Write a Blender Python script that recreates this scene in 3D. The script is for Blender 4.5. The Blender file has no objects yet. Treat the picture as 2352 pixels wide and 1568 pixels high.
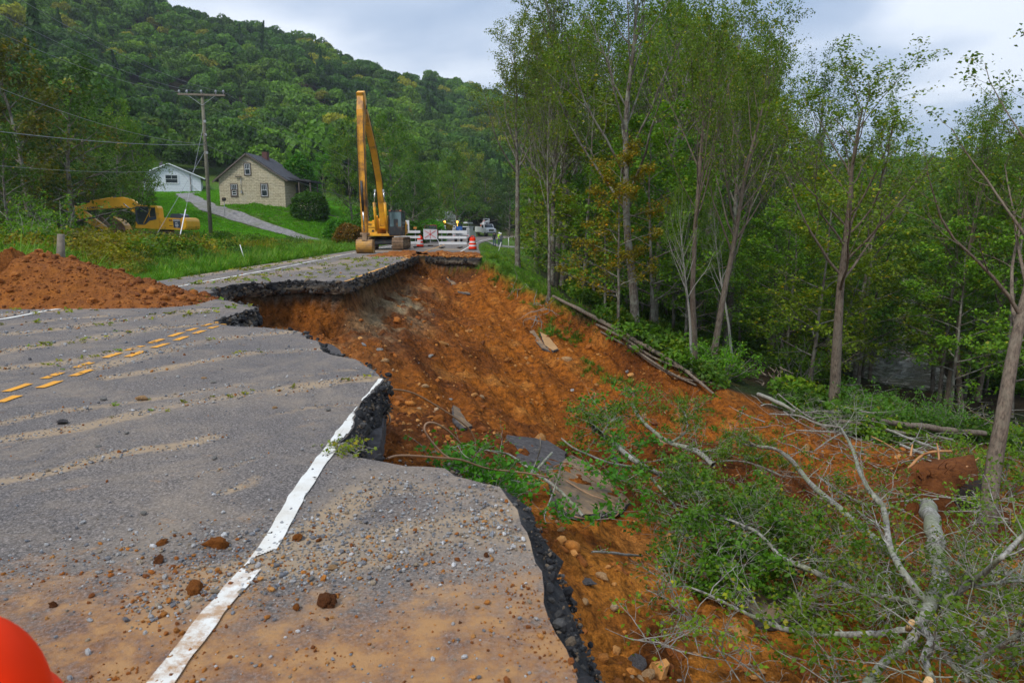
import time as _t; _T0=_t.time()
import bpy, bmesh, math, random
import numpy as np
from mathutils import Vector, Matrix, Euler
from mathutils.geometry import delaunay_2d_cdt, tessellate_polygon
random.seed(7); np.random.seed(7)
RNG = np.random.default_rng(11)
sc = bpy.context.scene
COL = sc.collection
# ------------------------------------------------------------------ camera
CAMH = 1.7
F = 1568.0
PITCH = math.atan(259/1568)
YAW = math.atan(40*math.cos(PITCH)/1568)
cam_d = bpy.data.cameras.new('camera'); cam = bpy.data.objects.new('camera', cam_d); COL.objects.link(cam)
cam_d.sensor_width = 36; cam_d.lens = 24
cam_d.clip_start = 0.05; cam_d.clip_end = 3000
cam.location = (0, 0, CAMH); cam.rotation_euler = (math.pi/2-PITCH, 0, -YAW)
cam_d.dof.use_dof = True; cam_d.dof.focus_distance = 16; cam_d.dof.aperture_fstop = 5.0
sc.camera = cam
# ------------------------------------------------------------------ world, sun, exposure
SUN_EL, SUN_AZ = math.radians(50), math.radians(-138)     # azimuth from +Y, clockwise
w = bpy.data.worlds.new('World'); sc.world = w; w.use_nodes = True
nt = w.node_tree; nt.nodes.clear()
def wn(t, **k):
    n = nt.nodes.new(t)
    for a, b in k.items(): setattr(n, a, b)
    return n
L = nt.links.new
out = wn('ShaderNodeOutputWorld')
sky = wn('ShaderNodeTexSky'); sky.sky_type = 'NISHITA'; sky.sun_disc = False
sky.sun_elevation = SUN_EL; sky.sun_rotation = SUN_AZ
bg1 = wn('ShaderNodeBackground'); bg1.inputs[1].default_value = 0.09
L(sky.outputs[0], bg1.inputs[0])
tc = wn('ShaderNodeTexCoord'); sp = wn('ShaderNodeSeparateXYZ'); L(tc.outputs['Generated'], sp.inputs[0])
zc = wn('ShaderNodeMath', operation='MAXIMUM'); L(sp.outputs[2], zc.inputs[0]); zc.inputs[1].default_value = 0.0
za = wn('ShaderNodeMath', operation='ADD'); L(zc.outputs[0], za.inputs[0]); za.inputs[1].default_value = 0.16
dx = wn('ShaderNodeMath', operation='DIVIDE'); L(sp.outputs[0], dx.inputs[0]); L(za.outputs[0], dx.inputs[1])
dy = wn('ShaderNodeMath', operation='DIVIDE'); L(sp.outputs[1], dy.inputs[0]); L(za.outputs[0], dy.inputs[1])
cb = wn('ShaderNodeCombineXYZ'); L(dx.outputs[0], cb.inputs[0]); L(dy.outputs[0], cb.inputs[1]); cb.inputs[2].default_value = 8.3
n1 = wn('ShaderNodeTexNoise'); n1.inputs['Scale'].default_value = 0.85; n1.inputs['Detail'].default_value = 6; n1.inputs['Roughness'].default_value = .46
n1.inputs['Distortion'].default_value = .15
L(cb.outputs[0], n1.inputs['Vector'])
rp = wn('ShaderNodeValToRGB'); e = rp.color_ramp.elements
e[0].position = .41; e[0].color = (.30, .39, .54, 1)
e[1].position = .585; e[1].color = (.74, .79, .87, 1)
m = rp.color_ramp.elements.new(.5); m.color = (.45, .53, .66, 1)
L(n1.outputs[0], rp.inputs[0])
# an overcast sky is brighter overhead than at the horizon (CIE overcast, softened)
br = wn('ShaderNodeMath', operation='MULTIPLY_ADD'); L(zc.outputs[0], br.inputs[0]); br.inputs[1].default_value = .55; br.inputs[2].default_value = .74
bg2 = wn('ShaderNodeBackground'); L(rp.outputs[0], bg2.inputs[0]); L(br.outputs[0], bg2.inputs[1])
mx = wn('ShaderNodeMixShader'); mx.inputs[0].default_value = .86
L(bg1.outputs[0], mx.inputs[1]); L(bg2.outputs[0], mx.inputs[2]); L(mx.outputs[0], out.inputs[0])
sd = bpy.data.lights.new('sun', 'SUN'); sd.energy = 1.5; sd.angle = math.radians(13); sd.color = (1, .96, .9)
so = bpy.data.objects.new('sun', sd); COL.objects.link(so)
sdir = Vector((math.sin(SUN_AZ)*math.cos(SUN_EL), math.cos(SUN_AZ)*math.cos(SUN_EL), math.sin(SUN_EL)))
so.rotation_euler = sdir.to_track_quat('Z', 'Y').to_euler(); so.location = (0, 0, 60)
sc.view_settings.view_transform = 'Standard'; sc.view_settings.look = 'None'
sc.view_settings.exposure = 0.66; sc.view_settings.gamma = 1; sc.view_settings.use_curve_mapping = False
sc.render.engine = 'CYCLES'
sc.cycles.max_bounces = 5; sc.cycles.diffuse_bounces = 2; sc.cycles.glossy_bounces = 2; sc.cycles.transmission_bounces = 3
sc.cycles.transparent_max_bounces = 4; sc.cycles.volume_bounces = 0
sc.cycles.use_adaptive_sampling = True
# ------------------------------------------------------------------ picture <-> place (units: photograph scaled to 2352 x 1568)
_f = np.array([math.sin(YAW)*math.cos(PITCH), math.cos(YAW)*math.cos(PITCH), -math.sin(PITCH)])
_r = np.array([math.cos(YAW), -math.sin(YAW), 0.0]); _u = np.cross(_r, _f)
def ray(x, y):
    d = _f*F + _r*(x-1176) + _u*(784-y)
    return d/d[1]
def at_Y(x, y, Y):
    d = ray(x, y); return Vector((d[0]*Y, Y, CAMH+d[2]*Y))
def at_z(x, y, z=0.0):
    d = ray(x, y); Y = (z-CAMH)/d[2]; return Vector((d[0]*Y, Y, z))
# ------------------------------------------------------------------ noise
def _hash(ix, iy, s):
    h = (ix.astype(np.int64)*374761393 + iy.astype(np.int64)*668265263 + s*974634777) & 0xffffffff
    h = ((h ^ (h >> 13))*1274126177) & 0xffffffff
    h = (h ^ (h >> 16)) & 0xffffffff
    return h/0xffffffff*2-1
def vnoise(x, y, s=0):
    x = np.asarray(x, float); y = np.asarray(y, float)
    ix = np.floor(x); iy = np.floor(y); fx = x-ix; fy = y-iy
    fx = fx*fx*(3-2*fx); fy = fy*fy*(3-2*fy)
    a = _hash(ix, iy, s); b = _hash(ix+1, iy, s); c = _hash(ix, iy+1, s); d = _hash(ix+1, iy+1, s)
    return (a*(1-fx)+b*fx)*(1-fy) + (c*(1-fx)+d*fx)*fy
def fbm(x, y, s=0, o=4, g=.5):
    t = 0; a = 1; n = 0
    for k in range(o):
        t = t + a*vnoise(x*2**k+17.3*k, y*2**k-9.1*k, s+k); n += a; a *= g
    return t/n
def sstep(t): t = np.clip(t, 0, 1); return t*t*(3-2*t)
# ------------------------------------------------------------------ materials
class M:
    """small node-tree helper"""
    def __init__(s, name):
        s.m = bpy.data.materials.new(name); s.m.use_nodes = True; s.nt = s.m.node_tree; s.nt.nodes.clear()
        s.out = s.n('ShaderNodeOutputMaterial')
    def n(s, t, **k):
        n = s.nt.nodes.new(t)
        for a, b in k.items(): setattr(n, a, b)
        return n
    def l(s, a, b): s.nt.links.new(a, b)
    def noise(s, scale, detail=4, rough=.55, vec=None, dist=0):
        n = s.n('ShaderNodeTexNoise'); n.inputs['Scale'].default_value = scale; n.inputs['Detail'].default_value = detail
        n.inputs['Roughness'].default_value = rough; n.inputs['Distortion'].default_value = dist
        if vec is not None: s.l(vec, n.inputs['Vector'])
        return n.outputs[0]
    def vor(s, scale, vec=None, feature='F1', out=0):
        n = s.n('ShaderNodeTexVoronoi', feature=feature); n.inputs['Scale'].default_value = scale
        if vec is not None: s.l(vec, n.inputs['Vector'])
        return n.outputs[out]
    def ramp(s, fac, *st):
        n = s.n('ShaderNodeValToRGB'); cr = n.color_ramp
        cr.elements[0].position = st[0][0]; cr.elements[1].position = st[-1][0]
        def c4(c): return (c, c, c, 1) if isinstance(c, (int, float)) else tuple(c)+(1,)
        cr.elements[0].color = c4(st[0][1]); cr.elements[1].color = c4(st[-1][1])
        for p, c in st[1:-1]: cr.elements.new(p).color = c4(c)
        s.l(fac, n.inputs[0]); return n.outputs[0]
    def mix(s, fac, a, b, mode='MIX'):
        n = s.n('ShaderNodeMix', data_type='RGBA', blend_type=mode)
        for sock, v in ((n.inputs[0], fac), (n.inputs[6], a), (n.inputs[7], b)):
            if isinstance(v, (int, float)): sock.default_value = v
            elif isinstance(v, tuple): sock.default_value = v+(1,) if len(v) == 3 else v
            else: s.l(v, sock)
        return n.outputs[2]
    def math(s, op, a, b=0.0, c=None, clamp=False):
        n = s.n('ShaderNodeMath', operation=op); n.use_clamp = clamp
        for i, v in enumerate((a, b, c)):
            if v is None: continue
            if isinstance(v, (int, float)): n.inputs[i].default_value = v
            else: s.l(v, n.inputs[i])
        return n.outputs[0]
    def attr(s, name, kind='GEOMETRY', out=0):
        n = s.n('ShaderNodeAttribute', attribute_name=name, attribute_type=kind); return n.outputs[out]
    def obj(s): return s.n('ShaderNodeTexCoord').outputs['Object']
    def pos(s): return s.n('ShaderNodeNewGeometry').outputs['Position']
    def bsdf(s, col, rough=.6, bump=None, bstr=.3, bdist=.02, metal=0, spec=.5, emit=None):
        b = s.n('ShaderNodeBsdfPrincipled')
        for nm, v in (('Base Color', col), ('Roughness', rough), ('Metallic', metal)):
            if isinstance(v, tuple): b.inputs[nm].default_value = v+(1,) if len(v) == 3 else v
            elif isinstance(v, (int, float)): b.inputs[nm].default_value = v
            else: s.l(v, b.inputs[nm])
        b.inputs['Specular IOR Level'].default_value = spec
        if bump is not None:
            bn = s.n('ShaderNodeBump'); bn.inputs['Strength'].default_value = bstr; bn.inputs['Distance'].default_value = bdist
            s.l(bump, bn.inputs['Height']); s.l(bn.outputs[0], b.inputs['Normal'])
        if emit: b.inputs['Emission Color'].default_value = emit[0]+(1,); b.inputs['Emission Strength'].default_value = emit[1]
        s.l(b.outputs[0], s.out.inputs[0]); return b
def simple(name, col, rough=.55, var=.15, scale=6, metal=0, dirt=0, dirtcol=(.16, .09, .04), spec=.5, bump=.15):
    m = M(name); v = m.obj()
    n = m.noise(scale, 5, .6, v)
    c = m.mix(m.ramp(n, (.3, 0.0), (.7, 1.0)), tuple(x*(1-var) for x in col), tuple(min(1, x*(1+var)) for x in col))
    if dirt:
        n2 = m.noise(scale*.45, 6, .68, v)
        c = m.mix(m.ramp(n2, (.62-dirt*.35, 0.0), (.8-dirt*.3, 1.0)), c, dirtcol)
    r = m.ramp(m.noise(scale*2, 3, .5, v), (.3, max(0, rough-.1)), (.7, min(1, rough+.1)))
    m.bsdf(c, r, n, bump, .01, metal, spec); return m.m
# ------------------------------------------------------------------ mesh helpers
def np_mesh(name, V, Fc, smooth=False):
    me = bpy.data.meshes.new(name); V = np.asarray(V, np.float32)
    me.vertices.add(len(V)); me.vertices.foreach_set('co', V.ravel())
    Fs = Fc if isinstance(Fc, list) else [Fc]
    Fs = [np.asarray(f, np.int32) for f in Fs if len(f)]
    nl = sum(f.size for f in Fs); nf = sum(len(f) for f in Fs)
    me.loops.add(nl); me.polygons.add(nf)
    me.loops.foreach_set('vertex_index', np.concatenate([f.ravel() for f in Fs]))
    tot = np.concatenate([np.full(len(f), f.shape[1], np.int32) for f in Fs]); st = np.concatenate([[0], np.cumsum(tot)[:-1]]).astype(np.int32)
    me.polygons.foreach_set('loop_start', st)
    try: me.polygons.foreach_set('loop_total', tot)
    except Exception: pass
    if smooth: me.polygons.foreach_set('use_smooth', np.ones(nf, bool))
    me.update(calc_edges=True); return me
def add_attr(me, name, data, kind='FLOAT'):
    a = me.attributes.new(name, 'FLOAT_COLOR' if kind == 'COL' else kind, 'POINT')
    if kind == 'COL':
        d = np.ones((len(data), 4), np.float32); d[:, :3] = data; a.data.foreach_set('color', d.ravel())
    elif kind == 'FLOAT_VECTOR': a.data.foreach_set('vector', np.asarray(data, np.float32).ravel())
    elif kind == 'INT': a.data.foreach_set('value', np.asarray(data, np.int32))
    else: a.data.foreach_set('value', np.asarray(data, np.float32))
def link(name, me, parent=None, mats=None, link_it=True):
    o = bpy.data.objects.new(name, me)
    if link_it: COL.objects.link(o)
    if parent is not None: o.parent = parent
    if mats is not None and me is not None:
        for m_ in (mats if isinstance(mats, (list, tuple)) else [mats]): me.materials.append(m_)
    return o
def tag(o, label=None, cat=None, group=None, kind=None):
    if label: o['label'] = label
    if cat: o['category'] = cat
    if group: o['group'] = group
    if kind: o['kind'] = kind
    return o
def empty(name, loc=(0, 0, 0), rz=0, label=None, cat=None, group=None):
    o = bpy.data.objects.new(name, None); COL.objects.link(o); o.location = loc; o.rotation_euler = (0, 0, rz)
    o.empty_display_size = .3
    return tag(o, label, cat, group)
def copy_tree(o, parent=None, kids=None):
    c = o.copy(); COL.objects.link(c)
    if parent is not None: c.parent = parent
    for ch in list(o.children): copy_tree(ch, c)
    return c
class MB:
    """collects boxes, bars, tubes; builds one mesh object"""
    def __init__(s): s.v = []; s.f = []; s.sm = []
    def add(s, V, Fs, smooth=False):
        n = len(s.v); s.v += [tuple(p) for p in V]; s.f += [tuple(i+n for i in f) for f in Fs]; s.sm += [smooth]*len(Fs); return s
    def box(s, c, d, rot=None):
        hx, hy, hz = d[0]/2, d[1]/2, d[2]/2
        P = [Vector((x, y, z)) for z in (-hz, hz) for y in (-hy, hy) for x in (-hx, hx)]
        if rot is not None:
            R = rot if isinstance(rot, Matrix) else Euler(rot).to_matrix()
            P = [R @ p for p in P]
        c = Vector(c)
        return s.add([p+c for p in P], [(0, 2, 3, 1), (4, 5, 7, 6), (0, 1, 5, 4), (2, 6, 7, 3), (0, 4, 6, 2), (1, 3, 7, 5)])
    def bar(s, a, b, wd, ht=None, up=(0, 0, 1)):
        a = Vector(a); b = Vector(b); ht = ht or wd; z = (b-a); Ln = z.length; z.normalize()
        x = Vector(up).cross(z)
        if x.length < 1e-3: x = Vector((1, 0, 0)).cross(z)
        x.normalize(); y = z.cross(x)
        return s.box((a+b)/2, (wd, ht, Ln), Matrix((x, y, z)).transposed())
    def tube(s, pts, r, n=8, caps=True, smooth=True):
        pts = [Vector(p) for p in pts]; rs = r if isinstance(r, (list, tuple)) else [r]*len(pts)
        V = []; ref = None
        for i, p in enumerate(pts):
            t = (pts[min(i+1, len(pts)-1)]-pts[max(i-1, 0)]).normalized()
            if ref is None: ref = t.orthogonal().normalized()
            ref = (ref-t*ref.dot(t)); ref = ref.normalized() if ref.length > 1e-5 else t.orthogonal().normalized()
            b = t.cross(ref)
            for k in range(n):
                a = 2*math.pi*k/n; V.append(p+(ref*math.cos(a)+b*math.sin(a))*rs[i])
        Fs = [(i*n+k, i*n+(k+1) % n, (i+1)*n+(k+1) % n, (i+1)*n+k) for i in range(len(pts)-1) for k in range(n)]
        s.add(V, Fs, smooth)
        if caps:
            m = len(V); base = len(s.v)-m
            s.f += [tuple(base+k for k in reversed(range(n))), tuple(base+m-n+k for k in range(n))]; s.sm += [False]*2
        return s
    def cyl(s, a, b, r, n=12, r2=None): return s.tube([a, b], [r, r if r2 is None else r2], n)
    def lathe(s, prof, c=(0, 0, 0), n=20, axis='z', smooth=True):
        V = []
        for r, z in prof:
            for k in range(n):
                a = 2*math.pi*k/n; x, y = r*math.cos(a), r*math.sin(a)
                p = (x, y, z) if axis == 'z' else ((z, x, y) if axis == 'x' else (x, z, y))
                V.append((p[0]+c[0], p[1]+c[1], p[2]+c[2]))
        Fs = [(i*n+k, i*n+(k+1) % n, (i+1)*n+(k+1) % n, (i+1)*n+k) for i in range(len(prof)-1) for k in range(n)]
        Fs += [tuple(reversed(range(n))), tuple(range((len(prof)-1)*n, len(prof)*n))]
        return s.add(V, Fs, smooth)
    def prism(s, poly, axis, lo, hi):
        """polygon in the two other axes, extruded along axis from lo to hi"""
        def P(u, v, t): return {'x': (t, u, v), 'y': (u, t, v), 'z': (u, v, t)}[axis]
        n = len(poly); V = [P(u, v, lo) for u, v in poly]+[P(u, v, hi) for u, v in poly]
        Fs = [tuple(range(n)), tuple(reversed(range(n, 2*n)))]+[(i, i+n, (i+1) % n+n, (i+1) % n) for i in range(n)]
        return s.add(V, Fs)
    def build(s, name, mat, parent=None, bevel=0, seg=2, xf=None):
        me = bpy.data.meshes.new(name); me.from_pydata([tuple(v) for v in s.v], [], s.f)
        me.polygons.foreach_set('use_smooth', s.sm); me.update()
        bm = bmesh.new(); bm.from_mesh(me); bmesh.ops.recalc_face_normals(bm, faces=bm.faces)
        if bevel:
            es = [e for e in bm.edges if len(e.link_faces) == 2 and e.calc_face_angle(0) > .5]
            bmesh.ops.bevel(bm, geom=es, offset=bevel, segments=seg, affect='EDGES', clamp_overlap=True)
        if xf is not None: bm.transform(xf)
        bm.to_mesh(me); bm.free()
        return link(name, me, parent, mat)
# ------------------------------------------------------------------ geometry-node scatter (for what nobody could count)
def scatter(name, P, rot, scl, templates, idx=None, tint=None, kind='stuff', parent=None):
    """P (n,3); rot (n,3) euler; scl (n,) or (n,3); templates: list of unlinked objects"""
    P = np.asarray(P, np.float32); n = len(P); me = bpy.data.meshes.new(name); me.vertices.add(n); me.vertices.foreach_set('co', P.ravel())
    scl = np.asarray(scl, np.float32)
    if scl.ndim == 1: scl = np.repeat(scl[:, None], 3, 1)
    add_attr(me, 'rot', rot, 'FLOAT_VECTOR'); add_attr(me, 'scl', scl, 'FLOAT_VECTOR')
    add_attr(me, 'idx', RNG.integers(0, len(templates), n) if idx is None else idx, 'INT')
    if tint is None: tint = np.ones((n, 3))
    add_attr(me, 'tint', tint, 'FLOAT_VECTOR')
    o = link(name, me, parent)
    cl = bpy.data.collections.new(name+' models')
    for i, t in enumerate(templates): t.name = 'm%02d_' % i+name; cl.objects.link(t)
    g = bpy.data.node_groups.new(name+' nodes', 'GeometryNodeTree')
    g.interface.new_socket('Geometry', in_out='INPUT', socket_type='NodeSocketGeometry'); g.interface.new_socket('Geometry', in_out='OUTPUT', socket_type='NodeSocketGeometry')
    gi = g.nodes.new('NodeGroupInput'); go = g.nodes.new('NodeGroupOutput')
    ip = g.nodes.new('GeometryNodeInstanceOnPoints'); ci = g.nodes.new('GeometryNodeCollectionInfo')
    ci.inputs['Collection'].default_value = cl; ci.inputs['Separate Children'].default_value = True; ci.inputs['Reset Children'].default_value = True
    mp = g.nodes.new('GeometryNodeMeshToPoints')
    def na(nm, t):
        a = g.nodes.new('GeometryNodeInputNamedAttribute'); a.data_type = t; a.inputs[0].default_value = nm; return a.outputs[0]
    g.links.new(gi.outputs[0], mp.inputs[0]); g.links.new(mp.outputs[0], ip.inputs['Points']); g.links.new(ci.outputs[0], ip.inputs['Instance'])
    ip.inputs['Pick Instance'].default_value = True
    g.links.new(na('idx', 'INT'), ip.inputs['Instance Index'])
    er = g.nodes.new('FunctionNodeEulerToRotation'); g.links.new(na('rot', 'FLOAT_VECTOR'), er.inputs[0]); g.links.new(er.outputs[0], ip.inputs['Rotation'])
    g.links.new(na('scl', 'FLOAT_VECTOR'), ip.inputs['Scale'])
    g.links.new(ip.outputs[0], go.inputs[0])
    md = o.modifiers.new('scatter', 'NODES'); md.node_group = g
    if kind: o['kind'] = kind
    return o
# ================================================================== TERRAIN
def RBF(pts):
    pts = np.array(pts, float); X = pts[:, :2]; z = pts[:, 2]; n = len(X)
    D = np.linalg.norm(X[:, None]-X[None], axis=2)
    A = np.zeros((n+3, n+3)); A[:n, :n] = D; A[:n, n] = 1; A[:n, n+1:] = X/100; A[n, :n] = 1; A[n+1:, :n] = (X/100).T
    b = np.zeros(n+3); b[:n] = z; w_ = np.linalg.solve(A, b)
    def f(x, y):
        x = np.asarray(x, float); y = np.asarray(y, float); sh = x.shape; x = x.ravel(); y = y.ravel(); o = np.empty(len(x))
        for i in range(0, len(x), 20000):
            a = x[i:i+20000]; c = y[i:i+20000]
            D = np.hypot(a[:, None]-X[None, :, 0], c[:, None]-X[None, :, 1])
            o[i:i+20000] = D @ w_[:n] + w_[n] + a/100*w_[n+1] + c/100*w_[n+2]
        return o.reshape(sh)
    return f
def seg_dist(px, py, poly, closed=False):
    px = np.asarray(px, float); py = np.asarray(py, float); sh = px.shape; px = px.ravel(); py = py.ravel()
    best = np.full(len(px), 1e9); P = np.array(poly, float)
    Q = np.roll(P, -1, 0) if closed else P[1:]; P = P if closed else P[:-1]
    for a, b in zip(P, Q):
        d = b-a; l2 = max(d@d, 1e-12); t = np.clip(((px-a[0])*d[0]+(py-a[1])*d[1])/l2, 0, 1)
        best = np.minimum(best, np.hypot(px-a[0]-t*d[0], py-a[1]-t*d[1]))
    return best.reshape(sh)
def inside(px, py, poly):
    px = np.asarray(px, float); py = np.asarray(py, float); c = np.zeros(px.shape, bool); P = np.array(poly, float); n = len(P)
    for i in range(n):
        x1, y1 = P[i]; x2, y2 = P[(i+1) % n]
        if y1 == y2: continue
        k = ((y1 > py) != (y2 > py)) & (px < (x2-x1)*(py-y1)/(y2-y1)+x1); c ^= k
    return c
# natural ground: control points (X, Y, z)
C = []
for Y in (-12, 0, 12, 26, 40, 55):
    wob = .4*math.sin(Y*.3)
    C += [(.9, Y, -.1), (4.5, Y, -2.25), (8.5, Y, -4.3), (13, Y, -5.5+wob*.4), (19, Y, -6.4)]
for (x, y, z) in ((23, 18, -7.6), (26, 42, -8.4), (33, 55, -8.5), (41, 67, -8.6), (56, 90, -8.7), (74, 118, -8.8), (20, 30, -7.0), (34, 38, -7.0), (38, 20, -5), (50, 5, -3), (30, 5, -6.2), (60, 40, -3), (90, 60, 4), (48, 58, -6.5), (70, 90, -5), (30, 75, -6), (45, 110, -5),
                  (16, 0, -5.8), (22, 8, -6.6),
                  (6, 70, -1.8), (14, 70, -4.6), (24, 66, -6.6), (3.5, 85, -.75), (8, 100, -.9), (16, 100, -3), (12, 130, 0), (25, 140, -1), (0, 78, -.35), (1.0, 90, -.7), (2, 100, -.6),(14,158,.1),
                  (-40, -20, 2), (-20, -10, .2), (-14, 5, -.15), (-12.5, 14, -.25), (-13, 25, -.2), (-13.5, 40, -.3), (-14, 55, -.25), (-14, 70, -.1), (-13.5, 85, .1), (-13, 100, .2), (-14, 130, 1), (-9, 160, 1.5), (0, 200, 2),
                  (-17, 20, .1), (-22, 24, .2), (-17, 33, .35), (-22, 36, .5), (-18.5, 46, .55), (-26, 44, .5), (-33, 46, .4), (-19.5, 48, .9), (-23, 55, .25), (-29, 62, .62), (-36, 60, .7), (-36, 66, .8), (-27, 70, 1.4), (-45, 60, 2), (-60, 60, 4),
                  (-20, 62, .2), (-16.5, 64, -.1), (-30, 52, .2), (-17.3, 74, .0), (-21.5, 77.5, .7), (-25.3, 80, 1.55), (-30.9, 84, 3.0), (-35.7, 88, 4.15), (-41.2, 97, 5.5), (-48.5, 110, 7.0), (-50, 118, 7.5), (-57, 120, 7.6), (-66, 122, 8.0),
                  (-31, 90, 4.9), (-38, 93, 5.0), (-26.5, 90, 4.6), (-33, 100, 5.6), (-20, 85, 1.9), (-18, 92, 2.0), (-22, 104, 4.2), (-30, 76, 1.4), (-40, 84, 3.2), (-40, 76, 2.3), (-52, 96, 5.6), (-17, 110, 1.6), (-30, 120, 6.5)):
    C.append((x, y, z))
_r_ = [(-900, -500, 300), (-400, -250, 300), (0, -130, 320), (400, 0, 340), (640, 75, 370), (760, 130, 390), (900, 172, 410), (1060, 212, 430), (1200, 250, 430), (1330, 290, 420), (1450, 325, 420), (1600, 352, 480), (2062, 384, 620), (2350, 372, 620), (2800, 350, 620)]
_b_ = [(-900, 60, 6), (-400, 80, 8), (0, 100, 9), (400, 145, 13), (640, 135, 10), (760, 135, 8), (900, 130, 4), (1060, 165, 3), (1200, 190, 1), (1330, 190, 0), (1450, 200, -2), (1600, 210, -3), (2062, 220, -4), (2350, 220, -4), (2800, 200, -4)]
for (x, y, Y), (_, Yb, zb) in zip(_r_, _b_):
    p = at_Y(x, y, Y); zr = p.z-9
    C.append((p.x, Y, zr)); b = ray(x, y)
    C.append((b[0]*Yb, Yb, zb))
    for t, k in ((.33, .27), (.66, .62)):
        Ym = Yb+(Y-Yb)*t; C.append((b[0]*Ym, Ym, zb+(zr-zb)*k))
    for g, k in ((1.3, .8), (2.1, .3)):
        C.append((b[0]*Y*g, Y*g, zr*k))
_nat = RBF(C)
# ---- road edges
RL = [(-11.1, -30), (-11.1, 58), (-11.4, 75), (-11.5, 92), (-11.2, 108), (-10.2, 124), (-7.5, 140), (-2.5, 153), (4, 163)]
RR = [(14, 153), (8.5, 144), (4, 132), (.9, 118), (-.8, 100), (-1.6, 86), (-1.75, 75), (-1.4, 60), (-1.05, 50), (-.9, 41.5)]
EP = [(1325, 1568), (1300, 1490), (1262, 1420), (1250, 1385), (1249, 1355), (1244, 1310), (1232, 1291), (1223, 1265), (1197, 1201), (1187, 1167), (1165, 1145), (1142, 1119), (1082, 1100), (1052, 1089), (1022, 1074), (932, 1064), (857, 1047), (820, 1045), (795, 1030), (778, 1012), (800, 975), (835, 920), (858, 888), (884, 866), (868, 852), (840, 838), (808, 826), (780, 818), (745, 806), (735, 788), (700, 768), (680, 762), (640, 756), (600, 753), (560, 750), (520, 745), (500, 740), (495, 733), (520, 727), (555, 716), (590, 704), (574, 699), (540, 694), (500, 683), (478, 675), (497, 662), (540, 652), (600, 648), (650, 644), (700, 643), (795, 645), (820, 637), (870, 620), (915, 602), (962, 586), (1010, 589), (1060, 590), (1103, 592)]
E = [tuple(at_z(x, y))[:2] for x, y in EP]
E = [(.62, -30), (.62, -3), (.56, 1.5)]+E
def jitter_line(P, step, amp, seed):
    P = [Vector(p) for p in P]; o = []; s = 0
    for a, b in zip(P[:-1], P[1:]):
        n = max(1, int((b-a).length/step)); d = (b-a); nrm = Vector((-d.y, d.x)).normalized()
        for k in range(n):
            q = a+d*k/n; u = s+d.length*k/n
            am = amp*min(1, .35+q.y*.04)
            o.append(q+nrm*am*float(fbm(np.array([u*2.2]), np.array([seed*3.3]), seed, 4, .65)[0])*2)
        s += d.length
    o.append(P[-1]); return [(p.x, p.y) for p in o]
EJ = [E[0], E[1]]+jitter_line(E[2:], .11, .075, 5)
ROAD = RL+RR+EJ[::-1]
FL = [(-.75, 40.4), (1.0, 36.5), (2.6, 33), (4.0, 31), (5.2, 29.3), (7.0, 27.3), (8.2, 25.5), (10, 24.6), (13, 25)]
OPEN = [(16, 27), (21, 26), (24, 18), (25, 8), (24, -12), (.8, -12)]
SL = EJ[2:]+FL+OPEN
SP_ = []
def sl(x, y, Y): p = at_Y(x, y, Y); SP_.append((p.x, Y, p.z))
for Y in (23, 27, 31, 36, 40.5): SP_.append((-4.6, Y, -1.15))
SP_ += [(-4, 41, -1.2), (-2.4, 41, -1.3), (-.9, 40.5, -1.0), (-.3, 39, -1.0), (1.2, 35.5, -1.7), (2.8, 32.2, -2.4), (4.2, 30.2, -3.0), (5.4, 28.5, -3.6), (7.2, 26.5, -4.3), (8.4, 24.5, -4.7)]
SP_ += [(-7.6, 18, -1.6), (-7.6, 20.5, -1.7), (-6, 17, -1.9), (-6, 21.8, -1.9), (-5.2, 15.5, -1.7), (-4.9, 13, -1.6), (-4.2, 14, -1.9), (-3.8, 12, -1.6), (-2.6, 11, -1.5), (-2.0, 10, -1.5), (-1.1, 8.8, -1.5), (-3.5, 18, -2.0)]
sl(900, 700, 27.6); sl(1000, 850, 20.5); sl(1150, 900, 21.9); sl(1300, 1000, 20.8); sl(1240, 790, 29); sl(850, 780, 19.5); sl(1100, 640, 38.5)
sl(940, 960, 12.6); sl(1000, 1000, 14.2); sl(1100, 1090, 12.6); sl(1250, 1200, 11.4); sl(1400, 1500, 7.6); sl(1900, 1550, 8.4); sl(1500, 1300, 10.6); sl(1700, 1300, 11.5)
sl(1450, 1100, 15.5); sl(1060, 730, 33)
SP_ += [(-.3, 8, -1.9), (.1, 6, -2.3), (.9, 5, -2.5), (1.2, 3.5, -2.6), (1.3, 1.5, -2.7), (2.4, 5, -3.3), (2.5, 1, -3.4), (4, 6, -3.7), (8, 8, -4.2), (6, 15, -4.6), (10, 20, -5.2), (12, 12, -5.0), (4, 20, -4.9), (8, 22, -5.1), (15, 20, -5.8), (18, 10, -6.1), (14, 0, -5.2), (6, -6, -4.2), (24, 20, -7.4), (24, 0, -6.8)]
_sl = RBF(SP_)
PUD = [tuple(at_z(x, y, -4.15))[:2] for x, y in ((1440, 1235), (1560, 1240), (1620, 1290), (1600, 1345), (1500, 1320), (1430, 1280))]
def road_d(x, y):
    d = seg_dist(x, y, ROADC, True); return np.where(inside(x, y, ROADC), d, -d)
ROADC = RL+RR+E[::-1]
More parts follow.
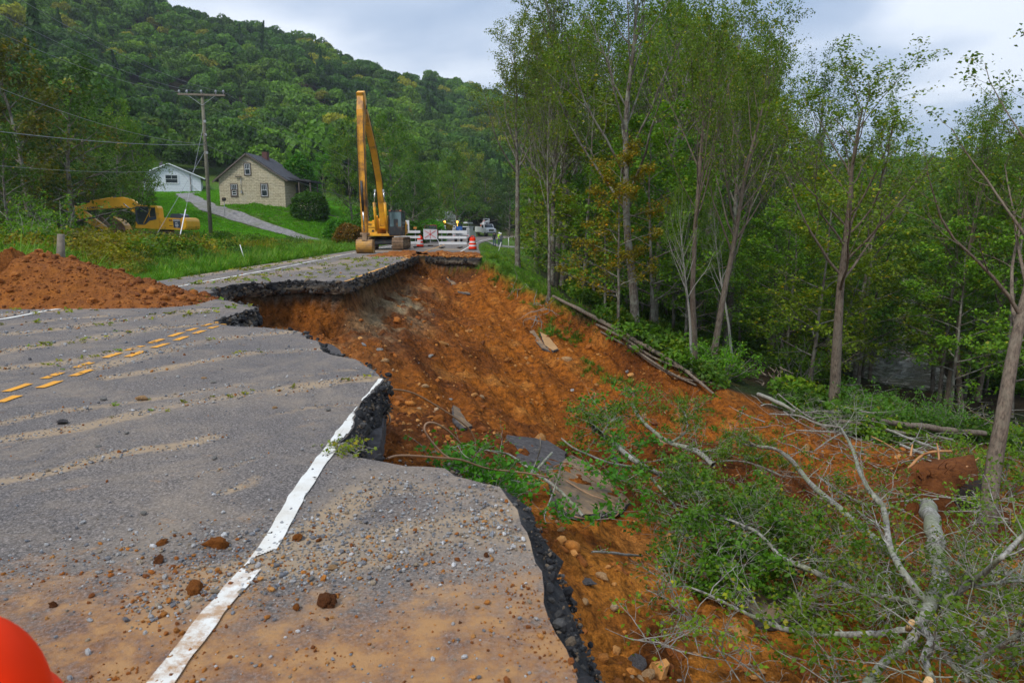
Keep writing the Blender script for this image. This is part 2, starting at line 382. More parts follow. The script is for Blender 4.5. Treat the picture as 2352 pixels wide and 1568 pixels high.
def ground_info(x, y):
    x = np.asarray(x, float); y = np.asarray(y, float)
    nat = _nat(x, y)
    far = sstep((np.hypot(x, y)-120)/120)
    nat = nat+far*(14*fbm(x/110, y/110, 3, 4)+5*fbm(x/35, y/35, 8, 2))*sstep((nat-2)/20) + .12*fbm(x/2.5, y/2.5, 21, 3)
    # stream bed
    near = (x > -60) & (x < 60) & (y < 205) & (y > -31)
    rd = np.full(x.shape, -50.0); rd[near] = road_d(x[near], y[near])
    # fade natural ground into road shoulder level
    t = sstep((-rd-.1)/1.6); nat = np.where(rd > -1.7, nat*t+(-.035)*(1-t), nat)
    z = nat.copy(); m = np.zeros(x.shape)                 # m = slump mask
    a = (x > -13) & (x < 27) & (y < 44) & (y > -13)
    if a.any():
        xa, ya = x[a], y[a]
        dE = seg_dist(xa, ya, E[2:]); dF = seg_dist(xa, ya, FL); dO = seg_dist(xa, ya, [FL[-1]]+OPEN)
        ins = inside(xa, ya, E[2:]+FL+OPEN); sg = np.where(ins, 1.0, -1.0)
        wob = fbm(xa*1.1, ya*1.1, 31, 3)
        tE = sstep((sg*dE+.32+.22*wob)/.42)
        tF = sstep((sg*dF+.1+.5*wob)/.6)
        tO = sstep((sg*dO-1+2*wob)/5)
        tt = np.where(ins, np.minimum(np.where(dF < dE, tF, tE), tO), np.where((dE < dF) & (dE < dO), tE, np.where(dF < dO, tF, 0)))
        zs = _sl(xa, ya)
        wall = np.exp(-np.clip(dE, 0, 9)/1.2)
        # clods, rills down the fall line, lumps
        n1_ = fbm(xa/1.7, ya/1.7, 41, 3); n2_ = fbm(xa/.42, ya/.42, 51, 3, .6); n3_ = fbm((xa+ya*.35)/.5, (ya-xa*.2)/3.2, 61, 2)
        cl = np.maximum(0, fbm(xa/.23, ya/.23, 71, 2))**1.2
        slope = sstep((ya-12)/6)*(xa < 8)
        gul = -np.abs(fbm((xa+ya*.3)/1.1, (ya-xa*.3)/5.0, 63, 3))*slope; zs = zs+.26*n1_+.11*n2_+.14*n3_*slope+.42*gul+.2*cl+wall*(.45*fbm(xa/.55, ya/.55, 81, 4, .6))
        pd = seg_dist(xa, ya, PUD, True); pin = inside(xa, ya, PUD)
        flat = sstep((np.where(pin, pd, -pd)+.6)/.9)
        zs = zs*(1-flat)+(-4.17+.02*n1_)*flat
        na = nat[a]; top = np.where(rd[a] > -.4, -.38, na)
        zs = np.minimum(zs, top+.15)
        z[a] = top*(1-tt)+zs*tt; m[a] = tt
    inr = rd > .25
    z = np.where(inr & (m < .02), np.where(y > 60, -.3, -.38), z)
    return z, m, rd, nat
def ground(x, y):
    s = np.isscalar(x); z = ground_info(np.atleast_1d(x), np.atleast_1d(y))[0]
    return float(z[0]) if s else z
def gproj(x, y, lift=0.0, y0=1.5, y1=500, far=False):
    """where the sight line through a picture point first meets the ground"""
    d = ray(x, y); Y = np.geomspace(y0, y1, 700); z = ground(d[0]*Y, Y)+lift; r = CAMH+d[2]*Y
    k = np.nonzero(r < z)[0]
    if not len(k): return Vector((d[0]*y1, y1, CAMH+d[2]*y1))
    i = max(1, k[0]); Y2 = np.linspace(Y[i-1], Y[i], 12); z2 = ground(d[0]*Y2, Y2)+lift; r2 = CAMH+d[2]*Y2
    k2 = np.nonzero(r2 < z2)[0]; Yh = Y2[k2[0]] if len(k2) else Y[i]
    return Vector((d[0]*Yh, Yh, CAMH+d[2]*Yh))
# ---- the sheet
def axis(segs):
    o = [segs[0][0]]
    for a, b, s0, s1 in segs:
        x = a; s = s0
        n = max(2, int(round((b-a)/((s0+s1)/2))))
        u = np.arange(1, n+1)/n; st = s0+(s1-s0)*(np.arange(n)/max(1, n-1)); c = np.cumsum(st); c = c/c[-1]*(b-a)+a
        o += list(c)
    return np.array(o)
gx = axis([(-700, -80, 26, 8), (-80, -11, 4, .8), (-11, -8, .5, .09), (-8, 3, .075, .075), (3, 12, .09, .13), (12, 26, .2, .45), (26, 80, .8, 4), (80, 900, 9, 30)])
gy = axis([(-30, 1, 4, .12), (1, 12, .07, .075), (12, 24, .085, .12), (24, 44, .14, .17), (44, 90, .4, 1.5), (90, 420, 2.5, 7), (420, 1400, 12, 45)])
GX, GY = np.meshgrid(gx, gy); gz, gm, grd, gnat = ground_info(GX, GY)
ny, nx = GX.shape; V = np.stack([GX, GY, gz], -1).reshape(-1, 3)
i0 = (np.arange(ny-1)[:, None]*nx+np.arange(nx-1)[None]).ravel(); Fq = np.stack([i0, i0+1, i0+nx+1, i0+nx], 1)
me = np_mesh('ground', V, Fq, True)
# colours of the ground, wall shading included
x, y, z = V.T; mk = gm.ravel(); rd = grd.ravel()
def mixc(c, d, t): t = np.clip(t, 0, 1)[:, None]; return c*(1-t)+np.asarray(d)*t
nA = fbm(x/3.1, y/3.1, 101, 4); nB = fbm(x/.9, y/.9, 111, 3); nC = fbm(x/9, y/9, 121, 3)
soil = np.tile([.31, .094, .010], (len(x), 1)); soil = mixc(soil, (.15, .044, .008), sstep(.5+1.6*nA)); soil = mixc(soil, (.44, .165, .030), sstep(1.8*nB-.35))
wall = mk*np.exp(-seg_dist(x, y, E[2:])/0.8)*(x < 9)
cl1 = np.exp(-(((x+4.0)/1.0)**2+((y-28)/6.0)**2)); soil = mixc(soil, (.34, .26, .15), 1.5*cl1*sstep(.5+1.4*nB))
soil = mixc(soil, (.085, .04, .015), .75*wall*sstep(.75+nA)*sstep((y-9)/4))  # shading of the far scarp walls, painted as darker soil
fp = seg_dist(x, y, PUD, True); fin = inside(x, y, PUD); soil = mixc(soil, (.55, .21, .05), sstep((np.where(fin, fp, -fp)+.5)/.7)*.8)
soil = mixc(soil, (.62, .235, .030), .55*sstep((15-y)/6)*sstep((x-.3)/1.2)*sstep(.75+1.2*nB))
wood = np.tile([.050, .034, .018], (len(x), 1)); wood = mixc(wood, (.03, .045, .012), sstep(.5+1.5*nA)); wood = mixc(wood, (.10, .055, .02), sstep(nB*1.6-.3))
grass = np.tile([.075, .17, .014], (len(x), 1)); grass = mixc(grass, (.09, .14, .02), sstep(.5+1.3*nA)); grass = mixc(grass, (.10, .08, .03), sstep(nC*2-.9))
isg = ((x < -10.8) & (y > 14)).astype(float)
isg = np.maximum(isg, ((x > -3) & (x < 3.0+1.2*nB) & (y > 30)).astype(float)); isg = np.maximum(isg, ((y > 62) & (x < 9) & (x > -14)).astype(float))
isg = isg*(1-sstep((np.hypot(x+25, y-80)-75)/20))
col = mixc(wood, grass, isg)
red = sstep((26-y)/4+.7*nA)*sstep((x-2)/3)*sstep((30-x)/8+nC)             # the slide's run-out among the trees
col = mixc(col, (.20, .07, .02), red*sstep(.4+1.4*nB)*.85)
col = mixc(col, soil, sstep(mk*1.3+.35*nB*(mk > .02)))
col = np.where(((rd > .2) & (mk < .3))[:, None], np.array([.13, .10, .07]), col)
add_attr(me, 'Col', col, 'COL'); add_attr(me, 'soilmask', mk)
mg = M('ground soil'); P_ = mg.pos(); c = mg.attr('Col')
n_f = mg.noise(5, 8, .68, P_); n_c = mg.noise(34, 6, .7, P_); n_m = mg.noise(1.3, 4, .6, P_)
cc = mg.mix(1.0, c, mg.ramp(n_f, (.34, .32), (.5, 1.0), (.66, 1.6)), 'MULTIPLY')
cc = mg.mix(1.0, cc, mg.ramp(n_c, (.33, .55), (.6, 1.15)), 'MULTIPLY')
pb = mg.ramp(mg.vor(9, P_), (.05, 1.0), (.16, 0.0))
cc = mg.mix(mg.math('MULTIPLY', pb, .25), cc, (.36, .22, .12))
h = mg.math('ADD', mg.math('MULTIPLY', n_f, 1.0), mg.math('MULTIPLY', n_c, .35)); h = mg.math('ADD', h, mg.math('MULTIPLY', mg.vor(11, P_), -.4))
mg.bsdf(cc, mg.ramp(n_m, (.3, .72), (.7, .95)), h, 1.0, .13, spec=.12)
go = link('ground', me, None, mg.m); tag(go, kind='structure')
# ================================================================== ROAD (asphalt slab with broken edges)
streaks = []                                        # (world polyline, half width, weight)
def cr4(pts): return [(x*.3906, 612.5+y*.3906) for x, y in pts]
for pts, hw, wt in ((cr4([(-60, 935), (300, 858), (800, 795), (1250, 712), (1500, 685)]), .10, 1), (cr4([(-60, 1040), (400, 962), (850, 855), (1250, 770), (1900, 680), (2200, 640)]), .14, 1.3),
                    (cr4([(-60, 1280), (300, 1225), (700, 1110), (1100, 1040), (1300, 990)]), .10, 1.1), (cr4([(1640, 750), (1950, 690), (2200, 636)]), .08, 1), (cr4([(1720, 655), (2100, 590)]), .08, .9),
                    (cr4([(1600, 880), (1800, 840), (2100, 800)]), .05, .7), (cr4([(1200, 1230), (1560, 1110)]), .05, .8), (cr4([(1330, 1335), (1560, 1240)]), .05, .8),
                    (cr4([(300, 450), (900, 370), (1250, 330), (1500, 300)]), .16, .9), (cr4([(640, 650), (1000, 590), (1500, 510), (1880, 480)]), .16, 1), (cr4([(480, 600), (950, 500), (1250, 430), (1720, 380)]), .22, 1),
                    (cr4([(-60, 410), (600, 330), (1200, 250)]), .3, .9), (cr4([(-60, 510), (500, 430), (900, 360)]), .3, .9), (cr4([(-60, 290), (500, 240), (1150, 190)]), .35, .9), (cr4([(-60, 600), (300, 570), (800, 480)]), .25, .9), (cr4([(-60, 345), (600, 290)]), .2, .8),
                    ([(640, 1280), (760, 1190), (830, 1130), (900, 1120)], .13, 1.3), ([(700, 1270), (900, 1225), (1100, 1190), (1180, 1160)], .14, 1.1), ([(760, 1290), (950, 1260), (1120, 1225), (1240, 1265)], .12, 1.1),
                    ([(380, 1400), (500, 1340), (620, 1300), (760, 1290)], .16, 1.2), ([(900, 1100), (1000, 1130), (1100, 1130)], .12, .7)):
    streaks.append(([tuple(at_z(a, b))[:2] for a, b in pts], hw, wt))
for pts, hw, wt in (([(430, 655), (700, 617), (850, 588)], .5, .8), ([(520, 648), (760, 612), (900, 586)], .35, .7), ([(400, 640), (640, 606), (830, 577)], .5, .9), ([(600, 640), (800, 620), (930, 590)], .25, .5), ([(850, 578), (960, 570), (1060, 574)], 2.2, .8)):
    streaks.append(([tuple(at_z(a, b))[:2] for a, b in pts], hw, wt))
def streak_field(x, y):
    f = np.zeros(np.shape(x)); wx = x+.16*fbm(x*1.1, y*1.1, 7, 5, .65); wy = y+.16*fbm(x*1.1, y*1.1, 9, 5, .65)
    for P, hw, wt in streaks:
        d = seg_dist(wx, wy, P); f = np.maximum(f, wt*np.exp(-(d/hw)**2))
    return f*(1.05+.8*fbm(x*2.3, y*2.3, 11, 3))
def dirt_field(x, y):
    """orange clay spill near the camera, dusty sand on the shoulder, dirt by the far break"""
    o = sstep((3.55-y+.35*fbm(x*1.3, y*1.3, 15, 3))/1.1)*.9
    o = np.maximum(o, sstep((x-.05)/.35)*sstep((4.3-y)/1.5))
    o = np.maximum(o, 1.0*sstep((y-41.5+.9*fbm(x/2, y/2, 16, 3))/1.3)*sstep((51-y)/3)*sstep((x+9)/3))
    return o
def grid_pts(x0, x1, y0, y1, s): 
    a = np.arange(x0, x1, s); b = np.arange(y0, y1, s); g = np.stack(np.meshgrid(a, b), -1).reshape(-1, 2); return g+RNG.uniform(-.25, .25, g.shape)*s
ROADJ = RL+RR+EJ[::-1]
pts = np.concatenate([grid_pts(-11, 1, 1.5, 7, .085), grid_pts(-11, 0, 7, 16.5, .14), grid_pts(-11, 0, 16.5, 46, .35), grid_pts(-11, 4, 46, 130, 1.3), grid_pts(-11, .6, -12, 1.5, .8)])
okp = inside(pts[:, 0], pts[:, 1], ROADJ) & (seg_dist(pts[:, 0], pts[:, 1], ROADJ, True) > .035)
pts = pts[okp]
bd = [Vector(p) for p in ROADJ]; nb = len(bd)
vs, es, fs, *_ = delaunay_2d_cdt(bd+[Vector(p) for p in pts], [(i, (i+1) % nb) for i in range(nb)], [list(range(nb))], 1, 1e-4)
RV = np.array([(v.x, v.y) for v in vs]); RF = np.array([f for f in fs if len(f) == 3], np.int32)
ctr = RV[RF].mean(1); RF = RF[inside(ctr[:, 0], ctr[:, 1], ROADJ)]
de = seg_dist(RV[:, 0], RV[:, 1], EJ[2:])
rz = .012*fbm(RV[:, 0]/.8, RV[:, 1]/.8, 77, 2)*(RV[:, 1] < 46)-.035*np.exp(-de/.25)*sstep(.5+fbm(RV[:, 0]*1.1, RV[:, 1]*1.1, 78, 2))
def roadz(x, y):
    return 0.012*fbm(x/.8, y/.8, 77, 2)*(y < 46)
# outline side walls: ring of boundary verts, flaring outwards below the broken edge
ring = np.array(ROADJ); pr = np.roll(ring, 1, 0); nxr = np.roll(ring, -1, 0); tg = nxr-pr; tg /= np.linalg.norm(tg, axis=1)[:, None]+1e-9
nr = np.stack([tg[:, 1], -tg[:, 0]], 1)
area = 0.5*np.sum(ring[:, 0]*nxr[:, 1]-nxr[:, 0]*ring[:, 1])
if area < 0: nr = -nr
isE = seg_dist(ring[:, 0], ring[:, 1], EJ[2:]) < 1e-3
levels = [(0, 0), (-.06, .015), (-.13, .05), (-.2, .03), (-.29, .07), (-.38, .0), (-.46, -.12)]
SV = []; 
for k, (dz, off) in enumerate(levels):
    u = np.arange(len(ring))*.9
    flare = np.where(isE, off+(.09*fbm(u*.22, np.full(len(u), k*3.1), 91, 2)+.06*fbm(u*.8, np.full(len(u), k*7.7), 92, 2))*(k > 0), -.02*k)
    nearE = isE & (ring[:, 1] < 4.6); flare = flare+np.where(nearE, (.20+.22*fbm(u*.5, np.full(len(u), k*2.3), 95, 3))*(-dz)**.6*(k > 0), 0)
    flare = flare+(isE & (k > 0))*RNG.normal(0, .022, len(ring))*np.clip(ring[:, 1]/9, .6, 1.8); q = ring+nr*flare[:, None]; SV.append(np.stack([q[:, 0], q[:, 1], np.full(len(ring), dz)+np.where(isE, .025*fbm(u*.7, np.full(len(u), k*1.7), 93, 2)*(k > 0)+RNG.normal(0, .012, len(u))*(k > 0), 0)], 1))
_rz0 = .012*fbm(ring[:, 0]/.8, ring[:, 1]/.8, 77, 2)*(ring[:, 1] < 46)-.035*sstep(.5+fbm(ring[:, 0]*1.1, ring[:, 1]*1.1, 78, 2))
SV[0][:, 2] = _rz0-.0005
SV = np.concatenate(SV); n = len(ring); k = np.arange(n); SF = np.concatenate([np.stack([l*n+k, l*n+(k+1) % n, (l+1)*n+(k+1) % n, (l+1)*n+k], 1) for l in range(len(levels)-1)])
RV3 = np.column_stack([RV, rz]); nt_ = len(RV3)
me = np_mesh('road', np.concatenate([RV3, SV]), [RF, SF+nt_], False)
ax, ay = np.concatenate([RV[:, 0], SV[:, 0]]), np.concatenate([RV[:, 1], SV[:, 1]])
side = np.concatenate([np.zeros(nt_), np.ones(len(SV))]); side[nt_:nt_+n] = .5
sf = streak_field(ax, ay); df = dirt_field(ax, ay)
add_attr(me, 'sand', sf*(side < .9)); add_attr(me, 'clay', df); add_attr(me, 'side', side); low_ = np.zeros(len(side)); low_[nt_:] = np.repeat([0, 0, 0, .35, .8, 1, 1], n); add_attr(me, 'low', low_*(ay > 14))
ma = M('road asphalt'); P_ = ma.pos(); sand = ma.attr('sand', out=2); clay = ma.attr('clay', out=2); sid = ma.attr('side', out=2)
fine = ma.noise(190, 3, .6, P_); big = ma.noise(.55, 5, .6, P_); med = ma.noise(4.5, 6, .66, P_); fl = ma.noise(26, 5, .7, P_)
base = ma.mix(ma.ramp(big, (.35, 0.0), (.65, 1.0)), (.120, .107, .100), (.180, .152, .128))
agg = ma.vor(85, P_, 'F1', 1); base = ma.mix(1.0, base, ma.ramp(agg, (.15, .55), (.85, 1.25)), 'MULTIPLY'); base = ma.mix(1.0, base, ma.ramp(ma.noise(60, 3, .8, P_), (.34, .35), (.5, 1.0), (.66, 1.9)), 'MULTIPLY')
base = ma.mix(1.0, base, (1.02, 1.02, 1.05), 'MULTIPLY')
base = ma.mix(1.0, base, ma.ramp(fine, (.3, .62), (.7, 1.35)), 'MULTIPLY')
spv = ma.math('MULTIPLY', ma.ramp(ma.vor(120, P_), (.0, 1.0), (.28, 0.0)), .35); base = ma.mix(spv, base, (.42, .40, .38))
crk = ma.vor(.42, P_, 'DISTANCE_TO_EDGE'); crk = ma.ramp(ma.math('ADD', crk, ma.math('MULTIPLY', med, .05)), (.026, 1.0), (.031, 0.0))
base = ma.mix(ma.math('MULTIPLY', crk, ma.ramp(big, (.5, 0.0), (.6, .5))), base, (.05, .045, .04))
sfac = ma.math('ADD', ma.math('MULTIPLY', sand, 1.4), ma.math('MULTIPLY_ADD', fl, 1.8, -1.35), clamp=True)
c = ma.mix(ma.math('MULTIPLY', sfac, .8, clamp=True), base, ma.mix(fl, (.26, .18, .10), (.50, .36, .22)))
xs = ma.n('ShaderNodeSeparateXYZ'); ma.l(P_, xs.inputs[0])
shd = ma.math('MULTIPLY', ma.math('MULTIPLY_ADD', xs.outputs[0], 1.2, 1.2, True), ma.math('MULTIPLY_ADD', med, 2.2, -.7, True)); c = ma.mix(ma.math('MULTIPLY', shd, .6), c, (.34, .26, .19))
dust = ma.ramp(ma.noise(.9, 7, .78, P_, .6), (.46, 0.0), (.66, .6)); c = ma.mix(dust, c, (.30, .235, .17))
cf = ma.math('ADD', ma.math('MULTIPLY', clay, 1.25), ma.math('MULTIPLY_ADD', fl, 1.3, -.95)); cf = ma.math('MULTIPLY_ADD', med, 3.0, ma.math('SUBTRACT', cf, 1.55), True)
c = ma.mix(cf, c, ma.mix(ma.ramp(med, (.35, 0.0), (.6, 1.0)), (.25, .085, .016), (.39, .21, .085)))
blk = ma.mix(ma.ramp(ma.noise(30, 5, .75, P_), (.4, 0.0), (.72, 1.0)), (.013, .013, .015), (.075, .07, .065))
blk = ma.mix(ma.math('MULTIPLY', ma.ramp(fl, (.55, 0.0), (.7, 1.0)), .4), blk, (.16, .10, .05))
blk = ma.mix(ma.math('MULTIPLY', ma.attr('low', out=2), ma.math('MULTIPLY_ADD', fl, 2.0, -.3, True)), blk, ma.mix(med, (.12, .085, .05), (.36, .29, .2)))
c = ma.mix(ma.ramp(sid, (.3, 0.0), (.55, 1.0)), c, blk)
hh = ma.math('ADD', ma.math('MULTIPLY', fine, .5), ma.math('MULTIPLY', fl, .9)); hh = ma.math('ADD', hh, ma.math('MULTIPLY', sid, ma.math('MULTIPLY', ma.noise(14, 5, .75, P_), 4.0)))
ma.bsdf(c, ma.ramp(fl, (.3, .62), (.7, .9)), hh, .55, .02, spec=.35)
road = link('road', me, None, ma.m); tag(road, kind='structure')
# ---- painted lines: sheets broken where the paint is worn or buried
def paint(name, path, wid, mat, wear, seed, step=.05, z=.006, buried=.6, cut=True, cell=.03, fr=7, blocks=0):
    P = [Vector(p) for p in path]; V = []; Fs = []; s = 0; nw = max(2, int(wid/cell))
    rows = []
    for a, b in zip(P[:-1], P[1:]):
        nn = max(1, int((b-a).length/step)); d = (b-a); nm = Vector((d.y, -d.x)).normalized()
        for k in range(nn): rows.append((a+d*k/nn, nm, s+d.length*k/nn))
        s += d.length
    for q, nm, u in rows:
        for j in range(nw+1):
            e = (j/nw-.5)*wid; e += .006*float(vnoise(np.array([u*9]), np.array([j*5.0]), seed)[0]) if j in (0, nw) else 0
            V.append((q.x+nm.x*e, q.y+nm.y*e))
    V = np.array(V); R = len(rows); i = (np.arange(R-1)[:, None]*(nw+1)+np.arange(nw)[None]).ravel(); Fq = np.stack([i, i+1, i+nw+2, i+nw+1], 1)
    c = V[Fq].mean(1); keep = np.ones(len(Fq), bool)
    if blocks: ph = c[:, 1]/blocks+.25*fbm(c[:, 1]*.7, c[:, 0]*0+seed, seed, 2)+seed*.37; keep &= (ph-np.floor(ph)) < .60+.25*fbm(c[:, 0]*6, c[:, 1]*3, seed+9, 3)
    f = fbm(c[:, 0]*fr, c[:, 1]*fr, seed, 5, .75); keep &= f > -1+wear
    st = streak_field(c[:, 0], c[:, 1])+dirt_field(c[:, 0], c[:, 1]); keep &= (st*(1+.8*fbm(c[:, 0]*5, c[:, 1]*5, seed+3, 3))) < buried
    if cut: keep &= inside(c[:, 0], c[:, 1], ROADJ) & (seg_dist(c[:, 0], c[:, 1], EJ[2:]) > .012)
    Z = roadz(V[:, 0], V[:, 1])+z-.035*np.exp(-seg_dist(V[:, 0], V[:, 1], EJ[2:])/.25)*sstep(.5+fbm(V[:, 0]*1.1, V[:, 1]*1.1, 78, 2))+.003
    me = np_mesh(name, np.column_stack([V, Z]), Fq[keep]); return link(name, me, road, mat)
def paintmat(name, a, b):
    m = M(name); P_ = m.pos(); xs = m.n('ShaderNodeSeparateXYZ'); m.l(P_, xs.inputs[0]); ny2 = m.math('MULTIPLY_ADD', xs.outputs[1], -1.1, 4.0, True); ns = m.noise(9, 6, .75, P_); n = m.noise(30, 6, .75, P_); n2 = m.noise(4, 5, .7, P_)
    c = m.mix(m.ramp(n2, (.4, 0.0), (.75, .75)), a, b); c = m.mix(m.ramp(n, (.58, 0.0), (.7, .7)), c, (.26, .22, .18)); c = m.mix(m.math('MULTIPLY', ny2, m.ramp(ns, (.42, 0.0), (.58, .95))), c, (.38, .20, .075)); m.bsdf(c, .6, n, .3, .01); return m.m
m_white = paintmat('white road paint', (.74, .73, .68), (.52, .46, .36)); m_yel = paintmat('yellow road paint', (.78, .34, .01), (.60, .27, .03))
XW, XY = -1.243, -5.04
wl = [tuple(at_z(a, b))[:2] for a, b in ((350, 1600), (372, 1568), (490, 1412), (610, 1270), (690, 1130), (758, 1030), (800, 972), (880, 866))]
paint('lane_line', wl, .104, m_white, .55, 3, .012, buried=1.9, cell=.010, fr=8)
for off in (-.13, .13):
    paint('centre_line', [(XY+off, 3.2), (XY+off, 16.5)], .105, m_yel, .66, 5+int(off*10), .02, buried=.95, fr=4, cell=.022, blocks=.62)
paint('centre_line', [(XY+.13, 22.0), (XY+.13, 44.6)], .12, m_yel, .35, 9, .06, buried=1.2)
paint('centre_line', [(XY-.13, 38), (-5.3, 62), (-5.6, 92), (-4.6, 112), (-1, 132)], .11, m_yel, .72, 10, .1, buried=1.2)
paint('lane_line', [(-9.35, 8), (-9.4, 30), (-9.9, 47), (-10.06, 60), (-10.2, 90)], .12, m_white, .6, 12, .08, buried=.9)
paint('lane_line', [(-2.55, 47), (-2.5, 58), (-2.3, 78), (-1.85, 100), (-.5, 121), (2, 133), (8, 148)], .13, m_white, .30, 14, .1, z=.008, buried=1.2)
print('T p10_ground', round(_t.time()-_T0,1))
# ================================================================== MACHINES, HOUSES, PEOPLE, STREET FURNITURE
m_bucket = simple('mud-scoured bucket steel', (.50, .25, .035), .6, .25, 3, dirt=.6, dirtcol=(.26, .15, .07), bump=.4)
m_yel_cat = simple('amber machine paint', (.86, .42, .02), .42, .12, 2.5, dirt=.25, dirtcol=(.22, .12, .05))
m_yel_kom = simple('yellow machine paint', (.82, .42, .015), .38, .08, 2, dirt=.15, dirtcol=(.25, .15, .06))
m_worn = simple('worn rusty arm paint', (.80, .36, .02), .5, .2, 3, dirt=.55, dirtcol=(.24, .10, .03))
m_blackm = simple('dark painted steel', (.022, .024, .026), .5, .2, 5, dirt=.3)
m_navy = simple('dark blue grey paint', (.045, .06, .085), .4, .1, 5)
m_steel = simple('bright steel rod', (.55, .55, .55), .25, .1, 5, metal=.9)
m_galv = simple('galvanised steel', (.36, .37, .38), .5, .15, 5, metal=.5)
m_mudsteel = simple('muddy track steel', (.17, .10, .055), .7, .35, 6, dirt=.6, dirtcol=(.30, .19, .10), bump=.5)
m_rubber = simple('tyre rubber', (.02, .02, .021), .8, .2, 9, dirt=.3)
m_white = simple('white paint', (.72, .73, .74), .4, .06, 3, dirt=.12, dirtcol=(.4, .34, .27))
m_redp = simple('dark red car paint', (.26, .012, .015), .25, .1, 3)
m_glass = simple('dark vehicle glass', (.03, .04, .045), .08, .1, 2, spec=.8, bump=0)
m_cabglass = simple('pale cab glass', (.10, .17, .18), .08, .12, 1.2, spec=.8, bump=0)
m_chrome = simple('chrome trim', (.5, .5, .52), .2, .1, 4, metal=.9)
m_lamp = simple('lamp lens', (.6, .6, .58), .15, .05, 4)
m_redlens = simple('red lamp lens', (.45, .01, .01), .2, .05, 4)
m_orange = simple('traffic drum orange', (.96, .040, .002), .6, .05, 4, dirt=.05, spec=.2)
m_refl = simple('white reflective band', (.80, .78, .78), .35, .06, 6)
m_wood = simple('weathered grey wood', (.19, .16, .12), .9, .3, 9, bump=.6)
m_oran2 = simple('orange plastic', (.8, .12, .02), .5, .05, 4)
m_am = M('lit amber beacon'); m_am.bsdf((1, .5, .08), .4, emit=((1, .45, .05), 3.0)); m_am = m_am.m
def text_mesh(name, body, size, mat, parent, loc, rot, depth=.004, space=1.0):
    cu = bpy.data.curves.new(name, 'FONT'); cu.body = body; cu.size = size; cu.extrude = depth; cu.align_x = 'CENTER'; cu.align_y = 'CENTER'; cu.space_character = space; cu.offset = size*.02
    t = bpy.data.objects.new(name+'_c', cu); COL.objects.link(t); dg = bpy.context.evaluated_depsgraph_get(); me = bpy.data.meshes.new_from_object(t.evaluated_get(dg))
    COL.objects.unlink(t); bpy.data.objects.remove(t); me.materials.clear(); o = link(name, me, parent, mat); o.location = loc; o.rotation_euler = rot; return o
# ---------------------------------------------------------------- long reach digger on the road, facing the camera (-Y)
dg_ = empty('long_reach_digger', (-9.03, 57.1, roadz(-9.03, 57.1)), 0, 'amber long-reach digger with its arm raised high, standing on the road by the break', 'digger')
def track(name, x0, x1, L2, H, parent, mat, n=46):
    mb = MB(); r = H/2; s = L2-r; per = 4*s+2*math.pi*r
    body = [(-s, .1), (s, .1), (s+r*.7, .1+r*.4), (s+r*.8, r), (s+r*.6, H-.16), (s, H-.08), (-s, H-.08), (-s-r*.6, H-.16), (-s-r*.8, r), (-s-r*.7, .1+r*.4)]
    mb.prism([(a, b) for a, b in body], 'x', x0+.12, x1-.12)
    for i in range(n):
        u = per*i/n
        if u < 2*s: p = (-s+u, 0); a = 0
        elif u < 2*s+math.pi*r: t = (u-2*s)/r; p = (s+r*math.sin(t), r-r*math.cos(t)); a = t
        elif u < 4*s+math.pi*r: p = (s-(u-2*s-math.pi*r), H); a = math.pi
        else: t = (u-4*s-math.pi*r)/r; p = (-s-r*math.sin(t), r+r*math.cos(t)); a = math.pi+t
        R = Matrix.Rotation(a, 3, 'X')
        mb.box(((x0+x1)/2, p[0], p[1]+0), (x1-x0, per/n*.86, .05), R)
        mb.box(Vector(((x0+x1)/2, p[0], p[1]))+R @ Vector((0, 0, -.035)), (x1-x0, .03, .05), R)
    return mb.build(name, mat, parent)
for x0, x1 in ((-1.80, -.92), (.92, 1.80)):
    t = track('track', x0, x1, 2.5, .95, dg_, m_mudsteel)
    for yy in (-2.0, -1.2, -.4, .4, 1.2, 2.0): w_ = MB(); w_.cyl((x1-.14 if x1 > 0 else x0+.14, yy, .36), ((x1-.02) if x1 > 0 else x0+.02, yy, .36), .2, 12); w_.build('track_roller', m_mudsteel, t)
b = MB(); b.box((0, 0, .62), (1.9, 1.7, .42)); b.bar((-.9, -1.2, .55), (.9, -1.2, .62), .3, .25); b.bar((-.9, 1.2, .55), (.9, 1.2, .62), .3, .25); b.cyl((0, 0, .8), (0, 0, 1.08), .75, 20); b.build('undercarriage', m_blackm, dg_, .03)
b = MB(); b.box((0, .4, 1.2), (2.75, 3.8, .2)); b.build('turntable_deck', m_yel_cat, dg_, .03)
b = MB(); b.box((-.88, -.75, 1.72), (.92, 1.3, .98)); b.box((-.88, -.78, 2.24), (.7, 1.0, .08)); s_ = b.build('side_box', m_yel_cat, dg_, .05)
b = MB(); b.box((-.88, -1.415, 1.78), (.86, .03, .02)); b.box((-1.0, -1.42, 2.05), (.36, .04, .06)); b.box((-.72, -1.42, 1.52), (.16, .03, .16)); b.box((-.66, -1.425, 1.56), (.05, .03, .05)); b.build('box_trim', m_blackm, s_)
b = MB(); b.box((.0, 1.9, 1.85), (2.7, 1.3, 1.1)); b.box((-.1, .9, 2.0), (1.9, 1.2, .8)); b.build('engine_hood', m_yel_cat, dg_, .12, 3)
cw = MB(); cw.prism([(-1.42, 1.1), (1.42, 1.1), (1.52, 1.4), (1.5, 2.2), (1.15, 2.55), (-1.15, 2.55), (-1.5, 2.2), (-1.52, 1.4)], 'y', 2.2, 3.2); cw = cw.build('counterweight', m_yel_cat, dg_, .12, 3)
text_mesh('side_lettering', 'CAT', .34, m_refl, cw, (1.53, 2.7, 1.75), (math.pi/2, 0, math.pi/2))
b = MB(); b.box((1.51, 2.8, 1.75), (.03, .6, .36)); b.build('letter_panel', m_blackm, cw)
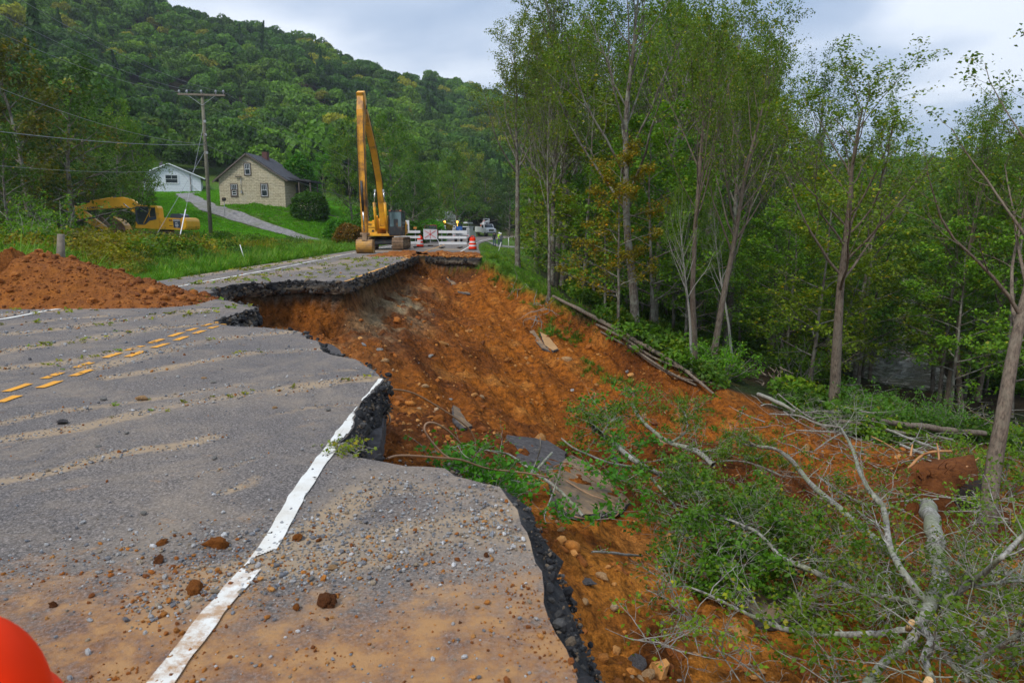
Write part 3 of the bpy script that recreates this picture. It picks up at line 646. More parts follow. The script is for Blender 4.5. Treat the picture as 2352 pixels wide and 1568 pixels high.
# cab
cab = MB()
for cx in (.62, 1.62):
    for cy in (-1.55, .1): cab.box((cx, cy, 2.15), (.10, .10, 1.85))
cab.box((1.12, -.72, 3.08), (1.12, 1.78, .12)); cab.box((1.12, -1.55, 1.55), (1.0, .08, .66)); cab.box((1.62, -.72, 1.5), (.06, 1.6, .6)); cab.box((.62, -.72, 1.5), (.06, 1.6, .6)); cab.box((1.12, .1, 1.6), (1.0, .08, .8)); cab.box((1.12, -.72, 1.2), (1.06, 1.7, .1)); cab.box((1.62, -.5, 2.4), (.07, .08, 1.3))
cab = cab.build('cab', m_blackm, dg_, .03)
b = MB(); b.box((1.12, -1.56, 2.42), (.9, .02, 1.18)); b.build('windscreen', m_cabglass, cab)
for xx in (1.635, .605): b = MB(); b.box((xx, -.72, 2.4), (.02, 1.5, 1.15)); b.build('side_window', m_cabglass, cab)
b = MB(); b.box((1.15, -1.585, 2.15), (.34, .02, .6)); b.build('seat', m_blackm, cab, .008)
for xx in (.7, 1.55):
    b = MB(); b.box((xx, -1.6, 3.1), (.17, .12, .11)); b.build('headlight', simple('warm lamp lens', (.5, .2, .12), .3), cab, .02)
b = MB(); b.tube([(1.66, -1.4, 1.7), (1.9, -1.6, 2.0), (1.9, -1.6, 3.0), (1.66, -1.4, 3.1)], .02, 6); b.build('handrail', m_blackm, cab)
# boom bracket and cylinders
b = MB()
for xx in (-.42, .42): b.prism([(-1.5, 1.15), (-.2, 1.15), (-.5, 2.3), (-1.0, 2.75), (-1.35, 2.6)], 'x', xx-.06, xx+.06)
b.build('boom_bracket', m_yel_cat, dg_, .02)
def YZ(px, py, X=-9.03):
    Y = X*F/(px-1136); return Y-57.1, CAMH+(525-py)/F*Y
ctrl = [(-.9, 1.9), (-1.05, 3.1), (-2.0, 5.5), (-3.85, 7.4), (-6.9, 9.5), (-8.0, 10.1)]
thk = [.34, .55, .62, .56, .42, .28]
up_, lo_ = [], []
for i, (a, c) in enumerate(ctrl):
    p0 = Vector(ctrl[max(i-1, 0)]); p1 = Vector(ctrl[min(i+1, len(ctrl)-1)]); t = (p1-p0).normalized(); n_ = Vector((-t.y, t.x)); h = thk[i]/2
    up_.append(tuple(Vector((a, c))+n_*h)); lo_.append(tuple(Vector((a, c))-n_*h))
b = MB(); b.prism(up_+lo_[::-1], 'x', -.21, .21); boom = b.build('boom', m_yel_cat, dg_, .02)
b = MB(); b.tube([(.27, -1.2, 3.0), (.27, -2.2, 5.5), (.27, -4.0, 7.4), (.27, -7.0, 9.5)], .03, 6); b.tube([(-.27, -1.2, 3.0), (-.27, -2.2, 5.5), (-.27, -4.0, 7.4), (-.27, -7.0, 9.5)], .03, 6); b.build('hydraulic_hose', m_blackm, boom)
for xx in (-.42, .42):
    b = MB(); b.cyl((xx, -1.45, 1.55), (xx, -2.2, 3.7), .11, 12); c_ = b.build('lift_cylinder', m_yel_cat, dg_)
    b = MB(); b.cyl((xx, -2.2, 3.7), (xx*.78, -2.15, 4.6), .05, 10); b.box((xx*.78, -2.1, 4.62), (.14, .22, .2)); b.build('cylinder_rod', m_steel, c_)
# stick
st_ = [(-8.35, 10.75), (-8.0, 10.6), (-7.75, 9.9), (-8.35, 8.4), (-8.42, 4.5), (-8.5, 1.5), (-8.75, 1.4), (-9.05, 4.0), (-9.15, 8.0), (-9.1, 9.6), (-8.7, 10.7)]
b = MB(); b.prism(st_, 'x', -.21, .21); stick = b.build('stick', m_worn, dg_, .02)
b = MB(); b.prism([(-8.9, 10.72), (-8.2, 10.95), (-7.75, 10.4), (-7.8, 9.7), (-8.2, 9.8)], 'x', -.25, .25); b.build('stick_head', m_yel_cat, stick, .03)
b = MB(); b.cyl((0.0, -9.35, 4.9), (0.0, -9.1, 2.9), .085, 10); c_ = b.build('bucket_cylinder', m_blackm, stick); b = MB(); b.cyl((0, -9.1, 2.9), (0, -8.95, 1.5), .05, 10); b.build('cylinder_rod', m_steel, c_)
b = MB(); b.bar((.24, -9.25, 8.6), (.24, -9.15, 3.2), .03, .06); b.bar((-.24, -9.25, 8.6), (-.24, -9.15, 3.2), .03, .06); b.cyl((-.3, -8.0, 9.9), (.3, -8.0, 9.9), .14, 14); b.build('arm_pipe', m_blackm, stick)
b = MB(); b.cyl((-.33, -8.75, 1.32), (.33, -8.75, 1.32), .1, 12); b.prism([(-8.95, 1.4), (-8.55, 1.4), (-8.45, .85), (-9.05, .85)], 'x', -.17, .17); b.build('bucket_link', m_mudsteel, dg_, .02)
def arc(cx, cy, r, a0, a1, n): return [(cx+r*math.cos(math.radians(a0+(a1-a0)*i/n)), cy+r*math.sin(math.radians(a0+(a1-a0)*i/n))) for i in range(n+1)]
bo = [(-8.2, .95), (-8.9, .95)]+arc(-8.65, .5, .5, 125, 268, 9)+[(-8.1, .02)]
bi = [(-8.1, .06)]+arc(-8.65, .5, .45, 268, 125, 9)+[(-8.2, .9)]
b = MB(); b.prism(bo+bi, 'x', -.6, .55)
bk = b.build('bucket', m_bucket, dg_)
for xx in (-.6, .52):
    b = MB(); b.prism(bo, 'x', xx, xx+.035); b.build('side_plate', m_bucket, bk)
for i in range(5):
    b = MB(); b.prism([(-8.15, .0), (-7.88, .03), (-8.15, .09)], 'x', -.55+i*.25, -.45+i*.25); b.build('tooth', m_mudsteel, bk)
# ---------------------------------------------------------------- yellow digger parked on the left bank, side on
kg = 0.62
kd = empty('parked_digger', (-29, 62, kg), 0, 'yellow digger parked side-on behind the weeds with its bucket curled to the ground', 'digger')
k0 = .00535
def KP(cx, cy): return ((cx-1325)*k0-2.04, .95+(645-cy)*k0)
def kprism(name, pts_, y0, y1, mat, parent, bevel=.02):
    b = MB(); b.prism([KP(*p) for p in pts_], 'y', y0, y1); return b.build(name, mat, parent, bevel)
kprism('turntable_deck', [(1325, 580), (2065, 620), (2065, 648), (1325, 612)], -1.38, 1.38, m_yel_kom, kd)
kprism('engine_hood', [(1715, 445), (1850, 448), (2060, 462), (2060, 622), (1715, 600)], -1.36, 1.36, m_yel_kom, kd, .04)
kprism('counterweight', [(2062, 440), (2120, 450), (2148, 490), (2152, 600), (2120, 648), (2062, 645)], -1.40, 1.40, m_yel_kom, kd, .07)
kprism('exhaust_cover', [(1850, 450), (1850, 400), (1880, 382), (2010, 382), (2045, 410), (2050, 462)], -.9, .6, m_navy, kd, .04)
pn = kprism('side_panel', [(1935, 470), (2048, 470), (2048, 612), (1935, 605)], -1.385, -1.3, m_navy, kd, .01)
for s_, cy, h in (('PC', 535, .19), ('200', 570, .19), ('LC', 597, .15)):
    q = KP(1990, cy); text_mesh('panel_lettering', s_, h, m_refl, pn, (q[0], -1.39, q[1]), (math.pi/2, 0, 0), .004)
for cy in (478, 496): 
    q = KP(1990, cy); b = MB(); b.box((q[0], -1.389, q[1]), (.6, .012, .03)); b.build('panel_stripe', m_refl, pn)
for cy in (480, 500, 575):
    q = KP(1895, cy); b = MB(); b.box((q[0], -1.37, q[1]), (.28, .03, .06)); b.build('vent_grille', simple('rust brown grille', (.18, .05, .01), .6), kd)
cabk = kprism('cab', [(1330, 560), (1335, 420), (1350, 275), (1380, 250), (1680, 258), (1705, 290), (1712, 600), (1330, 590)], -1.34, -.36, m_yel_kom, kd, .04)
kprism('door_frame', [(1335, 500), (1345, 300), (1370, 268), (1560, 272), (1555, 500), (1480, 560), (1370, 555)], -1.365, -1.34, m_navy, cabk, .01)
kprism('door_glass', [(1372, 420), (1380, 300), (1405, 288), (1540, 292), (1535, 440), (1520, 510), (1470, 540), (1385, 540)], -1.375, -1.365, m_glass, cabk, 0)
kprism('rear_window', [(1575, 285), (1660, 288), (1665, 425), (1570, 432)], -1.36, -1.34, m_glass, cabk, 0)
kprism('panel', [(1555, 440), (1668, 425), (1668, 475), (1545, 500)], -1.36, -1.34, m_navy, cabk, 0)
q0, q1 = KP(1600, 310), KP(1465, 545); b = MB(); b.bar((q0[0], -1.42, q0[1]), (q1[0], -1.42, q1[1]), .05); b.build('handrail', m_yel_kom, cabk)
q0, q1 = KP(1430, 300), KP(1530, 355); b = MB(); b.bar((q0[0], -1.385, q0[1]), (q1[0], -1.385, q1[1]), .012); b.build('wiper', m_refl, cabk)
bm_ = kprism('boom', [(1330, 380), (1365, 262), (1200, 155), (1040, 112), (870, 130), (500, 205), (310, 262), (290, 320), (420, 325), (980, 285), (1080, 290), (1160, 320), (1240, 390), (1320, 450)], -.26, .26, m_yel_kom, kd, .02)
q = KP(590, 283); text_mesh('boom_lettering', 'KOMATSU', .27, m_navy, bm_, (q[0], -.27, q[1]), (math.pi/2, math.radians(-5.5), 0), .004, 1.1)
sk = kprism('stick', [(95, 230), (200, 238), (310, 275), (420, 350), (770, 625), (740, 655), (560, 590), (300, 430), (120, 310), (90, 280)], -.2, .2, m_yel_kom, kd, .02)
for nm, a, c_, r, mt, par in (('lift_cylinder', (1325, 440), (1185, 318), .085, m_yel_kom, kd), ('lift_rod', (1185, 318), (1070, 215), .045, m_steel, kd), ('arm_cylinder', (500, 185), (870, 125), .085, m_yel_kom, kd), ('arm_rod', (500, 185), (130, 228), .05, m_blackm, kd),
                          ('bucket_cylinder', (270, 430), (585, 608), .075, m_yel_kom, kd), ('bucket_rod', (585, 608), (770, 722), .04, m_steel, kd)):
    a = KP(*a); c_ = KP(*c_); yy = -.36 if 'lift' in nm else (0 if 'arm' in nm else -.05); b = MB(); b.cyl((a[0], yy, a[1]), (c_[0], yy, c_[1]), r, 12); b.build(nm, mt, par)
outer = [(830, 410), (930, 450), (1010, 500), (1070, 570), (1092, 650), (1080, 720)]; inner = [(1050, 720), (1060, 650), (1030, 580), (980, 520), (910, 475), (840, 430)]
bk = kprism('bucket', outer+inner, -.5, .5, m_yel_kom, kd, 0)
kprism('side_plate', [(840, 420), (930, 460), (1010, 510), (1065, 580), (1085, 650), (1075, 715), (860, 700), (890, 560)], -.53, -.5, simple('rusty bucket steel', (.16, .09, .05), .6, .3, 6, dirt=.4), bk, 0)
kprism('side_plate', [(840, 420), (930, 460), (1010, 510), (1065, 580), (1085, 650), (1075, 715), (860, 700), (890, 560)], .5, .53, m_mudsteel, bk, 0)
kprism('bucket_link', [(615, 440), (660, 425), (830, 610), (790, 640)], -.14, .14, m_mudsteel, kd)
for y0, y1 in ((-1.4, -.8), (.8, 1.4)):
    t = track('track', y0, y1, 2.0, .8, kd, m_mudsteel, 30); t.rotation_euler.z = math.pi/2
b = MB(); b.cyl((0, 0, .5), (0, 0, .98), .6, 16); b.box((0, 0, .5), (1.4, 1.7, .3)); b.build('undercarriage', m_blackm, kd)
b = MB(); b.tube([(-4.2, -.3, 3.0), (-3.6, -.34, 2.6), (-3.75, -.34, 2.1), (-3.2, -.3, 1.9)], .02, 5); b.build('hydraulic_hose', m_blackm, kd)
# ---------------------------------------------------------------- stone house
def stonemat():
    m = M('tan stone blocks'); P_ = m.obj(); mp = m.n('ShaderNodeMapping'); mp.inputs['Rotation'].default_value = (math.pi/2, 0, 0); m.l(P_, mp.inputs[0])
    bt = m.n('ShaderNodeTexBrick'); bt.inputs['Scale'].default_value = 1.0; bt.inputs['Brick Width'].default_value = .62; bt.inputs['Row Height'].default_value = .2; bt.inputs['Mortar Size'].default_value = .018; bt.inputs['Mortar Smooth'].default_value = .4
    bt.inputs['Color1'].default_value = (.60, .53, .37, 1); bt.inputs['Color2'].default_value = (.49, .42, .29, 1); bt.inputs['Mortar'].default_value = (.24, .20, .12, 1); bt.offset = .4
    m.l(mp.outputs[0], bt.inputs[0]); n = m.noise(3, 6, .7, P_); c = m.mix(1.0, bt.outputs[0], m.ramp(n, (.3, .72), (.65, 1.12)), 'MULTIPLY')
    c = m.mix(m.math('MULTIPLY', m.ramp(m.noise(.5, 5, .6, P_), (.55, 0.0), (.7, .5)), 1.0), c, (.46, .43, .34))
    m.bsdf(c, .9, m.math('ADD', m.math('MULTIPLY', bt.outputs[1], -1.0), m.math('MULTIPLY', n, .6)), .6, .04, spec=.2); return m.m
m_stone = stonemat()
def shinglemat():
    m = M('dark roof shingles'); P_ = m.obj(); n = m.noise(2.2, 6, .7, P_); w_ = m.n('ShaderNodeTexWave', wave_type='BANDS', bands_direction='Z'); w_.inputs['Scale'].default_value = 3.0; w_.inputs['Distortion'].default_value = .6; m.l(P_, w_.inputs[0])
    c = m.mix(m.ramp(n, (.35, 0.0), (.65, 1.0)), (.022, .022, .026), (.065, .065, .075)); c = m.mix(1.0, c, m.ramp(w_.outputs[0], (.0, .7), (.5, 1.1)), 'MULTIPLY'); m.bsdf(c, .85, w_.outputs[0], .4, .02); return m.m
m_shing = shinglemat()
def sidingmat():
    m = M('white lap siding'); P_ = m.obj(); w_ = m.n('ShaderNodeTexWave', wave_type='BANDS', bands_direction='Z', wave_profile='SAW'); w_.inputs['Scale'].default_value = .8; m.l(P_, w_.inputs[0])
    n = m.noise(2, 5, .6, P_); c = m.mix(m.ramp(w_.outputs[0], (.0, 0.0), (.12, 1.0)), (.42, .45, .50), (.72, .75, .80)); c = m.mix(1.0, c, m.ramp(n, (.3, .88), (.7, 1.05)), 'MULTIPLY'); m.bsdf(c, .6, w_.outputs[0], .5, .02); return m.m
m_siding = sidingmat(); m_trim = simple('white trim', (.74, .76, .78), .5, .05, 3); m_dkwood = simple('weathered dark trim', (.12, .095, .075), .85, .3, 6)
hx, hy = -35.1, 90.0
hs = empty('stone_house', (hx, hy, 4.85), math.radians(-7), 'tan stone-block house with dark shingle roof and shuttered-up gable facing the lawn', 'house')
W, D, E1, AP, AX = 8.7, 7.0, 3.15, 6.1, 3.95
b = MB(); b.prism([(0, -1.5), (W, -1.5), (W, E1-.05), (AX, AP), (0, E1)], 'y', 0, D); wl_ = b.build('wall', m_stone, hs)
def slab_(a, c, y0, y1, th, mat, name, parent):
    a = Vector(a); c = Vector(c); t = (c-a).normalized(); n_ = Vector((-t.y, t.x)); n_ = n_ if n_.y > 0 else -n_
    b = MB(); b.prism([tuple(a), tuple(c), tuple(c+n_*th), tuple(a+n_*th)], 'y', y0, y1); return b.build(name, mat, parent)
rf = slab_((-.55, E1-.42), (AX+.02, AP+.02), -.35, D+.3, .14, m_shing, 'roof', hs)
slab_((AX, AP+.02), (W+.45, E1-.38), -.35, D+.3, .14, m_shing, 'roof_slope', rf)
slab_((-.6, E1-.55), (AX+.02, AP-.1), -.42, -.3, .16, m_dkwood, 'verge_board', rf); slab_((AX, AP-.1), (W+.5, E1-.52), -.42, -.3, .16, m_dkwood, 'verge_board', rf)
b = MB(); b.box((AX+.6, 4.0, AP+.1), (.7, .7, 1.1)); b.build('chimney', simple('dark brick', (.11, .05, .04), .9, .3, 8), rf, .02)
def window(parent, x, z, w_, h, y=0, panes=3, fr=m_dkwood, axis='y'):
    b = MB(); t = .11
    b.box((x, y-.03, z+h/2+t/2), (w_+2*t, .1, t)); b.box((x, y-.03, z-h/2-t/2), (w_+2*t, .1, t)); b.box((x-w_/2-t/2, y-.03, z), (t, .1, h)); b.box((x+w_/2+t/2, y-.03, z), (t, .1, h))
    f_ = b.build('window', fr, parent); b = MB(); b.box((x, y-.012, z), (w_, .02, h)); b.build('pane', m_glass, f_)
    b = MB(); b.box((x, y-.04, z), (w_, .03, .05)); [b.box((x+sx_*(w_/2-.04), y-.037, z), (.045, .03, h-.01)) for sx_ in (-1, 1)]; [b.box((x, y-.034, z+sz_*(h/2-.04)), (w_-.1, .03, .045)) for sz_ in (-1, 1)]
    for i in range(1, panes): b.box((x-w_/2+w_*i/panes, y-.035, z+h/4), (.035, .03, h/2))
    b.build('muntin', m_trim, f_); return f_
window(hs, 2.0, 1.65, .78, 1.45); window(hs, 6.0, 1.65, .80, 1.5); window(hs, AX-.02, 4.25, .72, 1.35)
w_ = window(hs, 2.0, 1.32, .6, .6, -.02, 1)
b = MB(); b.tube([(3.0, -.1, 1.4), (3.0, -.1, 3.3)], .03, 6); b.box((3.0, -.12, 1.45), (.18, .14, .3)); b.build('meter_pipe', m_galv, hs); b = MB(); b.box((2.75, -.2, 3.35), (.8, .12, .12)); b.build('cable_bracket', m_blackm, hs)
po = MB(); po.prism([(W-.2, 3.35), (W+2.9, 2.95), (W+2.9, 2.7), (W-.2, 3.1)], 'y', 1.4, D+.4); po = po.build('porch_roof', m_shing, hs)
for xx, yy in ((W+2.7, 1.6), (W+2.7, 4.0), (W+2.7, 6.6), (W+1.2, 1.6)):
    b = MB(); b.box((xx, yy, 1.5), (.14, .14, 2.5)); b.build('porch_post', m_dkwood, hs)
b = MB(); b.box((W+1.4, 4.3, -.6), (2.9, 5.6, 1.6)); b.build('porch_base', m_stone, hs)
b = MB(); b.box((W+.03, 4.2, 1.5), (.06, 1.6, 2.1)); b.build('door', m_blackm, hs)  # black panel standing in for the dark recess under the porch
# ---------------------------------------------------------------- white house
wx = (366-1136)/F*120
wh = empty('white_house', (wx, 119, 7.25), math.radians(20), 'white clapboard house with low gable and one wide window up the drive', 'house')
gb = [(0, -1), (8.8, -1), (8.8, 3.05), (4.0, 5.25), (0, 3.4)]
b = MB(); b.prism(gb, 'y', 0, 8); b.build('wall', m_siding, wh)
rf = slab_((-.9, 3.15), (4.02, 5.27), -.4, 8.4, .12, m_shing, 'roof', wh); slab_((4.0, 5.27), (9.5, 2.85), -.4, 8.4, .12, m_shing, 'roof_slope', rf)
slab_((-.9, 3.05), (4.02, 5.2), -.47, -.38, .18, m_trim, 'verge_board', rf); slab_((4.0, 5.2), (9.5, 2.78), -.47, -.38, .18, m_trim, 'verge_board', rf)
b = MB(); b.bar((4.0, -.05, 5.0), (6.3, -.05, 3.6), .14); b.bar((6.3, -.05, 3.6), (7.6, -.05, 1.7), .14); b.bar((7.6, -.05, 1.7), (8.7, -.05, .6), .14); b.bar((4.0, -.05, 5.0), (1.8, -.05, 3.6), .14); b.bar((1.8, -.05, 3.6), (1.2, -.05, 2.2), .14); b.build('gambrel_trim', m_trim, wh)
b = MB(); b.box((2.6, 3, 5.4), (.5, .5, .9)); b.build('chimney', simple('dark flue', (.12, .11, .11), .8), rf)
window(wh, 4.3, 2.75, 1.9, 1.35, 0, 2, m_trim)
b = MB(); b.box((4.3, -.09, .15), (3.0, .1, .55)); b.build('crawlspace_lattice', m_blackm, wh); b = MB(); b.box((7.2, -.1, 2.0), (.1, .1, 3.2)); b.build('downpipe', m_dkwood, wh)
# small white shed far behind the russet bush
sx = (1023-1136)/F*140; b = MB(); b.prism([(0, 0), (3.4, 0), (3.4, 2.2), (1.7, 3.3), (0, 2.2)], 'y', 0, 4); sh_ = empty('garden_shed', (sx, 140, ground(sx, 140)), .5, 'small white shed with pale gable beyond the russet bush', 'shed'); b.build('wall', m_white, sh_)
slab_((-.3, 2.1), (1.7, 3.35), -.2, 4.2, .1, m_galv, 'roof', sh_); slab_((1.7, 3.35), (3.7, 2.1), -.2, 4.2, .1, m_galv, 'roof_slope', sh_)
# ---------------------------------------------------------------- driveway and side path: sheets laid on the ground
def ribbon(name, path, wid, mat, lift, edge=.25, nw=8):
    P = [Vector(p) for p in path]; rows = []
    for a, c in zip(P[:-1], P[1:]):
        nn = max(1, int((c-a).length/.7))
        for k in range(nn): rows.append((a+(c-a)*k/nn))
    rows.append(P[-1]); V = []
    for i, q in enumerate(rows):
        t = (rows[min(i+3, len(rows)-1)]-rows[max(i-3, 0)]).normalized(); nm = Vector((t.y, -t.x))
        for j in range(nw+1):
            e = (j/nw-.5)*wid; 
            if j in (0, nw): e += edge*float(vnoise(np.array([i*.35]), np.array([j*3.]), 4)[0])
            V.append((q.x+nm.x*e, q.y+nm.y*e))
    V = np.array(V); Z = ground(V[:, 0], V[:, 1])+lift; R = len(rows); i = (np.arange(R-1)[:, None]*(nw+1)+np.arange(nw)[None]).ravel()
    me = np_mesh(name, np.column_stack([V, Z]), np.stack([i, i+1, i+nw+2, i+nw+1], 1), True); return tag(link(name, me, None, mat), kind='structure')
m = M('driveway gravel'); P_ = m.pos(); n = m.noise(3, 7, .7, P_); n2 = m.noise(.5, 4, .6, P_)
c = m.mix(m.ramp(n, (.35, 0.0), (.65, 1.0)), (.13, .125, .12), (.30, .285, .27)); c = m.mix(m.ramp(n2, (.5, 0.0), (.68, .6)), c, (.10, .12, .05)); m.bsdf(c, .9, n, .5, .03, spec=.2); m_drive = m.m
ribbon('driveway', [(-11.9, 71), (-14, 72), (-17.3, 74), (-21.5, 77.5), (-25.3, 80), (-30.9, 84), (-35.7, 88), (-41.2, 97), (-45, 104), (-48.5, 110), (-50, 117)], 2.6, m_drive, .07)
ribbon('side_path', [(-1.2, 92), (1.2, 93), (4, 93.5), (9, 94)], 4.5, m_drive, .06)
# ---------------------------------------------------------------- vehicles
def wheel(parent, x, y, z, r=.38, w_=.26, rim=m_chrome):
    s = 1 if x > 0 else -1
    b = MB(); b.lathe([(r*.55, -w_/2), (r*.93, -w_/2), (r, -w_*.35), (r, w_*.35), (r*.93, w_/2), (r*.55, w_/2)], (x, y, z), 20, 'x')
    o = b.build('wheel', m_rubber, parent); b = MB(); b.lathe([(r*.2, s*w_*.30-.02), (r*.58, s*w_*.42)] if s > 0 else [(r*.58, s*w_*.42), (r*.2, s*w_*.30+.02)], (x, y, z), 14, 'x'); b.build('rim', rim, o)
def pickup(loc, rz, paint_, label, group=None, plow=False):
    o = empty('pickup_truck', loc, rz, label, 'pickup truck', group); o.scale = (1.08, 1.08, 1.2)      # front is -Y
    b = MB(); b.prism([(-2.7, .55), (-2.72, .95), (-2.55, 1.08), (-1.35, 1.16), (2.7, 1.16), (2.72, .55)], 'x', -.97, .97); bd_ = b.build('body', paint_, o, .05)
    b = MB(); V = [(-.88, -1.3, 1.14), (.88, -1.3, 1.14), (.88, .95, 1.14), (-.88, .95, 1.14), (-.72, -.62, 1.85), (.72, -.62, 1.85), (.72, .82, 1.85), (-.72, .82, 1.85)]
    b.add(V, [(3, 2, 1, 0), (4, 5, 6, 7), (0, 1, 5, 4), (1, 2, 6, 5), (2, 3, 7, 6), (3, 0, 4, 7)]); cb_ = b.build('cab', paint_, o, .05)
    def q(a, c_, t, u): return tuple(a[i]+(c_[i]-a[i])*t for i in range(3))
    b = MB(); b.add([(-.78, -1.25, 1.2), (.78, -1.25, 1.2), (.66, -.70, 1.79), (-.66, -.70, 1.79)], [(0, 1, 2, 3)]); 
    for v in range(4): x_, y_, z_ = b.v[v]; b.v[v] = (x_, y_-.045, z_+.03)
    b.build('windscreen', m_glass, cb_)
    b = MB(); b.add([(-.76, .96, 1.24), (.76, .96, 1.24), (.66, .86, 1.76), (-.66, .86, 1.76)], [(3, 2, 1, 0)]); b.build('rear_window', m_glass, cb_)
    for s in (-1, 1):
        b = MB(); b.add([(s*.905, -1.0, 1.22), (s*.905, .8, 1.22), (s*.775, .7, 1.76), (s*.775, -.58, 1.76)], [(0, 1, 2, 3) if s > 0 else (3, 2, 1, 0)]); b.build('side_window', m_glass, cb_)
        b = MB(); b.box((s*1.08, -.95, 1.28), (.2, .1, .16)); b.build('mirror', m_blackm, cb_, .02)
        b = MB(); b.box((s*.82, -2.73, .9), (.3, .06, .16)); b.build('headlight', m_lamp, o, .01); b = MB(); b.box((s*.9, 2.73, .95), (.13, .05, .34)); b.build('tail_light', m_redlens, o, .01)
        for yy in (-1.75, 1.75): wheel(o, s*.86, yy, .38)
    b = MB(); b.box((0, 1.85, 1.13), (1.66, 1.6, .1)); b.build('bed', m_blackm, o); b = MB(); b.box((0, -2.74, .88), (1.2, .05, .26)); b.build('grille', m_blackm, o); b = MB(); b.box((0, -2.78, .6), (1.9, .14, .2)); b.build('bumper', m_chrome, o, .02); b = MB(); b.box((0, 2.78, .58), (1.9, .14, .18)); b.build('bumper', m_chrome, o, .02)
    b = MB(); b.box((0, 2.865, .62), (.32, .01, .16)); b.build('number_plate', m_refl, o); return o
def onr(px, Y): return ((px-1136)/F*Y, Y)
x, y = onr(992, 93); pickup((x, y, -.02), math.pi+.04, m_redp, 'dark red pickup truck parked tail-on behind the crossed sign')
x, y = onr(1015, 118); wp = pickup((x, y, -.02), -.05, m_white, 'plain white pickup truck half hidden right of the dark red one')
x, y = onr(1038, 122); wp = pickup((x, y, -.02), .03, m_white, 'white work pickup truck with two lit amber beacons')
for s in (-1.02, 1.02):
    b = MB(); b.tube([(s, -.9, 1.2), (s, -.9, 2.3)], .03, 6); b.lathe([(.12, 2.25), (.15, 2.32), (.14, 2.48), (.06, 2.54)], (s, -.9, 0), 12); b.build('beacon', m_am, wp)
x, y = onr(1069, 88)
sv = empty('service_truck', (x, y, -.02), math.pi-.12, 'white utility service truck with side lockers and ladder rack behind the barricade', 'truck')
b = MB(); b.prism([(-3.0, .6), (-3.0, 1.15), (-1.9, 1.28), (-1.2, 2.0), (.3, 2.0), (.3, .6)], 'x', -.98, .98); cb_ = b.build('cab', m_white, sv, .05)
b = MB(); b.box((0, -1.0, 1.68), (2.0, .9, .45)); b.build('side_window', m_glass, cb_); b = MB(); b.box((0, .31, 1.7), (1.5, .03, .4)); b.build('rear_window', m_glass, cb_)
for s in (-1, 1):
    b = MB(); b.box((s*.86, 1.7, 1.25), (.34, 2.7, 1.1)); lk = b.build('locker', m_white, sv, .02)
    for yy in (.8, 1.7, 2.6): 
        b = MB(); b.box((s*1.04, yy, 1.3), (.02, .8, .8)); b.box((s*1.055, yy, 1.3), (.02, .1, .05)); b.build('locker_door', m_trim, lk)
    b = MB(); b.box((s*.86, 3.07, 1.35), (.22, .02, .7)); b.build('panel', m_galv, lk); b = MB(); b.box((s*.86, 3.08, .85), (.16, .03, .12)); b.build('tail_light', m_redlens, sv)
    for yy in (-2.0, 2.0): wheel(sv, s*.84, yy, .42)
    b = MB(); 
    for yy in (.4, 1.7, 3.0): b.box((s*.95, yy, 2.0), (.05, .05, .6))
    b.box((s*.95, 1.3, 2.3), (.06, 4.2, .06)); b.build('rack', m_galv, sv)
b = MB(); b.box((0, 1.7, .8), (1.5, 2.7, .2)); b.build('bed', m_blackm, sv); b = MB(); b.box((-.62, 1.2, 2.42), (.5, 4.4, .16)); b.build('rack_box', m_white, sv, .02)
b = MB(); b.box((0, 3.15, .6), (1.9, .2, .15)); b.build('bumper', m_galv, sv); b = MB(); b.box((.3, 2.4, 1.75), (.7, .5, .5)); b.build('tool_box', simple('blue tool box', (.03, .12, .4), .5), sv, .02)
x, y = onr(1116, 150)
bt = empty('bucket_truck', (x, y, .05), .35, 'white bucket truck with folded aerial arm coming round the bend', 'truck')
b = MB(); b.prism([(-3.6, .7), (-3.6, 1.45), (-3.4, 1.6), (-2.1, 1.8), (-1.7, 2.55), (-.3, 2.6), (-.3, .7)], 'x', -1.1, 1.1); cb_ = b.build('cab', m_white, bt, .06)
b = MB(); b.add([(-.95, -2.13, 1.86), (.95, -2.13, 1.86), (.85, -1.78, 2.5), (-.85, -1.78, 2.5)], [(0, 1, 2, 3)]); b.build('windscreen', m_glass, cb_)
b = MB(); b.box((0, -1.0, 2.15), (2.23, .9, .55)); b.build('side_window', m_glass, cb_)
b = MB(); b.box((0, -3.62, 1.3), (1.1, .06, .45)); b.build('grille', m_chrome, bt); b = MB(); b.box((0, -3.7, .75), (2.3, .25, .3)); b.build('bumper', m_chrome, bt, .03)
for s in (-1, 1):
    b = MB(); b.box((s*.85, -3.63, 1.2), (.3, .06, .24)); b.build('headlight', m_lamp, bt)
    b = MB(); b.box((s*1.35, -2.0, 2.0), (.2, .08, .5)); b.build('mirror', m_blackm, cb_)
    for yy in (-2.6, 2.2, 3.2): wheel(bt, s*.98, yy, .5, .5, .3)
    b = MB(); b.box((s*1.0, 1.8, 1.5), (.45, 3.9, 1.2)); b.build('locker', m_white, bt, .03)
b = MB(); b.box((0, 1.8, 1.0), (2.2, 4.4, .25)); b.build('bed', m_white, bt); b = MB(); b.cyl((0, 1.0, 1.1), (0, 1.0, 3.2), .35, 14); b.build('turret', m_white, bt)
b = MB(); b.bar((0, 1.0, 3.3), (.4, 4.4, 2.2), .3, .3); b.build('lower_arm', m_oran2, bt); b = MB(); b.bar((.3, 4.2, 2.6), (-.3, -2.2, 3.3), .26, .26); b.build('upper_arm', m_white, bt)
b = MB()
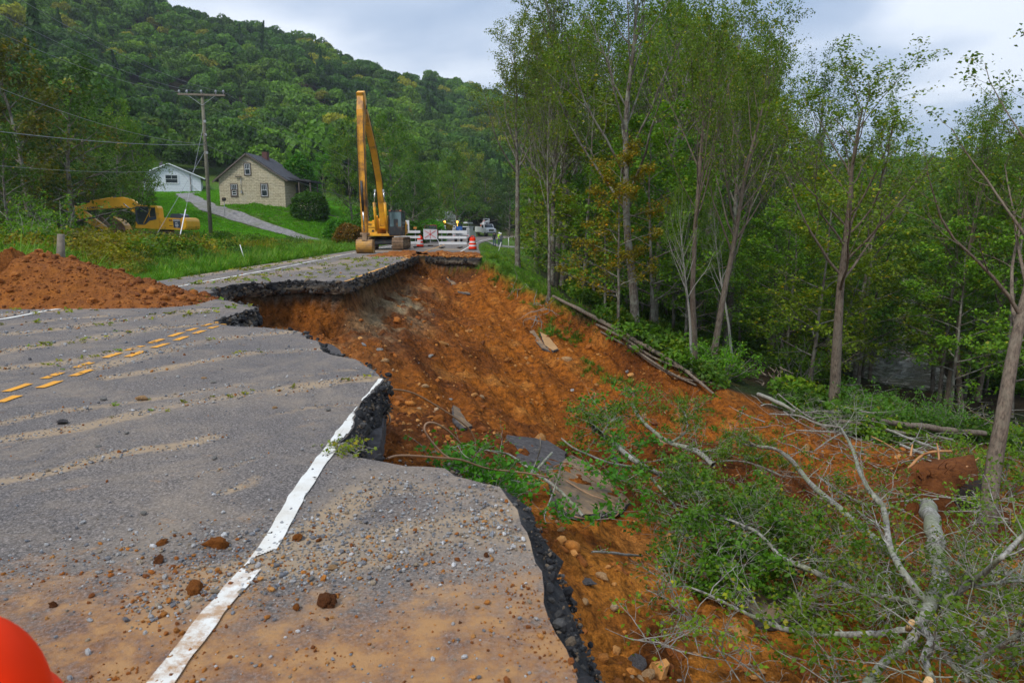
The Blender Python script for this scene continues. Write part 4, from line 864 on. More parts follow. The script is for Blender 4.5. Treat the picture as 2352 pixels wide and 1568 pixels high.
for a_, c_ in (((-1.2, -2.8), (-.2, -2.8)), ((-1.2, -1.9), (-.2, -1.9)), ((-1.2, -2.8), (-1.2, -1.9)), ((-.2, -2.8), (-.2, -1.9))): b.bar((*a_, 3.7), (*c_, 3.7), .12); b.bar((*a_, 2.95), (*c_, 2.95), .12); b.bar((*a_, 2.95), (*a_, 3.7), .12)
b.box((-.7, -2.35, 3.0), (1.0, .9, .08)); b.build('bucket', m_white, bt); b = MB()
for i in range(5): b.tube([(.2+.15*i, -1.2+.5*i, 2.7), (.5+.1*i, -.9+.5*i, 3.5), (.1+.2*i, -.5+.5*i, 3.3)], .06, 6)
b.build('fittings', m_galv, bt); b = MB(); b.box((1.15, 3.0, 2.0), (.1, .5, .7)); b.build('flag', m_oran2, bt)
# loader behind the white pickups
x, y = onr(1053, 133); ld = empty('wheel_loader', (x, y, 0), .2, 'yellow wheel loader with roofed cab behind the white pickups', 'loader')
b = MB(); b.box((0, 1.0, 1.5), (1.6, 2.6, 1.0)); b.build('engine_hood', m_yel_kom, ld, .08); b = MB(); b.box((0, -.6, 2.2), (1.4, 1.3, 1.2)); cb_ = b.build('cab', m_glass, ld, .05); b = MB(); b.box((0, -.6, 3.0), (1.8, 1.7, .16)); b.build('cab_roof', m_blackm, cb_, .03)
b = MB(); b.prism([(-3.6, .2), (-2.8, .1), (-2.6, 1.1), (-3.4, 1.2)], 'x', -1.2, 1.2); b.build('bucket', m_mudsteel, ld); b = MB(); b.bar((-.6, -.8, 1.6), (-.6, -2.8, .8), .2); b.bar((.6, -.8, 1.6), (.6, -2.8, .8), .2); b.build('lift_arm', m_yel_kom, ld)
for s in (-1, 1):
    for yy in (-1.3, 1.4): wheel(ld, s*.95, yy, .7, .7, .45, m_yel_kom)
# ---------------------------------------------------------------- traffic drums
def drum(loc, label, s=1.0, group='orange and white traffic drums', rz=0):
    o = empty('traffic_drum', loc, rz, label, 'traffic drum', group); o.scale = (s, s, s)
    b = MB(); b.lathe([(.36, .0), (.36, .05), (.30, .07), (.29, .09)], n=28); b.build('base', m_rubber, o)
    segs = [(.09, .27, m_orange), (.27, .41, m_refl), (.41, .56, m_orange), (.56, .70, m_refl), (.70, .92, m_orange)]
    for i, (a, c_, mt) in enumerate(segs):
        r0 = .285-.05*a; r1 = .285-.05*c_; sh = .012*(4-i) if i < 4 else 0
        pr_ = [(r0+sh, a), (r0+sh, a+.012), (r1+sh, c_-.012), (r1+sh, c_)]
        if i == 4: pr_ += [(r1-.02, c_+.03), (r1-.06, c_+.045)]
        b = MB(); b.lathe(pr_, n=28); b.build('orange_band' if mt is m_orange else 'white_band', mt, o)
    b = MB(); b.tube([(-.13, 0, .95), (-.12, 0, 1.03), (-.07, 0, 1.09), (0, 0, 1.11), (.07, 0, 1.09), (.12, 0, 1.03), (.13, 0, .95)], [.035, .03, .028, .028, .028, .03, .035], 10); b.build('handle', m_orange, o); return o
x, y = onr(967, 63.5); drum((x, y, 0), 'traffic drum left of the crossed sign, by the digger', .98)
x, y = onr(1086, 55.8); drum((x, y, 0), 'traffic drum on the right edge line by the grass bank', 1.0)
# near drum in the lower left corner: only its domed orange top shows
nd = empty('near_traffic_drum', (-.94, .98, -.018), .5, 'out-of-focus orange traffic drum top in the near left corner', 'traffic drum')
b = MB(); b.lathe([(.36, .0), (.36, .05), (.28, .08), (.25, .5), (.235, .86)], n=32); b.build('body', m_orange, nd)
b = MB(); b.lathe([(.235, .86), (.232, .885), (.222, .91), (.205, .93), (.18, .945), (.14, .955)], n=72); b.build('lid', m_orange, nd)
b = MB(); hp = [(-.15*math.copysign(abs(math.cos(t))**.7, math.cos(t)), 0, .92+.16*abs(math.sin(t))**.75) for t in [math.pi*i/28 for i in range(29)]]; b.tube([(-p[0], 0, p[2]) for p in hp], [.058-.01*math.sin(math.pi*i/28) for i in range(29)], 28); b.build('handle', m_orange, nd, 0)
# ---------------------------------------------------------------- barricades and crossed sign
def barricade(cx, Y, w_, posts, label, light=False, mir=1):
    o = empty('barricade', (cx, Y, 0), 0, label, 'barricade', 'white three-board barricades across the road')
    for z in (.45, .95, 1.42):
        b = MB(); b.box((0, -.03, z), (w_, .03, .22)); b.build('board', m_white, o, .004)
    for x in posts:
        b = MB(); b.box((x, .015, .83), (.06, .05, 1.66)); b.build('post', m_galv, o); b = MB(); b.box((x, .0, .03), (.08, 1.3, .06)); b.box((x, .55, .09), (.35, .25, .08)); b.box((x, -.5, .09), (.35, .25, .08)); b.build('foot', m_rubber, o, .01)
    return o
x = (1041-1136)/F*60; o = barricade(x, 60, 2.45, (-.95, .62), 'white three-board barricade on two posts between the crossed sign and the right drum')
o.rotation_euler.z = -.10
x = (934-1136)/F*62; o = barricade(x, 62, 2.7, (.9, -1.0), 'white three-board barricade half hidden behind the tall digger, with a small amber lamp')
b = MB(); b.box((.9, .0, 1.75), (.3, .12, .2)); b.build('amber_lamp', simple('amber lamp housing', (.6, .25, .05), .4), o, .03)
b = MB(); b.box((-.05, .06, 1.95), (.85, .03, .95)); b.build('white_panel', m_white, o, .01)
x = (990.5-1136)/F*66; cs = empty('crossed_sign', (x, 66, 0), -.04, 'square white sign panel crossed by red bars on a low stand', 'sign')
b = MB(); b.prism([(-.65, .75), (-.6, .68), (.5, .68), (.66, .8), (.66, 1.6), (.62, 1.62), (-.62, 1.66), (-.66, 1.6)], 'y', -.02, .02); b.build('panel', simple('grey white panel', (.55, .55, .56), .5, .08, 3), cs)
for a_ in (0, 57, -57):
    b = MB(); r = math.radians(a_); hl = .40 if a_ == 0 else .62; b.bar((-math.sin(r)*hl, -.035, 1.17-math.cos(r)*hl), (math.sin(r)*hl, -.035, 1.17+math.cos(r)*hl), .045, .02, (0, 1, 0)); b.build('red_bar', simple('red bar', (.6, .06, .05), .5), cs)
b = MB(); b.box((0, .05, .4), (.07, .07, .75)); b.build('post', m_galv, cs); b = MB(); b.bar((-.7, -.3, .04), (.7, .4, .04), .08, .06); b.bar((-.7, .4, .04), (.7, -.3, .04), .08, .06); b.box((0, .05, .1), (.5, .4, .1)); b.build('foot', m_rubber, cs)
b = MB(); b.tube([(.6, -.05, .75), (.75, -.1, .6), (.85, -.15, .3), (.88, -.15, .05)], .025, 6); b.build('loose_strap', m_white, cs)
# ---------------------------------------------------------------- utility pole, guy, wires
pb = Vector((-19.5, 48, ground(-19.5, 48))); ptop = at_Y(464, 214, 48)
up = empty('utility_pole', pb, 0, 'tall grey-green wooden utility pole with crossarm on the left bank', 'utility pole')
tp_ = ptop-pb
b = MB(); b.tube([(0, 0, -.3), tuple(tp_*.5), tuple(tp_)], [.135, .12, .095], 12); m_pole = simple('green grey treated pole', (.155, .145, .10), .9, .3, 7, bump=.6); b.build('pole', m_pole, up)
ct = tp_+Vector((0, -.12, -.15)); b = MB(); b.bar(ct+Vector((-1.55, 0, .05)), ct+Vector((1.55, 0, -.02)), .11, .13); b.build('crossarm', m_wood, up, .01)
b = MB(); b.bar(ct+Vector((-.9, -.02, .0)), tp_+Vector((0, -.14, -.8)), .04, .02); b.bar(ct+Vector((.9, -.02, -.05)), tp_+Vector((0, -.14, -.8)), .04, .02); b.build('brace', m_galv, up)
m_ins = simple('grey insulator', (.42, .44, .47), .35)
for dx_ in (-1.45, -.95, .0, .95, 1.45):
    b = MB(); c_ = ct+Vector((dx_, 0, .06)); b.lathe([(.035, 0), (.035, .1), (.09, .12), (.05, .17), (.08, .19), (.03, .26)], tuple(c_), 10); b.build('insulator', m_ins, up)
for k_ in (.60, .72, .81): b = MB(); c_ = tp_*k_; b.box(tuple(c_+Vector((.12, -.12, 0))), (.14, .1, .16)); b.build('bracket', m_galv, up)
b = MB(); c_ = tp_*.70; b.tube([c_+Vector((.0, -.2, .3)), c_+Vector((.18, -.2, .1)), c_+Vector((.18, -.2, -.2)), c_+Vector((.0, -.2, -.35)), c_+Vector((-.15, -.2, -.2)), c_+Vector((-.15, -.2, .15)), c_+Vector((0, -.2, .3))], .02, 6); b.build('cable_coil', m_blackm, up)
m_wire = simple('overhead wire', (.22, .23, .24), .5); m_dwire = simple('dark overhead cable', (.03, .03, .03), .6)
def wire(a, c_, sag, r, label, mat=m_wire, n=18, group='overhead wires of the utility pole'):
    a = Vector(a); c_ = Vector(c_); P = [a.lerp(c_, t/n)-Vector((0, 0, sag*4*(t/n)*(1-t/n))) for t in range(n+1)]
    b = MB(); o_ = P[0]; b.tube([p-o_ for p in P], r, 5); o = b.build('overhead_wire', mat); o.location = o_; tag(o, label, 'wire', group); return o
W0 = pb+tp_
wire(pb+tp_*.655, at_Y(-260, 268, 24), .3, .017, 'thickest pale wire running left from halfway up the pole')
wire(pb+tp_*.66, at_Y(-200, 120, 22), .6, .011, 'thin wire rising to the left edge above the thick one')
wire(pb+tp_*.50, at_Y(-200, 360, 24), .4, .008, 'faint low wire crossing the left-hand trees')
for dx_, yy, lb in ((-1.45, 20, 'left crossarm wire rising towards the top left'), (0, 0, 'middle crossarm wire rising towards the top left'), (1.45, -30, 'right crossarm wire rising towards the top left')):
    wire(W0+Vector((dx_, -.12, .05)), at_Y(-60+dx_*40, yy, 24), .5, .008, lb)
for dx_, px, py, lb in ((-1.45, 1000, 420, 'left crossarm wire running right towards the tall digger'), (0, 1020, 424, 'middle crossarm wire running right towards the tall digger'), (1.45, 1040, 428, 'right crossarm wire running right towards the tall digger')):
    wire(W0+Vector((dx_, -.12, .05)), at_Y(px, py, 150), 2.0, .010, lb)
wire(pb+tp_*.655, at_Y(990, 452, 150), 2.5, .016, 'low wire running right over the lawn')
wire(pb+tp_*.52, at_Y(551, 399, 90.5), .4, .014, 'service cable from the pole to the stone house bracket', m_dwire)
wire(at_Y(551, 399, 90.5), at_Y(750, 440, 80), .5, .014, 'dark cable sloping from the stone house across its gable', m_dwire)
for a_, c_, lb in ((.80, (405, 582), 'left guy wire from the pole down to the bank'), (.62, (330, 590), 'second guy wire from the pole down to the bank')):
    g = gproj(*c_, y0=20); wire(pb+tp_*a_, g, 0, .010, lb, m_galv, 2, 'guy wires')
g = gproj(405, 582, y0=20); d_ = (pb+tp_*.8-g).normalized(); b = MB(); b.tube([(0, 0, 0), tuple(d_*3.3)], .032, 8); o = b.build('guy_guard', m_refl); o.location = g+d_*.05; tag(o, 'white guard tube on the guy wire in the brown weeds', 'guy guard')
def stake(px, py, px2, py2, r, mat, name, label, cat, n=8, y0=15):
    g = gproj(px, py, y0=y0); t = at_Y(px2, py2, g.y); b = MB(); b.tube([(0, 0, -.2), tuple(t-g)], [r, r*.9], n); o = b.build(name, mat); o.location = g; return tag(o, label, cat)
stake(565, 600, 551, 562, .022, m_refl, 'marker_stake', 'leaning white marker stake in the roadside weeds', 'stake')
stake(1144, 577, 1151, 556, .045, m_refl, 'marker_stake', 'leaning white marker post beside the side path', 'stake', y0=50)
stake(1168, 570, 1168, 545, .04, m_refl, 'marker_stake', 'upright pale post at the wood end of the side path', 'stake', y0=50)
g = Vector((ray(133, 600)[0]*20, 20, 0)); g.z = ground(g.x, g.y); t = at_Y(140, 538, 20); b = MB(); b.tube([(0, 0, -.2), tuple((t-g)*.6), tuple(t-g)], [.13, .115, .09], 9); o = b.build('wooden_post', m_wood); o.location = g; tag(o, 'weathered wooden fence post behind the dirt pile', 'post')
g = gproj(517, 497, y0=30); o = empty('mailbox', g, 0, 'small grey mailbox on a thin post beside the driveway', 'mailbox'); b = MB(); b.cyl((0, 0, -.1), (0, 0, 1.9), .04, 6); b.build('post', m_galv, o); b = MB(); b.box((0, 0, 2.0), (.35, .5, .4)); b.build('box', m_blackm, o, .05)
# ---------------------------------------------------------------- people on the side path
def person(loc, rz, jacket, trousers, skin, hat, label, pose=0, H=1.76, hair=None):
    o = empty('person', loc, rz, label, 'person'); s = H/1.76          # faces -Y
    J = [('pelvis', (0, 0, .98), .145, None), ('belly', (0, -.01, 1.14), .15, 0), ('chest', (0, .0, 1.34), .165, 1), ('neck', (0, .0, 1.50), .062, 2), ('head', (0, -.02, 1.63), .095, 3), ('crown', (0, -.01, 1.72), .075, 4)]
    for k in (-1, 1):
        b_ = len(J)
        fw = .10*k if pose == 1 else 0
        J += [('hip', (.10*k, 0, .93), .10, 0), ('knee', (.12*k, -.03-fw, .50), .068, b_), ('ankle', (.13*k, .02-fw, .09), .048, b_+1), ('toe', (.15*k, -.15-fw, .04), .04, b_+2)]
        b_ = len(J)
        if pose == 2: el, wr, hd = (.27*k, -.08, 1.16), (.12*k, -.26, 1.20), (.07*k, -.3, 1.22)
        else: el, wr, hd = (.27*k, .02, 1.14), (.27*k, -.08, .92), (.26*k, -.12, .84)
        J += [('shoulder', (.18*k, 0, 1.43), .078, 2), ('elbow', el, .052, b_), ('wrist', wr, .036, b_+1), ('hand', hd, .034, b_+2)]
    me = bpy.data.meshes.new('body'); me.from_pydata([tuple(c*s for c in j[1]) for j in J], [(i, j[3]) for i, j in enumerate(J) if j[3] is not None], []); ob = link('body', me, o, [skin, jacket, trousers, m_rubber])
    ob.modifiers.new('skin', 'SKIN'); sv_ = me.skin_vertices[0].data
    for i, j in enumerate(J): sv_[i].radius = (j[2]*s, j[2]*s*(.72 if j[0] in ('pelvis', 'belly', 'chest') else 1))
    sv_[0].use_root = True; ob.modifiers.new('sub', 'SUBSURF').levels = 1; ob.modifiers['sub'].render_levels = 1
    dg = bpy.context.evaluated_depsgraph_get(); m2 = bpy.data.meshes.new_from_object(ob.evaluated_get(dg)); ob.modifiers.clear(); ob.data = m2; m2.materials.clear()
    for mt in (skin, jacket, trousers, m_rubber): m2.materials.append(mt)
    for p in m2.polygons:
        z = p.center.z/s; r = math.hypot(p.center.x, p.center.y)
        p.material_index = 0 if z > 1.49 or (abs(p.center.x) > .2*s and z < .93 and z > .6) else (1 if z > .9 else (2 if z > .1 else 3)); p.use_smooth = True
    b = MB(); b.box((0, -.105*s, 1.625*s), (.022, .03, .045)); b.box((-.033*s, -.10*s, 1.655*s), (.02, .012, .012)); b.box((.033*s, -.10*s, 1.655*s), (.02, .012, .012)); b.build('face', skin, o)
    if hat:
        b = MB(); b.lathe([(.135, 1.665), (.14, 1.68), (.118, 1.69), (.112, 1.75), (.08, 1.80), (.03, 1.82)], (0, 0, 0), 14); b.build('helmet', hat, o)
    if hair: b = MB(); b.lathe([(.10, 1.60), (.108, 1.68), (.09, 1.75), (.03, 1.79)], (0, .015, 0), 12); b.build('hair', hair, o)
    return o
m_jean = simple('blue jeans', (.06, .10, .17), .8); m_djean = simple('dark blue jeans', (.04, .06, .10), .8); m_hv = simple('lime high visibility vest', (.45, .75, .02), .6); m_dk = simple('dark jacket', (.02, .03, .03), .8); m_gr = simple('grey jacket', (.09, .10, .12), .8); m_skin = simple('skin', (.45, .26, .18), .6, .05)
def pstand(px, Y): x = ray(px, 560)[0]*Y; return (x, Y, ground(float(x), float(Y))+.06)
person(pstand(1135.5, 89), .4, m_dk, m_jean, m_skin, None, 'person in dark hooded jacket and blue jeans standing on the left', 0, hair=m_dk)
person(pstand(1147, 93), 2.6, m_hv, m_djean, m_skin, m_refl, 'person in lime high-visibility vest and white hard hat', 2, 1.82)
person(pstand(1150.5, 90.5), 3.0, m_gr, m_djean, m_skin, m_refl, 'person in grey jacket and white hard hat seen from behind', 1)
# ---------------------------------------------------------------- stream
m = M('muddy rapid water'); P_ = m.pos(); n = m.noise(.9, 6, .7, P_, 1.2); n2 = m.noise(3.5, 5, .7, P_, .8)
c = m.mix(m.ramp(n, (.47, 0.0), (.62, 1.0)), (.12, .10, .075), (.50, .47, .42)); m.bsdf(c, m.ramp(n2, (.3, .08), (.7, .35)), m.math('ADD', n, m.math('MULTIPLY', n2, .4)), .8, .25, spec=.5)
sw = [(20, 24), (23, 32), (25.5, 42), (33, 55), (41, 67), (56, 90), (74, 118), (95, 150)]; V = []; 
P = [Vector(p) for p in sw]; rows = []
for a, c_ in zip(P[:-1], P[1:]):
    nn = int((c_-a).length/.5)
    rows += [a+(c_-a)*k/nn for k in range(nn)]
for i, q in enumerate(rows):
    t = (rows[min(i+8, len(rows)-1)]-rows[max(i-8, 0)]).normalized(); nm = Vector((t.y, -t.x)); wd = 6+1.2*math.sin(i*.07)
    for j in range(19): e = (j/18-.5)*wd; V.append((q.x+nm.x*e, q.y+nm.y*e))
V = np.array(V); Z = -8.0+.28*fbm(V[:, 0]/1.3, V[:, 1]/1.3, 140, 4, .6)+np.maximum(0, fbm(V[:, 0]/3, V[:, 1]/3, 143, 2))*.5; R = len(rows); i = (np.arange(R-1)[:, None]*19+np.arange(18)[None]).ravel()
o = link('stream', np_mesh('stream', np.column_stack([V, Z]), np.stack([i, i+1, i+20, i+19], 1), True), None, m.m); tag(o, kind='structure')
for i, (px, py, Y, s_) in enumerate(((2075, 762, 62, 1.0), (2110, 790, 56, .9), (2050, 812, 50, .7), (2120, 850, 46, 1.2), (2085, 742, 70, 1.3))):
    pass
print('T p15_obj', round(_t.time()-_T0,1))
# ================================================================== VEGETATION
def leafmat(name, dark, lite, yel, inst=False, transl=.35):
    m = M(name); v = m.attr('v', out=2)
    c = m.ramp(v, (0.0, dark), (.55, lite), (.86, lite), (1.0, yel))
    if inst: t = m.attr('tint', 'INSTANCER')
    else: t = m.n('ShaderNodeObjectInfo').outputs['Color']
    c = m.mix(1.0, c, t, 'MULTIPLY')
    d = m.n('ShaderNodeBsdfPrincipled'); m.l(c, d.inputs['Base Color']); d.inputs['Roughness'].default_value = .55; d.inputs['Specular IOR Level'].default_value = .25
    tr = m.n('ShaderNodeBsdfTranslucent'); m.l(m.mix(1.0, c, (1.25, 1.3, .6), 'MULTIPLY'), tr.inputs[0])
    mx = m.n('ShaderNodeMixShader'); mx.inputs[0].default_value = transl; m.l(d.outputs[0], mx.inputs[1]); m.l(tr.outputs[0], mx.inputs[2]); m.l(mx.outputs[0], m.out.inputs[0])
    return m.m
def barkmat(name, a, b, lich=(.34, .36, .28), lamt=.5, stripe=False):
    m = M(name); P_ = m.obj(); st = m.n('ShaderNodeMapping'); st.inputs['Scale'].default_value = (1, 1, .22); m.l(P_, st.inputs[0])
    n = m.noise(16, 5, .65, st.outputs[0]); n2 = m.noise(1.7, 5, .7, P_)
    c = m.mix(m.ramp(n, (.35, 0.0), (.65, 1.0)), a, b); c = m.mix(m.math('MULTIPLY', m.ramp(n2, (.45, 0.0), (.6, 1.0)), lamt), c, lich)
    if stripe:
        s2 = m.n('ShaderNodeMapping'); s2.inputs['Scale'].default_value = (1, 1, 1); m.l(P_, s2.inputs[0])
        n3 = m.noise(22, 4, .7, P_, .8); c = m.mix(m.ramp(n3, (.60, 0.0), (.68, .75)), c, (.06, .05, .045))
    m.bsdf(c, .85, n, .6, .03, spec=.2); return m.m
GD, GL, GY_ = (.034, .066, .006), (.125, .21, .013), (.34, .28, .015)
mleaf = leafmat('tree leaves', GD, GL, GY_)
mleaf_i = leafmat('massed leaves', GD, GL, GY_, True)
mbark = barkmat('grey brown bark', (.055, .042, .032), (.19, .155, .125))
mbark_red = barkmat('stripped brown bark', (.075, .056, .042), (.23, .175, .13), (.22, .19, .14), .5)
mbirch = barkmat('grey birch bark', (.20, .185, .165), (.37, .355, .325), (.26, .28, .17), .4, True)
mtwig = barkmat('pale twig bark', (.15, .13, .11), (.36, .34, .30), (.2, .2, .12), .3)
def orth(d):
    a = Vector((0, 0, 1)) if abs(d.z) < .9 else Vector((1, 0, 0)); return d.cross(a).normalized()
class Tree:
    def __init__(s, seed): s.r = random.Random(seed); s.np = np.random.default_rng(seed); s.lines = []; s.leaf = []
    def line(s, P, R, sides): s.lines.append((np.array([tuple(p) for p in P]), np.array(R), sides))
    def grow(s, p, d, L, r, nseg, trop, wob, end=.25):
        P = [p.copy()]; R = [r]; d = d.normalized()
        for i in range(nseg):
            d = (d+Vector((s.r.gauss(0, wob), s.r.gauss(0, wob), s.r.gauss(0, wob)*.6))+Vector((0, 0, trop))).normalized()
            p = p+d*(L/nseg); P.append(p.copy()); R.append(r*(1-(1-end)*(i+1)/nseg))
        return P, R, d
    def leaves_at(s, P, n, spread):
        for _ in range(n):
            k = s.r.random()*(len(P)-1); i = int(k); q = P[i].lerp(P[min(i+1, len(P)-1)], k-i)
            s.leaf.append((q.x+s.r.gauss(0, spread), q.y+s.r.gauss(0, spread), q.z+s.r.gauss(0, spread*.7)))
    def branch(s, p, d, L, r, lev, cfg):
        c = cfg[lev]; P, R, dd = s.grow(p, d, L, r, c['seg'], c.get('trop', 0), c.get('wob', .12))
        s.line(P, R, c['sides'])
        if lev+1 < len(cfg):
            k = c['kids']; n = max(1, int(k*(.75+.5*s.r.random())))
            for j in range(n):
                t = c.get('t0', .25)+(1-c.get('t0', .25))*(j+s.r.random())/n; f = t*(len(P)-1); i = min(int(f), len(P)-2)
                q = P[i].lerp(P[i+1], f-i); dl = (P[i+1]-P[i]).normalized(); o = orth(dl); o.rotate(Matrix.Rotation(s.r.random()*6.283, 3, dl))
                if c.get('flat'): o.z *= .25; o.normalize()
                a = c.get('ang', .8)*(.75+.5*s.r.random()); nd = dl*math.cos(a)+o*math.sin(a)
                s.branch(q, nd, L*c.get('lr', .5)*(.6+.6*s.r.random())*(1-.45*t), max(.004, R[i]*c.get('rr', .55)), lev+1, cfg)
        if 'leaf' in c: s.leaves_at(P[1:], c['leaf'], c.get('spread', .2))
    def wood(s):
        V = []; Fs = []; b = 0
        for P, R, n in s.lines:
            t = np.gradient(P, axis=0); t /= np.linalg.norm(t, axis=1)[:, None]+1e-9
            ref = np.array([1.0, .3, 0]) if abs(t[0][2]) > .6 else np.array([0, 0, 1.0])
            u = np.cross(t, ref); u /= np.linalg.norm(u, axis=1)[:, None]+1e-9; v = np.cross(t, u)
            a = 2*np.pi*np.arange(n)/n
            ringv = P[:, None]+(u[:, None]*np.cos(a)[None, :, None]+v[:, None]*np.sin(a)[None, :, None])*R[:, None, None]
            V.append(ringv.reshape(-1, 3)); m = len(P); i = np.arange(m-1)[:, None]*n; k = np.arange(n)[None]; k2 = (k+1) % n
            Fs.append(np.stack([i+k, i+k2, i+n+k2, i+n+k], -1).reshape(-1, 4)+b); b += m*n
        return np_mesh('wood', np.concatenate(V), np.concatenate(Fs), True)
    def crown(s, size, up=.5, yl=.12, asp=.62, dead=0):
        return leaf_mesh(np.array(s.leaf), size, s.np, up, yl, asp)
def leaf_mesh(P, size, rg, up=.5, yl=.12, asp=.62, lobes=False):
    n = len(P); nr = rg.normal(size=(n, 3)); nr[:, 2] = np.abs(nr[:, 2])+up; nr /= np.linalg.norm(nr, axis=1)[:, None]
    a = rg.normal(size=(n, 3)); a -= nr*np.sum(a*nr, 1)[:, None]; a /= np.linalg.norm(a, axis=1)[:, None]+1e-9; b = np.cross(nr, a)
    sz = (size*rg.uniform(.6, 1.35, n))[:, None]; fold = nr*sz*.12
    V = np.stack([P-a*sz*.5, P+b*sz*asp*.5+fold, P+a*sz*.55-fold*.6, P-b*sz*asp*.5+fold], 1).reshape(-1, 3)
    i = np.arange(n)*4; me = np_mesh('crown', V, np.stack([i, i+1, i+2, i+3], 1))
    c = P-P.mean(0); clump = .5+.35*fbm(P[:, 0]/.8+P[:, 2]*.9, P[:, 1]/.8-P[:, 2]*.6, 5, 2)
    v = np.clip(clump*.7+rg.uniform(-.25, .25, n)+.12, 0, .82); v = np.where(rg.random(n) < yl, rg.uniform(.85, 1, n), v)
    add_attr(me, 'v', np.repeat(v, 4)); return me
# --- species
def tall_tree(seed, H=24, lean=0, t0=.45, dens=1.0):
    s = Tree(seed); P, R, d = s.grow(Vector((0, 0, -.8)), Vector((lean*.12, .02, 1)), H*.93, .012*H+.03, 16, .03, .035, .12); s.line(P, [R[0]*1.35]+R[1:], 10)
    cfg = [dict(seg=7, sides=5, kids=6.0, t0=.3, ang=.62, lr=.45, rr=.5, trop=.10, wob=.10), dict(seg=5, sides=3, kids=4.6, t0=.2, ang=.7, lr=.55, rr=.55, trop=.07, wob=.13),
           dict(seg=4, sides=3, kids=1, wob=.16, trop=.05, leaf=int(19*dens), spread=.22)]
    nb = 19
    for j in range(nb):
        t = t0+(1-t0)*(j+s.r.random()*.7)/nb; f = t*(len(P)-1); i = min(int(f), len(P)-2); q = P[i].lerp(P[i+1], f-i)
        az = j*2.4+s.r.random()*.9; el = .55+.5*t+s.r.random()*.25; dd = Vector((math.cos(az)*math.cos(el), math.sin(az)*math.cos(el), math.sin(el)))
        s.branch(q, dd, H*(.37*(1-.5*(t-t0)/(1-t0)))*(.75+.4*s.r.random()), R[i]*.45, 0, cfg)
    for j in range(3):                                    # dead snags on the bole
        q = P[int(len(P)*(.2+.08*j))]; az = s.r.random()*6.3; s.branch(q, Vector((math.cos(az), math.sin(az), .2)), 1.8, .03, 0, [dict(seg=5, sides=3, kids=3, ang=.8, lr=.5, wob=.25), dict(seg=3, sides=3, wob=.2)])
    return s
def layer_tree(seed, H=11, dens=1.0, lr=.42):
    s = Tree(seed); P, R, d = s.grow(Vector((0, 0, -.5)), Vector((s.r.gauss(0, .06), s.r.gauss(0, .06), 1)), H, .009*H+.02, 12, .02, .05, .1); s.line(P, R, 7)
    cfg = [dict(seg=6, sides=4, kids=6.5, t0=.15, ang=.75, lr=.5, rr=.5, trop=-.01, wob=.10, flat=True), dict(seg=4, sides=3, kids=3.6, t0=.15, ang=.75, lr=.55, rr=.5, wob=.14, flat=True),
           dict(seg=3, sides=3, wob=.15, trop=-.03, leaf=int(14*dens), spread=.17)]
    nb = 19
    for j in range(nb):
        t = .18+.8*(j+s.r.random()*.7)/nb; f = t*(len(P)-1); i = min(int(f), len(P)-2); q = P[i].lerp(P[i+1], f-i)
        az = j*2.4+s.r.random()*.8; dd = Vector((math.cos(az), math.sin(az), .28+.4*t))
        s.branch(q, dd, H*lr*(1-.62*t)*(.7+.5*s.r.random()), R[i]*.5, 0, cfg)
    return s
def round_tree(seed, H=13, dens=1.0):
    s = Tree(seed); P, R, d = s.grow(Vector((0, 0, -.5)), Vector((s.r.gauss(0, .05), 0, 1)), H*.85, .014*H+.03, 10, .02, .06, .15); s.line(P, R, 7)
    cfg = [dict(seg=6, sides=4, kids=7.5, t0=.25, ang=.72, lr=.48, rr=.5, trop=.03, wob=.12), dict(seg=4, sides=3, kids=4.5, t0=.2, ang=.75, lr=.55, rr=.5, wob=.15),
           dict(seg=3, sides=3, wob=.15, leaf=int(11*dens), spread=.26)]
    nb = 20
    for j in range(nb):
        t = .12+.88*(j+s.r.random()*.7)/nb; f = t*(len(P)-1); i = min(int(f), len(P)-2); q = P[i].lerp(P[i+1], f-i)
        az = j*2.4+s.r.random()*.8; el = .15+.9*t; dd = Vector((math.cos(az)*math.cos(el), math.sin(az)*math.cos(el), math.sin(el)))
        s.branch(q, dd, H*.44*(1-.5*t)*(.7+.45*s.r.random()), R[i]*.5, 0, cfg)
    return s
def bush(seed, H=2.2, dens=1.0, W=1.0):
    s = Tree(seed)
    cfg = [dict(seg=5, sides=3, kids=5.5, t0=.15, ang=.7, lr=.55, rr=.6, trop=.03, wob=.14), dict(seg=4, sides=3, kids=3.2, t0=.2, ang=.7, lr=.55, rr=.6, wob=.16), dict(seg=3, sides=3, wob=.2, leaf=int(10*dens), spread=.1)]
    for j in range(11):
        az = j*2.4+s.r.random(); el = .5+s.r.random()*.8; s.branch(Vector((math.cos(az)*.12, math.sin(az)*.12, -.1)), Vector((math.cos(az)*math.cos(el)*W, math.sin(az)*math.cos(el)*W, math.sin(el))), H*(.7+.4*s.r.random()), .025, 0, cfg)
    return s
def tree_model(name, s, leaf, bark, up=.5, yl=.1, wood_name='trunk', asp=.62):
    root = bpy.data.objects.new(name, None)
    tr = bpy.data.objects.new(wood_name, s.wood()); tr.data.materials.append(bark); tr.parent = root
    cr = bpy.data.objects.new('crown', s.crown(leaf, up, yl, asp)); cr.data.materials.append(mleaf); cr.parent = root
    return root, tr, cr
TALL = [tree_model('t', tall_tree(s, 24, l, t, d), .17, mbark, .3, .10) for s, l, t, d in ((1, 0, .42, 1), (2, .3, .5, .9), (3, -.2, .36, 1.0), (4, .1, .45, .55))]
LAYER = [tree_model('t', layer_tree(s, 11, d), .19, mbark, .9, .08) for s, d in ((11, 1), (12, 1.1), (13, .8))]
ROUND = [tree_model('t', round_tree(s, 13, d), .24, mbark, .4, .10) for s, d in ((21, 1), (22, 1), (23, .9))]
